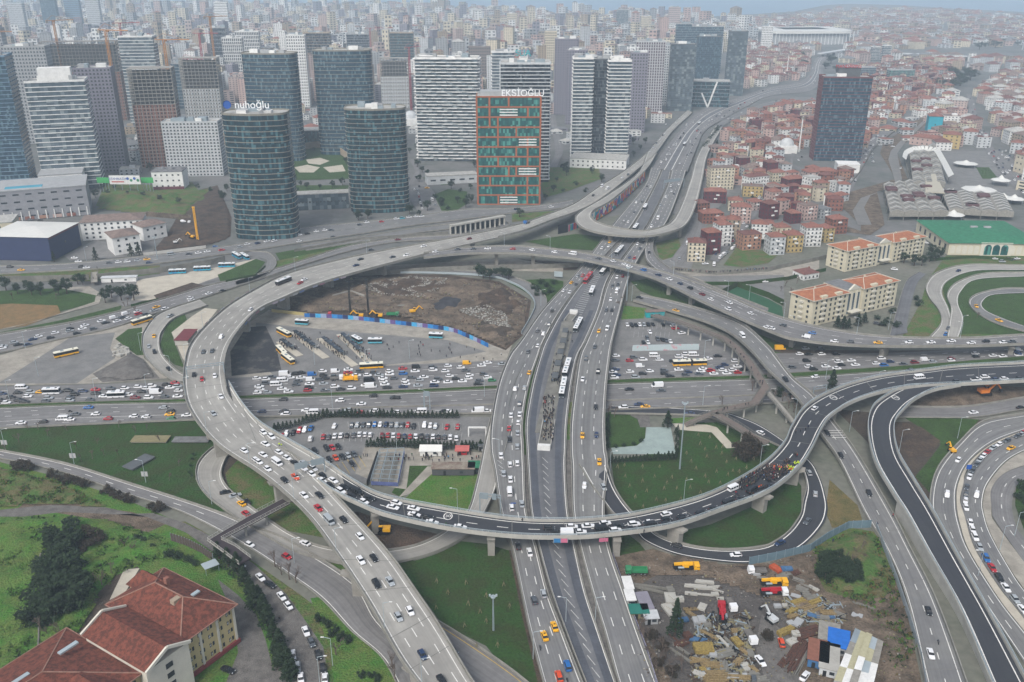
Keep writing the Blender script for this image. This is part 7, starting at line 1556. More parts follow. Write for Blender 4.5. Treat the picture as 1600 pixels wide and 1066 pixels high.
for(kd,ph),lst in tl.items():
 lst.sort(key=lambda t:t[1])
 for i,t in enumerate(lst):
  p=P(t[1],t[2]);nm,ds=KN[kd];s_=t[3]if kd!='sapling' else t[3]
  lab=ds+' '+ph+(f', {ordn(i)} from left' if len(lst)>1 else '')
  o=new_obj(nm,None,label=lab,cat={'shrub':'shrub','sapling':'young tree'}.get(nm,'tree'),group=(KN[kd][1]+'s '+ph)if len(lst)>1 else None)
  for pn,me in tproto(kd+str(rnd.randrange(var.get(kd,1)))):new_obj(pn,me,o)
  o.location=(p.x,p.y,t[5]);o.scale=(s_*t[7],s_*t[7],s_);o.rotation_euler=(0,0,rnd.uniform(0,6.28))
def litter(name,s,n,m,size,label,z=.5,seed=1):
 el=2.6 if name=='scrap' else 1
 poly=pp(s);xs,ys=[p[0]for p in poly],[p[1]for p in poly];rr=random.Random(seed);mb=MB();c=0
 while c<n:
  x,y=rr.uniform(min(xs),max(xs)),rr.uniform(min(ys),max(ys))
  if not inpoly(x,y,poly):continue
  p=P(x,y);a=rr.uniform(size*.4,size);mb.box((p.x,p.y,z),(a*el,a*rr.uniform(.4,1.2)/el,a*rr.uniform(.3,.8)/el),rr.uniform(0,3),rr.randrange(len(m)));c+=1
 mb.build(name,m,kind='stuff',label=label,cat='rubble')
litter('rubble','560 452, 640 436, 700 440, 690 455, 660 470, 600 466',2200,[M['conc_d'],M['conc'],M['soil_y'],M['conc_l']],.8,'pale rubble strewn over the upper dug ground',2.2,1)
litter('rubble','715 490, 760 482, 790 495, 800 520, 760 510',1200,[M['conc_d'],M['conc_l'],M['soil_y']],.9,'white rubble on the right side of the dug ground',2.2,2)
litter('rubble','980 880, 1030 866, 1100 890, 1200 880, 1290 860, 1270 930, 1330 960, 1420 1000, 1430 1066, 1000 1066, 985 960',700,[M['conc_d'],M['soil'],M['conc'],M['soil_y'],M['stake']],.55,'small scraps and stones scattered over the construction yard',.9,3)
litter('rubble','440 480, 560 434, 780 444, 826 474, 800 535, 720 515, 600 495',1500,[M['soil'],M['soil_dk'],M['conc_d'],M['stake']],.9,'clods and scraps over the whole dug ground',1.6,7)
litter('scrap','1090 965, 1170 960, 1180 1066, 1080 1066',500,[M['trim'],M['stake'],M['conc_d'],M['steel'],M['soil']],1.6,'splintered boards and scrap heaped at the bottom of the yard',.6,8)
litter('scrap','1215 905, 1270 930, 1330 955, 1300 990, 1230 960',380,[M['trim'],M['conc_d'],M['steel'],M['stake']],1.5,'scrap heaped between the stacks right of the lorries',.6,9)
litter('boulders','176 560, 180 540, 200 545, 205 556',60,[M['conc_l']],2.0,'pale boulders piled beside the gravel heap',.5,4)
def tufts(name,s,n,m,h,label,seed,z=.4):
 poly=pp(s);xs,ys=[p[0]for p in poly],[p[1]for p in poly];rr=random.Random(seed);mb=MB();c=0
 while c<n:
  x,y=rr.uniform(min(xs),max(xs)),rr.uniform(min(ys),max(ys))
  if not inpoly(x,y,poly):continue
  if noise.noise(Vector((x*.06,y*.09,seed)))<-.05:c+=1;continue
  p=P(x,y);k=rr.randrange(len(m))
  for _ in range(3):a=rr.uniform(0,6.28);w_=rr.uniform(.3,.8)*h;d=Vector((math.cos(a)*w_,math.sin(a)*w_,0));b=p+Vector((rr.uniform(-.6,.6),rr.uniform(-.6,.6),z));mb.face([b-d,b+d,b+d*.3+Vector((0,0,h*rr.uniform(.6,1.3)))],k)
  c+=1
 mb.build(name,m,kind='stuff',label=label,cat='grass')
tufts('grass_tufts','-20 815, 100 810, 190 820, 270 850, 270 868, 215 885, 160 925, 140 975, 60 1066, -20 1066',5000,[M['leaf_y'],M['leaf_y'],M['leaf']],.6,'rough bright grass tufts left of the tiled building',1,1.2)
tufts('grass_tufts','-20 735, 90 752, 160 790, 60 788, -20 795',1600,[M['leaf_y'],M['leaf_y'],M['leaf'],M['grass_dry']],.6,'rough grass tufts above the dirt track',2,.9)
tufts('weeds','1270 860, 1330 832, 1370 838, 1400 915, 1430 1010, 1400 1060, 1360 960, 1290 925',1500,[M['leaf'],M['grass_dry'],M['leaf_y']],.7,'patchy weeds at the edge of the construction yard',3,.8)
# footbridges, stops, machines, poles
def deckpath(name,s,w_,z,m,label,cat='footbridge',rails=True,posts=9,railm='conc_d',zs=None,t=.5):
 a=nums(s);root=empty(name,label=label,cat=cat);pl=[P(a[i],a[i+1],(zs[i//2]if zs else z))for i in range(0,len(a),2)]
 mb=MB();n=len(pl)
 for i,p in enumerate(pl):
  d0=(pl[i]-pl[i-1]).normalized()if i else(pl[1]-pl[0]).normalized();d1=(pl[i+1]-pl[i]).normalized()if i<n-1 else d0;d=(d0+d1);d.z=0;d.normalize();nn=Vector((-d.y,d.x,0))*(w_/2)
  for q in(p+nn,p-nn):mb.v+=[tuple(q),(q.x,q.y,q.z-t)]
 for i in range(n-1):
  o=4*i
  for q in((0,2,6,4),(1,5,7,3),(0,4,5,1),(2,3,7,6)):mb.f.append(tuple(o+k for k in q));mb.m.append(0)
 mb.build('walkway',M[m],root)
 for sd in(0,2):
  q=[Vector(mb.v[4*i+sd])for i in range(n)];r_=MB()
  for x,y in zip(q,q[1:]):r_.bar(x+Vector((0,0,1.2)),y+Vector((0,0,1.2)),.12);r_.bar(x+Vector((0,0,.6)),y+Vector((0,0,.6)),.07);r_.bar(x,y,.16,.3)
  for d in walk(q,0,.2,2.0):r_.bar(d[0],d[0]+Vector((0,0,1.2)),.1)
  r_.build('railing',M[railm],root)
 for d in walk(pl,0,.2,posts)[1:]:
  if d[0].z>1.5:c=MB();c.box((d[0].x,d[0].y,0),(.7,.7,d[0].z-t));c.build('column',M['conc_l'],root)
 return root
M['brickdeck']=mat('brown_walkway','#6a605a',.1,2,.9);M['ddeck']=mat('dark_walkway','#3a3336',.1,2,.9)
deckpath('footbridge','1020 492 1060 502 1131 528 1150 543 1172 569 1196 606 1180 629 1139 639 1116 645',4.2,6,'brickdeck','brown zigzag footbridge crossing the jammed highway below the grey flyover ramp',zs=[4,6,7,7.5,7.5,7,6.5,6,6])
deckpath('footbridge','1116 645 1150 665 1182 686 1200 692',4.0,6,'brickdeck','straight footbridge arm over the dark loop road',zs=[6,6,6,6]);deckpath('footbridge_stairs','1116 645 1092 654 1070 664',3.2,6,'brickdeck','footbridge stairs coming down to the pale path',zs=[6,3.4,.5]);deckpath('footbridge','1200 613 1222 638 1240 660',2.6,6,'conc','narrow footbridge ramp passing under the new viaduct',zs=[6.6,5,3])
deckpath('footbridge','447 783 392 812 335 844 358 858 383 877',4.6,6,'ddeck','dark decked L shaped footbridge over the expressway at lower left',railm='conc_l');deckpath('footbridge','148 425 147 441',4,3,'pave','short pale footbridge beside the park',zs=[2,3])
def shelter(p,rz,label,grp,L=7):
 root=empty('bus_shelter',(p.x,p.y,.35),rz,label=label,cat='bus shelter',group=grp);m_=MB();m_.box((0,0,2.5),(L,2.4,.18));m_.build('roof',G['dark'],root)
 for x in(-L/2+.3,0,L/2-.3):c=MB();c.box((x,.9,0),(.14,.14,2.5));c.build('post',M['steel'],root)
 b=MB();b.box((0,.98,.4),(L-.6,.06,1.9));b.build('back_glass',M['w_grey'],root);b=MB();b.box((0,.6,.45),(L*.6,.4,.1));b.build('bench',M['trim'],root)
CROWD=[];k_=0
for ri,(x0,y0,x1,y1,n)in enumerate([(570,345,690,430,2),(705,262,905,412,5),(985,325,1190,485,5),(1180,285,1360,455,4)]):
 a,b=P(350+x0/6.4,480+y0/6.4,1),P(350+x1/6.4,480+y1/6.4,1);d=b-a;rz=math.atan2(d.y,d.x)
 e=b+(b-a)*.55;nn=Vector((-d.y,d.x,0)).normalized();isl=[a-d*.15+nn*2,e+nn*2,e-nn*2,a-d*.15-nn*2];prism_obj('platform_island',ccw([Vector((q.x,q.y,0))for q in isl]),.3,.52,M['pave_w'],kind='structure')
 for i in range(n):q=a+d*((i+.5)/n);q.z=.5;shelter(q,rz,f'dark roofed bus shelter, {ordn(i)} from the back on the {ordn(ri)} platform from the left','bus shelters on the slanting platforms',d.length/n*.85)
 CROWD.append((a,e if ri==3 else b+d*.1,3.2,16+n*9,'waiting on the bus station platforms',None))
st=lat('BW',.5);p0=P(884,520,5.4);p1=P(866,600,5.4);root=empty('busway_station',label='long grey canopy frame of the busway station between the two bus lanes',cat='station');d=p1-p0;rz=math.atan2(d.y,d.x)
for k in range(9):
 q=p0+d*(k+.5)/9;m_=MB();m_.box((q.x,q.y,q.z+2.9),(d.length/9*.86,3.0,.2),rz);m_.build('roof_panel',M['conc_d']if k%2 else M['w_dkgrey'],root)
 for s_ in(-1.2,1.2):c=MB();c.box((q.x-math.sin(rz)*s_,q.y+math.cos(rz)*s_,q.z),(.16,.16,2.9));c.build('post',M['steel'],root)
sp=MB();q=[p0+d*1.75+Vector((-3.6,0,-.1)),p0+d*1.75+Vector((3.6,0,-.1)),p0+d*-.25+Vector((3.6,0,-.1)),p0+d*-.25+Vector((-3.6,0,-.1))];prism_obj('busway_platform',ccw([Vector((v.x,v.y,0))for v in q]),5.2,5.65,M['conc_d'],kind='structure')
def stairbox(px,py,z,L,w_,rz,label):
 p=P(px,py,z);root=empty('stair_entrance',(p.x,p.y,z),rz,label=label,cat='stairway')
 for s_ in(-1,1):m_=MB();m_.box((0,s_*w_/2,0),(L,.35,1.3));m_.build('side_wall',M['conc_l'],root)
 m_=MB();m_.box((L/2,0,0),(1.6,w_,2.6));m_.build('lift_house',M['w_white'],root);m_=MB()
 for k in range(8):m_.box((-L/2+.8+k*(L-3)/8,0,-.4),((L-3)/8,w_-.4,.5+.12*k))
 m_.build('steps',M['conc_d'],root)
stairbox(892,497,5,13,4.6,R(72),'pale stair box at the upper end of the busway station');stairbox(854,680,5.2,26,5.2,R(-97),'crowded white walled stairway at the lower end of the busway station')
CROWD+=[(P(876,555,5.6),P(866,605,5.6),2.8,60,'waiting on the busway platform',None),(P(858,620,5.6),P(855,690,5.6),2.6,110,'crowding the stairway of the busway',None),(P(888,520,5.6),P(889,540,5.6),2,5,'waiting on the busway platform',None)]
def place(name,px,py,rz,label,cat,z=.4):p=P(px,py,z);return empty(name,(p.x,p.y,z),R(rz),label=label,cat=cat)
root=empty('underpass_entrance',label='steel framed underpass entrance with blue sheeting in front of the parking rows',cat='underpass entrance');A,B,C,D_=P(594,712,.4),P(632,710,.4),P(622,760,.4),P(580,758,.4)
for u in(0,.33,.66,1):
 a,b=A.lerp(B,u),D_.lerp(C,u)
 for v in range(8):p=a.lerp(b,v/7);m_=MB();m_.box((p.x,p.y,0),(.18,.18,3.4));m_.build('post',M['steel'],root)
 m_=MB();m_.bar(a+Vector((0,0,3)),b+Vector((0,0,3)),.22);m_.build('long_beam',M['steel'],root)
for v in range(8):m_=MB();m_.bar(A.lerp(D_,v/7)+Vector((0,0,3.2)),B.lerp(C,v/7)+Vector((0,0,3.2)),.2);m_.build('cross_beam',M['steel'],root)
m_=MB();m_.face([A.lerp(B,.2)+Vector((0,0,.05)),A.lerp(B,.8)+Vector((0,0,.05)),D_.lerp(C,.8)+Vector((0,0,.05)),D_.lerp(C,.2)+Vector((0,0,.05))]);m_.build('stair_well',M['conc_d'],root)
m_=MB();m_.bar(D_+Vector((0,0,.9)),C+Vector((0,0,.9)),.2,1.6);m_.bar(C+Vector((0,0,.9)),B+Vector((0,0,.9)),.2,1.4);m_.build('blue_sheeting',mat('faded_blue_sheet','#56608c',.15,2),root);m_=MB();m_.bar(A+Vector((-1,0,1)),D_+Vector((-1.5,0,1)),.4,2.4);m_.build('dark_side_wall',M['trim'],root)
def hut(name,px,py,w_,d_,h,rz,wall,roofm,label,cat,over=.4,kind='flat',door=True,z=.4):
 root=place(name,px,py,rz,label,cat,z);m_=MB();m_.box((0,d_/2,0),(w_,d_,h));m_.build('wall',wall,root);m_=MB();q=local_rect(-w_/2-over,-over,w_/2+over,d_+over)
 if kind=='flat':m_.prism(q,h,h+.22)
 else:roof_faces(m_,q,h,'gable',0,over=0,rise=kind)
 m_.build('roof',roofm,root)
 if door:m_=MB();m_.box((-w_*.2,-.05,0),(1,.12,2));m_.build('door',M['trim'],root);m_=MB();m_.box((w_*.2,-.05,1),(1.4,.12,1));m_.build('window',M['win'],root)
 return root
hut('marquee',673,713,9,5,2.4,0,M['membrane'],M['membrane'],'white marquee tent on the paved plaza in front of the hedge','tent',kind=1.8);hut('kiosk',722,711,4,3,2.2,0,M['paint_r'],mat('pink_awning','#b5625c',.1,2),'small red kiosk with a pink awning right of the white marquee','kiosk',over=1)
hut('station_house',708,743,17,5,3,0,mat('dark_cladding','#4b4c4e',.1,1),mat('mossy_roof','#8a8376',.2,3,col2='#6c5a50'),'long dark clad hut with a worn pale roof at the lawn edge','hut');hut('shop_hut',742,741,5,5,3,0,M['trim'],M['r_green'],'small dark hut with green roof beside the long dark clad hut','hut')
hut('toll_booth',752,705,2.2,2.2,2.6,0,M['w_grey'],M['w_dkgrey'],'small booth at the parking exit gate','booth');hut('banner_bus_stop',1024,496,11,3.5,3.4,8,M['signt'],M['r_brown'],'turquoise printed kiosk building beside the people at the car park corner','kiosk')
root=empty('height_gate',label='white height gate at the parking entrance',cat='gate');a,b=P(732,668,4.5),P(759,668,4.5);m_=MB();m_.bar(a,b,.6);m_.build('beam',M['w_white'],root)
for q in(a,b):m_=MB();m_.box((q.x,q.y,0),(.5,.5,4.5));m_.build('post',M['w_white'],root)
hut('red_container',284,540,7,16,3,0,M['conc_l'],mat('dull_red_roof','#6a3338',.1,3),'dull red flat roofed block beside the ring at left','building',door=False);hut('site_office',186,441,22,4,3,6,M['w_white'],M['w_lgrey'],'long white cabin beside the park trees','cabin')
hut('open_top_pool',232,692,15,5,.5,0,M['pave_w'],M['stake'],'low pale tank cover with rusty lid on the left bank','tank',door=False);hut('tank_cover',297,692,15,4,.5,0,M['conc_d'],M['r_grey'],'low grey tank cover on the left bank','tank',door=False);hut('tank_cover',200,733,5,11,.5,-28,M['conc_l'],M['w_dkgrey'],'slanting dark tank cover with pale rim on the left bank','tank',over=.5,door=False)
WC=[M['w_white'],M['w_lgrey']]
hut('site_container',983,930,2.5,6,2.6,4,M['w_lgrey'],M['w_white'],'white site container beside the purple fence','container');hut('site_container',986,948,2.5,5,2.6,4,M['w_lgrey'],M['w_white'],'second white container just below the first by the purple fence','container')
hut('green_hut',999,968,5,3.6,2.6,2,M['stake'],mat('teal_sheet','#20685c',.08,2),'hut with a bright green sheet roof beside the purple fence','hut',over=.6);hut('grey_container',1012,962,3.4,8,2.6,8,M['w_grey'],M['w_violet'],'long grey violet container right of the green roofed hut','container');hut('grey_container',1018,976,4,3.5,2.4,4,M['w_grey'],M['w_lgrey'],'short pale container below the long grey violet one','container')
hut('blue_container',1276,1045,5.4,9,3,-20,mat('blue_wall','#3f6790',.08,2),mat('rust_roof','#7d5344',.12,1),'blue walled container with a rusty brown roof','container');hut('white_container',1293,1058,5,11,3,-20,M['w_lgrey'],M['conc_l'],'white container covered with bricks below the blue tarpaulin hut','container')
hut('tarpaulin_hut',1308,1024,5.6,8,3,-20,M['w_grey'],mat('blue_tarpaulin','#1d63b5',.1,2,.6),'hut covered by a bright blue tarpaulin','hut');hut('sheet_hut',1293,1012,5.5,8,2.8,-20,M['w_grey'],M['shed'],'grey sheet roofed hut behind the blue tarpaulin hut','hut')
root=empty('patched_shed',label='big patched corrugated shed at the bottom right of the yard',cat='shed');q=[P(1303,1063,4),P(1363,1075,4),P(1380,1003,4),P(1336,982,4)];prism_obj('wall',ccw([Vector((v.x,v.y,0))for v in q]),0,3.8,M['w_grey'],root)
rr=random.Random(8);sm=[M['steel_l'],M['shed'],M['w_lgrey'],mat('yellowed_sheet','#a39f83',.1,1),M['steel'],M['w_white']]
for i in range(5):
 for j in range(4):
  f=lambda u,v:q[0].lerp(q[1],u).lerp(q[3].lerp(q[2],u),v);m_=MB();z=Vector((0,0,rr.uniform(-.12,.12)+(.5 if i in(2,)else .0)));m_.face([f(i/5,j/4)+z,f((i+1.04)/5,j/4)+z,f((i+1.04)/5,(j+1.05)/4)+z,f(i/5,(j+1.05)/4)+z]);m_.build('roof_sheet',rr.choice(sm),root)
M['exo']=mat('machine_orange','#c9742c',rough=.5)
def excavator(px,py,rz,label,m='paint_y',arm=1,z=.6,s_=1.0):
 root=place('excavator',px,py,rz,label,'excavator',z);root.scale=(s_,)*3
 for y in(-1.1,1.1):b=MB();b.box((0,y,0),(3.8,.6,.8));b.build('track',M['tyre'],root)
 b=MB();b.box((-.6,0,.95),(3.2,2.5,1.1));b.build('engine_house',M[m],root);b=MB();b.box((.9,.75,.95),(1.3,1.0,1.9));b.build('cab',M['glass'],root);b=MB();b.box((.9,.75,2.87),(1.3,1.0,.1));b.build('cab_roof',M[m],root)
 b=MB();b.bar((.9,-.4,1.6),(3.6,-.4,4.2),.5,.6);ba=b.build('boom',M[m],root);b=MB();b.bar((3.6,-.4,4.2),(5.6,-.4,1.9),.35,.45);b.build('arm',M[m],ba);b=MB();b.box((5.7,-.4,.9),(.9,1.1,1.0),0,0,.7);b.build('bucket',M['trim'],root);return root
excavator(562,496,180,'left yellow tracked machine under the tall dark drilling mast',z=.8);excavator(592,496,180,'right yellow tracked machine under the second drilling mast',z=.8);excavator(646,489,20,'yellow excavator alone in the middle of the dug ground',z=1.2)
excavator(1350,615,10,'orange excavator in the strip below the new viaduct','exo');excavator(1538,616,10,'orange excavator reaching right beneath the new viaduct','exo',s_=1.4);excavator(1487,706,100,'small yellow digger standing on the curved avenue kerb',z=.5,s_=.8);excavator(600,832,180,'yellow digger beside a viaduct pier below the ring',s_=1.1);excavator(300,372,160,'yellow machine at the foot of the dug hillside',z=3)
excavator(1205,970,120,'grey and white wheeled loader in the yard','w_lgrey',s_=.9);excavator(275,380,30,'small white excavator on the dug hillside yard','w_white',z=2,s_=.8)
def mast(px,py,h,label,m='trim',z=.8,r=.8,cat='drilling rig'):
 root=place('drilling_rig',px,py,0,label,cat,z);b=MB()
 for x,y in((-r/2,-r/2),(r/2,-r/2),(r/2,r/2),(-r/2,r/2)):b.bar((x,y,0),(x,y,h),.3)
 for k in range(int(h/1.6)):s_=1 if k%2 else-1;b.bar((-r/2*s_,-r/2,k*1.6),(r/2*s_,-r/2,k*1.6+1.6),.16)
 b.build('mast',M[m],root);b=MB();b.bar((r,-r,0),(0,0,h*.5),.5);b.build('brace',M[m],root);b=MB();b.box((0,0,h),(r*2,r,.8));b.build('mast_head',M[m],root);return root
mast(548,494,21,'left tall dark drilling mast in the dug ground',r=.7);mast(576,494,22,'right tall dark drilling mast in the dug ground',r=.7);mast(309,374,24,'yellow drilling mast on the dug hillside','paint_y',3,1.0)
def towercrane(px,py,ty,label,m,jib=26,rz=20):
 p=P(px,py);H=top_z(p.y,ty);root=empty('tower_crane',(p.x,p.y,0),R(rz),label=label,cat='tower crane',group='tower cranes over the building sites');b=MB();r=.9
 for x,y in((-r,-r),(r,-r),(r,r),(-r,r)):b.bar((x,y,0),(x,y,H),.45)
 for k in range(int(H/4)):s_=1 if k%2 else-1;b.bar((-r*s_,-r,k*4),(r*s_,-r,k*4+4),.3);b.bar((-r,-r*s_,k*4),(-r,r*s_,k*4+4),.3)
 b.build('mast',m,root);b=MB();b.bar((-9,0,H),(jib,0,H),.9);b.bar((-9,0,H),(0,0,H+6),.3);b.bar((jib*.8,0,H),(0,0,H+6),.3);b.build('jib',m,root);b=MB();b.box((-8,0,H-3),(3,2,3));b.build('counterweight',M['conc'],root);b=MB();b.box((1.5,1.2,H-2),(2,2,2));b.build('cab',m,root)
oc,rc_=mat('crane_orange','#a8784a',rough=.7),mat('crane_red','#97434a',rough=.7)
for x,y,t,c,ds in((200,262,47,oc,'orange crane rising left of the open concrete frame tower'),(282,250,62,oc,'orange crane between the two concrete frame towers'),(112,190,32,oc,'orange crane over the wide concrete frame block'),(345,170,26,oc,'orange crane behind the slim striped tower'),(14,200,50,oc,'orange crane at the upper left edge'),(209,180,36,rc_,'dark red crane above the white balconied tower'),(327,180,52,rc_,'red crane over the grey frame tower'),(643,172,74,rc_,'red crane right of the low concrete frame'),(582,120,44,rc_,'small red crane behind the rear right glass tower'),(700,100,55,rc_,'distant red crane behind the zigzag balcony tower'),(300,165,92,rc_,'red crane beside the blue striped slab')):towercrane(x,y,t,ds,c,rz=rnd.uniform(-30,60))
def crane_truck(px,py,rz,m,label,boom=(0,0,0),cabm=None):
 root=build_parts('crane_lorry',lorry_parts(M[cabm or m],M['trim'],9,'flat'));p=P(px,py,.5);root.location=(p.x,p.y,.5);root.rotation_euler=(0,0,R(rz));tag(root,label,'lorry');b=MB()
 b.bar((2.2,.2,2.6),(-4.2,.2,2.1),.7,.8);b.bar((-1.5,-.5,1.9),(2.2,-.5,2.5),.4,.5);b.build('boom',M[m],root);b=MB();b.box((-.2,0,1.2),(1.8,2.0,1.4));b.build('turret',M[m],root);b=MB();b.tube((-3,-1.1,1.6),(-1,-1.1,1.6),.4);b.build('tank',M['steel'],root)
crane_truck(1072,890,0,'paint_y','yellow orange crane lorry parked in the upper yard');crane_truck(1209,915,0,'paint_y','bright yellow crane lorry at the yard centre right');crane_truck(1209,930,0,'paint_r','red lorry with a white cab below the bright yellow crane lorry',cabm='paint_w');crane_truck(1128,962,82,'paint_r','long red crane lorry beside the concrete beams',cabm='paint_r')
for code,x,y,rz,lb in(('eT',994,896,180,'green tipper lorry in the upper left of the yard'),('wF',1142,948,-85,'white cab lorry beside the long red crane lorry'),('wF',1183,896,180,'white cab lorry near the sheet fence'),('rF',510,494,0,'dark red lorry behind the blue hoarding'),('eT',614,494,0,'green container lorry in the dug ground'),('wX',290,350,0,'white concrete mixer lorry on the dug hillside')):o=proto(code);p=P(x,y,.6);o.location=(p.x,p.y,.6);o.rotation_euler=(0,0,R(rz));tag(o,lb,'lorry');o['group']='lorries on the building sites'
SM={'w':('concrete_beam','pale concrete beam',M['conc_l']),'t':('timber_stack','stack of yellowish timber',mat('cut_timber','#8f7c58',.3,.5,col2='#66583e')),'s':('steel_bundle','bundle of grey steel',M['conc_d']),'y':('formwork','yellow formwork panel pile',mat('formwork_yellow','#85733f',.35,.6)),'r':('rusty_bars','bundle of rusty bars',mat('rust','#5e3d30',.25,.6,col2='#3f332e')),'c':('crate','grey crate',M['w_grey']),'b':('blue_box','blue scrap box',mat('scrap_blue','#3f5f80',.3,1)),'o':('orange_part','orange red machine part',mat('dull_orange','#a24a2c',.3,1)),'l':('sack_pile','pile of white sacks',M['conc_l'])}
stuff={}
def items(ox,oy,sc_,data):
 for tok in data.split(';'):
  a=tok.split();x,y,k=ox+float(a[0])/sc_,oy+float(a[1])/sc_,a[2];L,w_,h,rz=[float(v)for v in a[3:7]];stuff.setdefault(k,[]).append((x,y,L,w_,h,rz))
items(960,860,5.173,'275 290 s 20 1.2 1.0 -14;300 320 s 19 1.2 1.0 -20;455 330 s 3 5 1.6 10;650 290 w 9 1.6 1.2 -6;710 305 w 8 1.6 1.2 -6;730 258 w 8 1.8 1.4 -10;795 300 w 5 1.4 1.2 5;840 328 w 5 1.2 1 -30;815 355 w 3 2 1 0;620 350 w 5 1.6 1 -10;720 355 w 9 1 .8 -8;860 388 w 3 1.5 .8 0;450 400 l 5 8 2 0;440 480 l 4 9 1.4 20;520 400 l 4 3 1.6 0;550 500 s 9 .9 .7 -70;555 560 b 5 3 1 10;710 460 l 4 4 1 60;615 470 t 6 2 .6 5;620 510 t 5 2 .7 -50;660 570 c 3 4.5 1.8 5;700 570 c 3 4.5 1.8 5;750 600 s 3 4 1.2 0;735 665 t 5 1.6 .9 -40;800 700 t 4 1.4 .9 -55;875 730 w 8 1.4 .9 -65;925 740 s 6 1.4 1 -65;990 745 y 3 6 1.6 20;970 655 t 2.4 2.4 1.6 0;1045 815 t 4 2 1 -50;690 885 t 7 2.4 1 -10;785 930 t 8 3 1.6 -5;820 1000 t 8 3 1.6 0;820 1040 t 9 3 1.6 0;1010 1030 t 9 2.4 1.2 -5;920 1020 c 7 3 1 0;880 940 s 6 3 1.4 80;800 850 c 3 3 1.6 0;895 830 s 8 5 .8 20;1065 940 w 3 5 1 15;1100 835 s 2.5 4.5 1.4 0;1000 900 t 4 3 1.2 50;720 800 y 8 7 2.2 0;680 720 b 7 3 .8 -15;590 690 r 3 4 1.6 20;540 750 r 6 3 1 20;560 860 s 15 1.2 .5 -50;590 830 s 15 1 .5 -50;500 720 r 8 .8 .6 -55;715 960 y 2.4 2.4 1.2 0;690 1000 l 5 3 1 -30;740 1010 s 6 4 .6 30;1090 1020 c 5 4 1 0;960 840 r 7 2 .6 -30;660 900 t 5 1.5 1 10')
items(1170,860,5.173,'220 150 o 6 4 1.8 -60;300 160 b 5 3 1.8 0;320 190 s 7 3 1 20;270 220 s 5 3 1 0;60 190 c 3 4 2.2 0;110 230 s 5 2 1 -10;380 190 r 4 3 1.4 30;400 245 s 5 3 1 -30;470 290 s 6 1.5 .8 -30;520 305 l 5 2.5 .8 -50;430 320 s 5 4 1.2 -40;380 370 c 4 3 1 -30;465 365 s 3 3 1.6 0;510 385 s 5 3 1 20;400 415 y 6 2.4 1.4 20;535 420 y 6 2.4 1.4 25;440 440 t 7 3 1 25;490 460 t 7 3 1 25;550 480 t 9 1.4 .8 30;345 490 y 5 3 1.4 35;360 530 t 5 2 1 20;430 500 r 8 1 .6 -50;640 505 t 6 3 1 0;655 540 b 4 2.4 .8 0;730 515 s 6 2.4 .8 -40;600 545 s 5 3 1 -10;530 530 b 5 3 1 -20;400 580 c 5 4 1 50;340 585 c 3 3 1 20;610 610 s 4 3 .5 0;850 520 c 6 4 .8 -25;270 670 y 4 3 1.8 30;325 645 y 4 3 1.8 30;375 680 l 3 4 1.6 0;350 740 l 4 4 1.4 30;370 800 r 18 3 1 55;410 850 r 20 3 1 55;450 870 s 21 1.6 .8 55;500 650 r 12 6 .6 20;235 450 c 3 2.4 1.4 0;290 445 l 2 2 1 0;930 440 s 9 1.4 .4 -30;540 720 w 14 .5 .4 15;280 900 r 6 3 .5 50;40 960 t 4 2 1 -60;30 1000 s 5 3 1 0;90 1050 s 6 4 1 10')
for k,lst in stuff.items():
 nm,ds,m_=SM[k];lst.sort()
 for i,(x,y,L,w_,h,rz)in enumerate(lst):
  p=P(x,y,.8);L*=.82;w_*=.72;h*=.8;mb=MB();n=5 if k in 'tsr' else(2 if k in 'wy' else 1);rr=random.Random(int(x*y))
  for j in range(n):yy=(j-(n-1)/2)*w_/n;mb.box((rr.uniform(-.06,.06)*L,yy,0),(L*rr.uniform(.85,1),w_/n*.86,h*rr.uniform(.6,1)),rr.uniform(-.03,.03))
  if k in 'l':mb.box((L*.2,0,h*.6),(L*.4,w_*.5,h*.6),.5)
  o=mb.build(nm,m_,label=f'{ds} in the construction yard, {ordn(i)} from the left',cat=nm.replace('_',' '),group=ds+'s in the construction yard');o.location=(p.x,p.y,.45 if 1 else 0);o.rotation_euler=(0,0,R(rz))
def bays(x0,y0,x1,y1,n,dx,dy,m='wornw',name='bay_lines'):
 mb=MB()
 for k in range(n+1):x,y=x0+(x1-x0)*k/n,y0+(y1-y0)*k/n;mb.add(strip([P(x,y,.45),P(x+dx,y+dy,.45)],.16,0),Matrix.Identity(4))
 mb.build(name,M[m],kind='structure')
bays(545,671,720,673,19,-1.5,-12);bays(500,690,720,690,24,2,-14);bays(500,735,560,712,7,12,18,'yellowp');bays(978,515,1040,514,9,1,-10);bays(990,527,1045,527,8,1,-8)
def flat_board(px0,px1,py,z,h,m,label,text=None):
 a,b=P(px0,py,z),P(px1,py,z);d=b-a;root=empty('billboard',(a.x,a.y,z),math.atan2(d.y,d.x),label=label,cat='billboard');L=d.length;mb=MB();mb.box((L/2,0,0),(L,.3,h));mb.build('board',m,root)
 for k in range(4):mb=MB();mb.box((L*(k+.5)/4,.4,-z),(.3,.3,z+.5));mb.build('post',M['steel'],root)
 if text:sign('lettering',text,root,0,0,-.25,h*.34,M['signb'],x=L*.27,z=h*.52,ext=.05);mb=MB();mb.box((L*.27,-.2,h*.22),(L*.4,.1,h*.12));mb.build('red_line',M['signr'],root)
 if text:
  for k in range(4):mb=MB();mb.tube((L*(.6+k*.11),-.15,h*(.65 if k%2==0 else .45)),(L*(.6+k*.11),-.24,h*(.65 if k%2==0 else .45)),h*.16,n=12);mb.build('round_motif',M['signb']if k%2==0 else M['paint_e'],root)
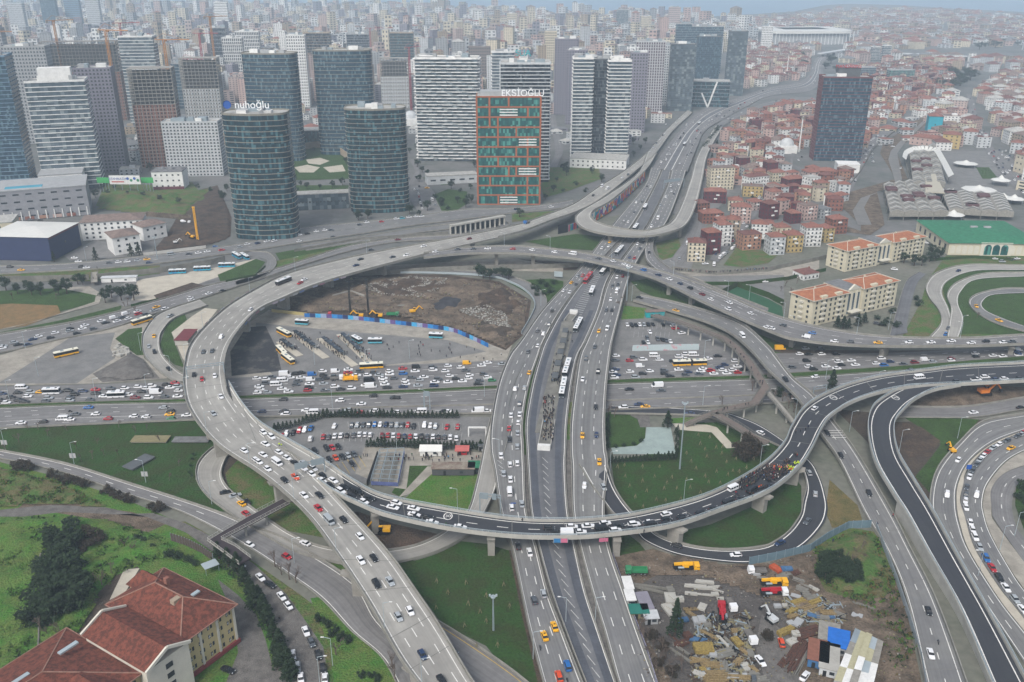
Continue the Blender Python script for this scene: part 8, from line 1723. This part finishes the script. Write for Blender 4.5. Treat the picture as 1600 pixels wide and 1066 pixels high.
flat_board(172,220,288,8.6,8,M['w_white'],'white billboard with blue capitals and round motifs at the top of the grassy slope','ISTANBULDA')
flat_board(152,171,286,8.6,5,mat('green_board','#3f9a55',.1,3),'plain green hoarding left of the white lettered billboard');flat_board(221,240,286,8.6,5,MATS['green_board'],'plain green hoarding between the white lettered billboard and the villa')
for key,owner,t in(('V3',V3,.235),('V4',V4,.17),('V3',V3,.70)):
 L_,R_=ROADS[key];i=int(t*(len(L_)-1));c=L_[i].lerp(R_[i],.32);mb=MB()
 mb.add(strip([c+Vector((math.cos(R(30*k))*1.5,math.sin(R(30*k))*2.2,0))for k in range(13)],.35,.06),Matrix.Identity(4));mb.build('road_symbol_ring',M['white'],owner)
 cu=bpy.data.curves.new('n','FONT');cu.body='30';cu.size=2.2;cu.align_x='CENTER';cu.align_y='CENTER';ob=bpy.data.objects.new('n',cu);me=bpy.data.meshes.new_from_object(ob);bpy.data.objects.remove(ob);me.materials.clear();me.materials.append(M['white']);o=new_obj('road_number',me,owner);o.location=c+Vector((0,0,.06))
wallpx('billboard','866 432 879 433',3.6,.3,'steel_l','white billboard on the verge left of the central road','billboard',z=1.5);wallpx('bridge_banner','865 848 890 848',1.6,.15,mcol[0],'blue and pink banner hanging from the new viaduct parapet','banner',z=7.9,panels=2.3,pm=[mcol[0],mcol[3],mcol[0]]);wallpx('bridge_banner','936 847 950 846',1.4,.15,mcol[3],'pale pink banner hanging from the new viaduct parapet','banner',z=7.9)
bl2=[mat('ring_banner_'+str(i),c_,.15,1,.7)for i,c_ in enumerate(('#8f93a3','#a0939c','#5a6c92','#a3a3a3','#86606c'))]
def along(key,f,off,a,b,h,label,pm,zoff=-1.0,step=4):
 root=empty('viaduct_banner',label=label,cat='banner')
 for k,d in enumerate(walk([p+Vector((0,0,zoff))for p in part_of(lat(key,f,off),a,b)],0,step,step*.4)):
  if len(d)>1 and k%3:wall_along(d,h,.08).build('banner_panel',pm[k%len(pm)],root)
along('V2',1,.55,.40,.52,1.0,'row of blue and white banners along the inner parapet of the ring',bl2);along('V2',0,-.55,.46,.53,2.2,'pink and white banners on the outer parapet of the ring',[bl2[1],bl2[0],bl2[4]])
def lamp(px,py,h,side,label,z=.4,grp='street lamps',banner=False,two=False,key='lamp'):
 key=(key,h,side,banner,two);p=P(px,py,z)
 if key in PROTO:o=copy_tree(PROTO[key])
 else:
  o=PROTO[key]=new_obj('street_lamp',None);b=MB();b.tube((0,0,0),(0,0,h),.12,.07,6);b.build('pole',M['steel_l'],o)
  for s_ in((1,-1)if two else(side,)):b=MB();b.bar((0,0,h),(s_*2.0,0,h+.5),.12);b.build('arm',M['steel_l'],o);b=MB();b.box((s_*2.3,0,h+.42),(.9,.35,.16));b.build('lamp_head',M['w_white'],o)
  if banner:
   for s_ in(-1,1):b=MB();b.box((s_*.75,0,h*.28),(1.1,.08,2.2));b.build('banner',bl2[3],o)
 o.location=p;tag(o,label,'street lamp',grp);return o
LP=[(9,704,1,1),(116,725,1,1),(228,754,-1,1),(40,545,1,0),(135,408,1,0),(60,588,1,0),(268,585,-1,0),(350,690,1,0),(331,788,1,0),(715,800,-1,0),(757,620,1,0),(664,640,-1,0),(572,575,1,0),(492,570,1,0),(640,560,1,0),(520,640,-1,0),(1068,786,1,0),(953,740,1,0),(1187,730,1,0),(1242,655,-1,0),(1327,675,1,0),(1405,705,1,0),(1496,685,1,0),(1370,610,1,0),(1290,592,1,0),(1098,634,1,0),(520,1040,-1,0),(500,1070,1,0),(460,880,1,0),(1585,838,1,0),(1562,860,1,0),(884,975,-1,0),(930,975,1,0),(833,1030,1,0),(845,478,1,0),(987,470,1,0),(1388,515,1,0),(1170,470,-1,0),(1500,520,1,0),(1100,560,1,0),(220,548,1,0),(15,625,1,0),(150,622,1,0),(230,615,1,0),(620,700,1,0),(1238,520,-1,0),(1528,900,-1,0),(780,720,-1,0)]
for i,(x,y,s_,b_)in enumerate(sorted(LP)):lamp(x,y,10,s_,f'thin grey street lamp pole, {ordn(i)} from the left',banner=bool(b_))
for i,(k,f,off,a)in enumerate([('V2',0,.1,t)for t in(.3,.36,.42,.47,.53,.58,.63,.68,.73,.79,.85,.91,.96)]):
 q=lat(k,f,off);p=q[int(a*(len(q)-1))];o=lamp(0,0,9,1,f'slim lamp pole on the outer parapet of the ring, {ordn(i)} from the horseshoe',grp='lamp poles on the ring viaduct',z=1,key='v');o.location=p+Vector((0,0,.3))
for i,t in enumerate((.06,.16,.26,.36,.46,.56,.66,.76,.86)):q=lat('V1',0,.1);o=lamp(0,0,9,-1,f'slim lamp pole on the eastern viaduct, {ordn(i)} from its right end',grp='lamp poles on the eastern viaduct',z=1,key='v');o.location=q[int(t*(len(q)-1))]+Vector((0,0,.3))
for i,(x,y,h)in enumerate(((1062,733,30),(771,985,13),(979,472,22),(246,405,16))):
 p=P(x,y,.4);root=empty('light_mast',(p.x,p.y,.4),label=('tall light mast on the wide lawn','floodlight pole on the dark field','tall mast right of the central road','lattice power mast beside the boulevard')[i],cat='mast');b=MB();b.tube((0,0,0),(0,0,h),.35,.2,8);b.build('pole',M['steel'],root);b=MB();b.tube((0,0,h-.4),(0,0,h),.8,.8,8);b.box((-1,0,h),(.6,.4,.7));b.box((1,0,h),(.6,.4,.7));b.build('lamp_ring',M['steel_l'],root)
def gantry(a,b,z,h,label,m='steel',plate=None):
 root=empty('sign_gantry',label=label,cat='sign gantry');A,B=P(a[0],a[1],z),P(b[0],b[1],z)
 for q in(A,B):c=MB();c.bar(q,q+Vector((0,0,h)),.4);c.build('post',M[m],root)
 t=MB();
 for dz in(0,1.2):t.bar(A+Vector((0,0,h-dz)),B+Vector((0,0,h-dz)),.25)
 n=max(3,int((B-A).length/1.6))
 for k in range(n):t.bar(A.lerp(B,k/n)+Vector((0,0,h)),A.lerp(B,(k+1)/n)+Vector((0,0,h-1.2)),.14)
 t.build('truss',M[m],root)
 for u0,u1 in plate or():c=MB();c.bar(A.lerp(B,u0)+Vector((0,-.4,h-.6)),A.lerp(B,u1)+Vector((0,-.4,h-.6)),.15,2.6);c.build('sign_plate',M['steel'],root)
gantry((293,592),(351,584),12.4,6,'lattice gantry spanning the ring viaduct above the jam');gantry((463,748),(508,738),12.2,6,'gantry with two grey sign backs where the new viaduct leaves the ring',plate=((.0,.42),(.55,1)));gantry((750,800),(782,803),3.5,8,'gantry with a grey sign back beside the slip road',plate=((0,.4),(.6,.8)));gantry((663,640),(672,640),.4,9,'single sign post in the median of the highway',plate=((.1,.9),));gantry((1270,620),(1290,616),.6,5,'small gantry by the flyover ramp')
gantry((1037,296),(1068,292),3,8,'white direction board gantry over the central road beyond the horseshoe bridge',plate=((0,.8),))
for x,y,lb in((802,800,'blue round road sign on a yellow foot beside the slip road'),(1512,740,'turquoise parasol stand by the taxi'),(998,262,'green direction sign above the horseshoe bridge')):p=P(x,y,.5);root=empty('road_sign',(p.x,p.y,.5),label=lb,cat='sign');b=MB();b.tube((0,0,0),(0,0,3),.1);b.build('post',M['steel'],root);b=MB();b.tube((0,-.1,3),(0,.1,3),1.1,n=12);b.box((0,0,2.2),(2,.2,1.8));b.build('sign_face',M['signb'],root)
for i,(s,lb)in enumerate((('1318 470 1127 0',''),)):pass
for s,lb in(('1127 462, 1152 449, 1200 468, 1222 480, 1224 497, 1190 486','left'),):
 o=sheet('sports_pitch',s,MATS['pitch_turf'])
 wallpx('pitch_fence','1127 462, 1152 449, 1200 466, 1224 478',4,.1,'grass_dk','green netting fence around the sports pitch by the dormitory','fence')
o=excavator(1390,0,0,'')if 0 else None
# people
def person_mesh(name,pose,coat,legs,skin='#8f6a58',hair='#1d1a18'):
 """one continuous skinned body; hair is its own part"""
 if pose==0:J=[(0,0,.95),(0,0,1.2),(0,.01,1.42),(0,.01,1.52),(0,.02,1.66),(.1,0,.9),(.11,.02,.5),(.12,-.02,.06),(.12,.12,.04),(-.1,0,.9),(-.11,.03,.5),(-.12,0,.06),(-.12,.14,.04),(.21,0,1.38),(.27,.02,1.1),(.27,.1,.86),(-.21,0,1.38),(-.27,.02,1.1),(-.26,.12,.88)]
 elif pose==1:J=[(0,0,.94),(0,.02,1.2),(0,.04,1.42),(0,.05,1.52),(0,.07,1.65),(.1,0,.89),(.11,.2,.5),(.11,.3,.08),(.11,.43,.06),(-.1,0,.89),(-.11,-.1,.5),(-.11,-.36,.14),(-.11,-.27,.06),(.21,.04,1.38),(.26,-.12,1.12),(.25,-.1,.88),(-.21,.04,1.38),(-.26,.16,1.12),(-.23,.32,.95)]
 else:J=[(0,0,.95),(0,0,1.2),(0,.01,1.42),(0,.01,1.52),(0,.03,1.66),(.12,0,.9),(.16,.02,.5),(.18,0,.06),(.18,.13,.04),(-.12,0,.9),(-.15,.03,.5),(-.17,0,.06),(-.18,.14,.04),(.21,0,1.38),(.36,.12,1.3),(.42,.3,1.42),(-.21,0,1.38),(-.27,.1,1.14),(-.1,.26,1.1)]
 E=[(0,1),(1,2),(2,3),(3,4),(0,5),(5,6),(6,7),(7,8),(0,9),(9,10),(10,11),(11,12),(2,13),(13,14),(14,15),(2,16),(16,17),(17,18)]
 Rd=[.17,.16,.17,.07,.105,.12,.09,.06,.05,.12,.09,.06,.05,.09,.07,.045,.09,.07,.045]
 me=bpy.data.meshes.new('t');me.from_pydata(J,E,[]);ob=bpy.data.objects.new('t',me);COL.objects.link(ob)
 sk=ob.modifiers.new('s','SKIN');
 for i,v in enumerate(me.skin_vertices[0].data):v.radius=(Rd[i]*1.1,Rd[i]);v.use_root=i==0
 su=ob.modifiers.new('u','SUBSURF');su.levels=1
 dg=bpy.context.evaluated_depsgraph_get();out=bpy.data.meshes.new_from_object(ob.evaluated_get(dg));bpy.data.objects.remove(ob)
 out.name=name;out.materials.clear()
 for m_ in(mat('coat_'+coat,coat,rough=.9),mat('trousers_'+legs,legs,rough=.9),mat('skin',skin,rough=.6),mat('shoes','#141414')):out.materials.append(m_)
 for p in out.polygons:
  z,x=p.center.z,abs(p.center.x);p.material_index=2 if(z>1.52 or(x>.2 and z<.9))and not(z<.8)else(3 if z<.1 else(1 if z<.9 else 0));p.use_smooth=True
 return out
HAIR=MB();HAIR.tube((0,-.01,1.66),(0,.0,1.79),.135,.08,8);HAIR.tube((0,-.05,1.58),(0,-.03,1.7),.09,.11,8);HAIRM=HAIR.mesh('hair',mat('hair','#1b1816'))
VESTS={'black':'#17181b','dark grey':'#3a3c40','navy':'#1d2740','brown':'#4b3a2e','red':'#8c2430','light blue':'#5a86a8','white':'#b9b9b7','orange hi-vis':'#e05a1c','yellow hi-vis':'#b9d62a','green':'#37563b','beige':'#94856d'}
PM={}
def pmesh(c,ps):
 if ps not in PM:PM[ps]=person_mesh('person',ps,'#17181b','#1f232b' if ps!=1 else '#2c2f36')
 if(c,ps)not in PM:me=PM[ps].copy();me.materials[0]=mat('coat_'+VESTS[c],VESTS[c],rough=.9);PM[(c,ps)]=me
 return PM[(c,ps)]
PPL=[];rp=random.Random(21)
DARK=['black']*18+['dark grey']*10+['navy']*8+['brown']*2+['red','light blue','white','green','beige']
def crowd(a,b,w_,n,ph,cols=None):
 d=b-a;nn=Vector((-d.y,d.x,0)).normalized()
 for _ in range(n):
  for t in range(12):
   p=a+d*rp.random()+nn*rp.uniform(-w_,w_)
   if all((p-q[0]).xy.length>.55 for q in PPL[-60:]):break
  PPL.append((p,rp.uniform(0,6.28),cols and rp.choice(cols)or rp.choice(DARK),rp.choice((0,0,1,2)),ph))
V=lambda x,y,z=9.45:P(1100+x/7.615,680+y/7.615,z)
crowd(V(480,590),V(760,440),2.4,95,'in the crowd on the new viaduct');crowd(V(740,420),V(1000,440),3.4,120,'in the crowd on the new viaduct');crowd(V(700,530),V(860,470),3.0,75,'in the crowd on the new viaduct')
crowd(V(970,400),V(1060,430),1.6,24,'at the front of the crowd',['orange hi-vis','yellow hi-vis']);crowd(V(800,400),V(930,430),1.0,12,'at the front of the crowd',['orange hi-vis','red','black','navy','yellow hi-vis']);crowd(V(1060,360),V(1130,350),.8,7,'at the front of the crowd',['yellow hi-vis'])
crowd(V(650,640),V(780,640),1.0,12,'beside the black vans on the new viaduct',DARK+['orange hi-vis']*5);crowd(V(400,650),V(560,560),2.0,36,'beside the black vans on the new viaduct');crowd(V(250,760),V(620,720),2.2,8,'beside the black vans on the new viaduct');crowd(V(940,350),V(1010,320),1.0,9,'behind the crowd on the new viaduct');crowd(V(1080,240),V(1115,265),.6,5,'behind the crowd on the new viaduct')
for c in CROWD:crowd(*c)
crowd(P(610,718,.45),P(755,716,.45),3.0,44,'walking on the paved plaza');crowd(P(560,722,.45),P(570,712,.45),2,4,'walking on the paved plaza');crowd(P(1052,422,3.6),P(1110,427,3.6),.7,28,'watching from the riverside wall');crowd(P(1110,427,3.6),P(1200,421,3.6),.7,40,'watching from the riverside wall')
crowd(P(1030,497,.45),P(1065,506,.45),2,22,'beside the turquoise kiosk');crowd(P(1133,530,7.2),P(1195,603,7.2),1.2,12,'on the zigzag footbridge');crowd(P(1120,645,6.1),P(1175,632,6.1),1.2,6,'on the zigzag footbridge');crowd(P(600,538,.45),P(780,560,.45),10,26,'crossing the bus station');crowd(P(480,520,.45),P(560,560,.45),12,12,'crossing the bus station')
crowd(P(1245,690,9.45),P(1262,655,9.45),2,4,'behind the crowd on the new viaduct');crowd(P(437,697,12.4),P(441,701,12.4),.3,2,'in hi-vis where the new viaduct starts',['yellow hi-vis'])
for x,y,z in((1301,848,8 if 0 else 9.4),(437,970,.5),(588,784,11.6),(1006,834,9.4),(816,816,9.5),(697,822,10.4),(50,940,.5),(1395,808,.5),(1370,822,.5),(152,420,2.5),(146,436,3),(110,508,.5),(152,495,.5),(1180,700,.5)):PPL.append((P(x,y,z),rp.uniform(0,6),rp.choice(DARK),1,'alone on the roads and paths'))
PPL=[p for p in PPL if-5<proj(p[0])[0]<1605];PPL.sort(key=lambda t:proj(t[0])[2]);gp={}
for t in PPL[:300]:gp.setdefault((t[2],t[4]),[]).append(t)
for(c,ph),lst in gp.items():
 lst.sort(key=lambda t:t[0].x/max(1,t[0].y))
 for i,t in enumerate(lst):
  o=new_obj('person',pmesh(c,t[3]),label=f'person in {c} {"vest" if "vis" in c else "coat"} {ph}'+(f', {ordn(i)} from left' if len(lst)>1 else ''),cat='person',group='people '+ph if len(lst)>1 else None);o.location=t[0];o.rotation_euler=(0,0,t[1]);s_=rp.uniform(.94,1.08);o.scale=(s_*1.05,s_*1.05,s_);new_obj('hair',HAIRM,o)
mb=MB();ms=[];mi={}
for t in PPL[300:]:
 me=pmesh(t[2],0);o_=len(mb.v);mt=Matrix.Translation(t[0])@Matrix.Rotation(t[1],4,'Z');mb.v+=[tuple(mt@v.co)for v in me.vertices]
 for m_ in me.materials:
  if m_.name not in mi:mi[m_.name]=len(ms);ms.append(m_)
 for p in me.polygons:mb.f.append(tuple(o_+i for i in p.vertices));mb.m.append(mi[me.materials[p.material_index].name])
if mb.f:mb.build('distant_people',ms,kind='stuff',label='small distant people waiting and walking beyond the nearer crowd',cat='people')
print('PEOPLE',len(PPL))
# haze
def haze_box():
 m=bpy.data.materials.new('haze_air');m.use_nodes=True
 n,l=m.node_tree.nodes,m.node_tree.links;n.clear()
 o=n.new('ShaderNodeOutputMaterial');v=n.new('ShaderNodeVolumePrincipled')
 v.inputs['Color'].default_value=(.70,.86,1.0,1);v.inputs['Density'].default_value=HAZE;v.inputs['Anisotropy'].default_value=.0
 l.new(v.outputs[0],o.inputs['Volume'])
 mb=MB();mb.box((0,12500,-4),(30000,28000,CAM_H+46),0)
 mb.build('haze',m,kind='stuff',label='pale blue haze thickening towards the sea',cat='haze')
HAZE=0.00018
haze_box()
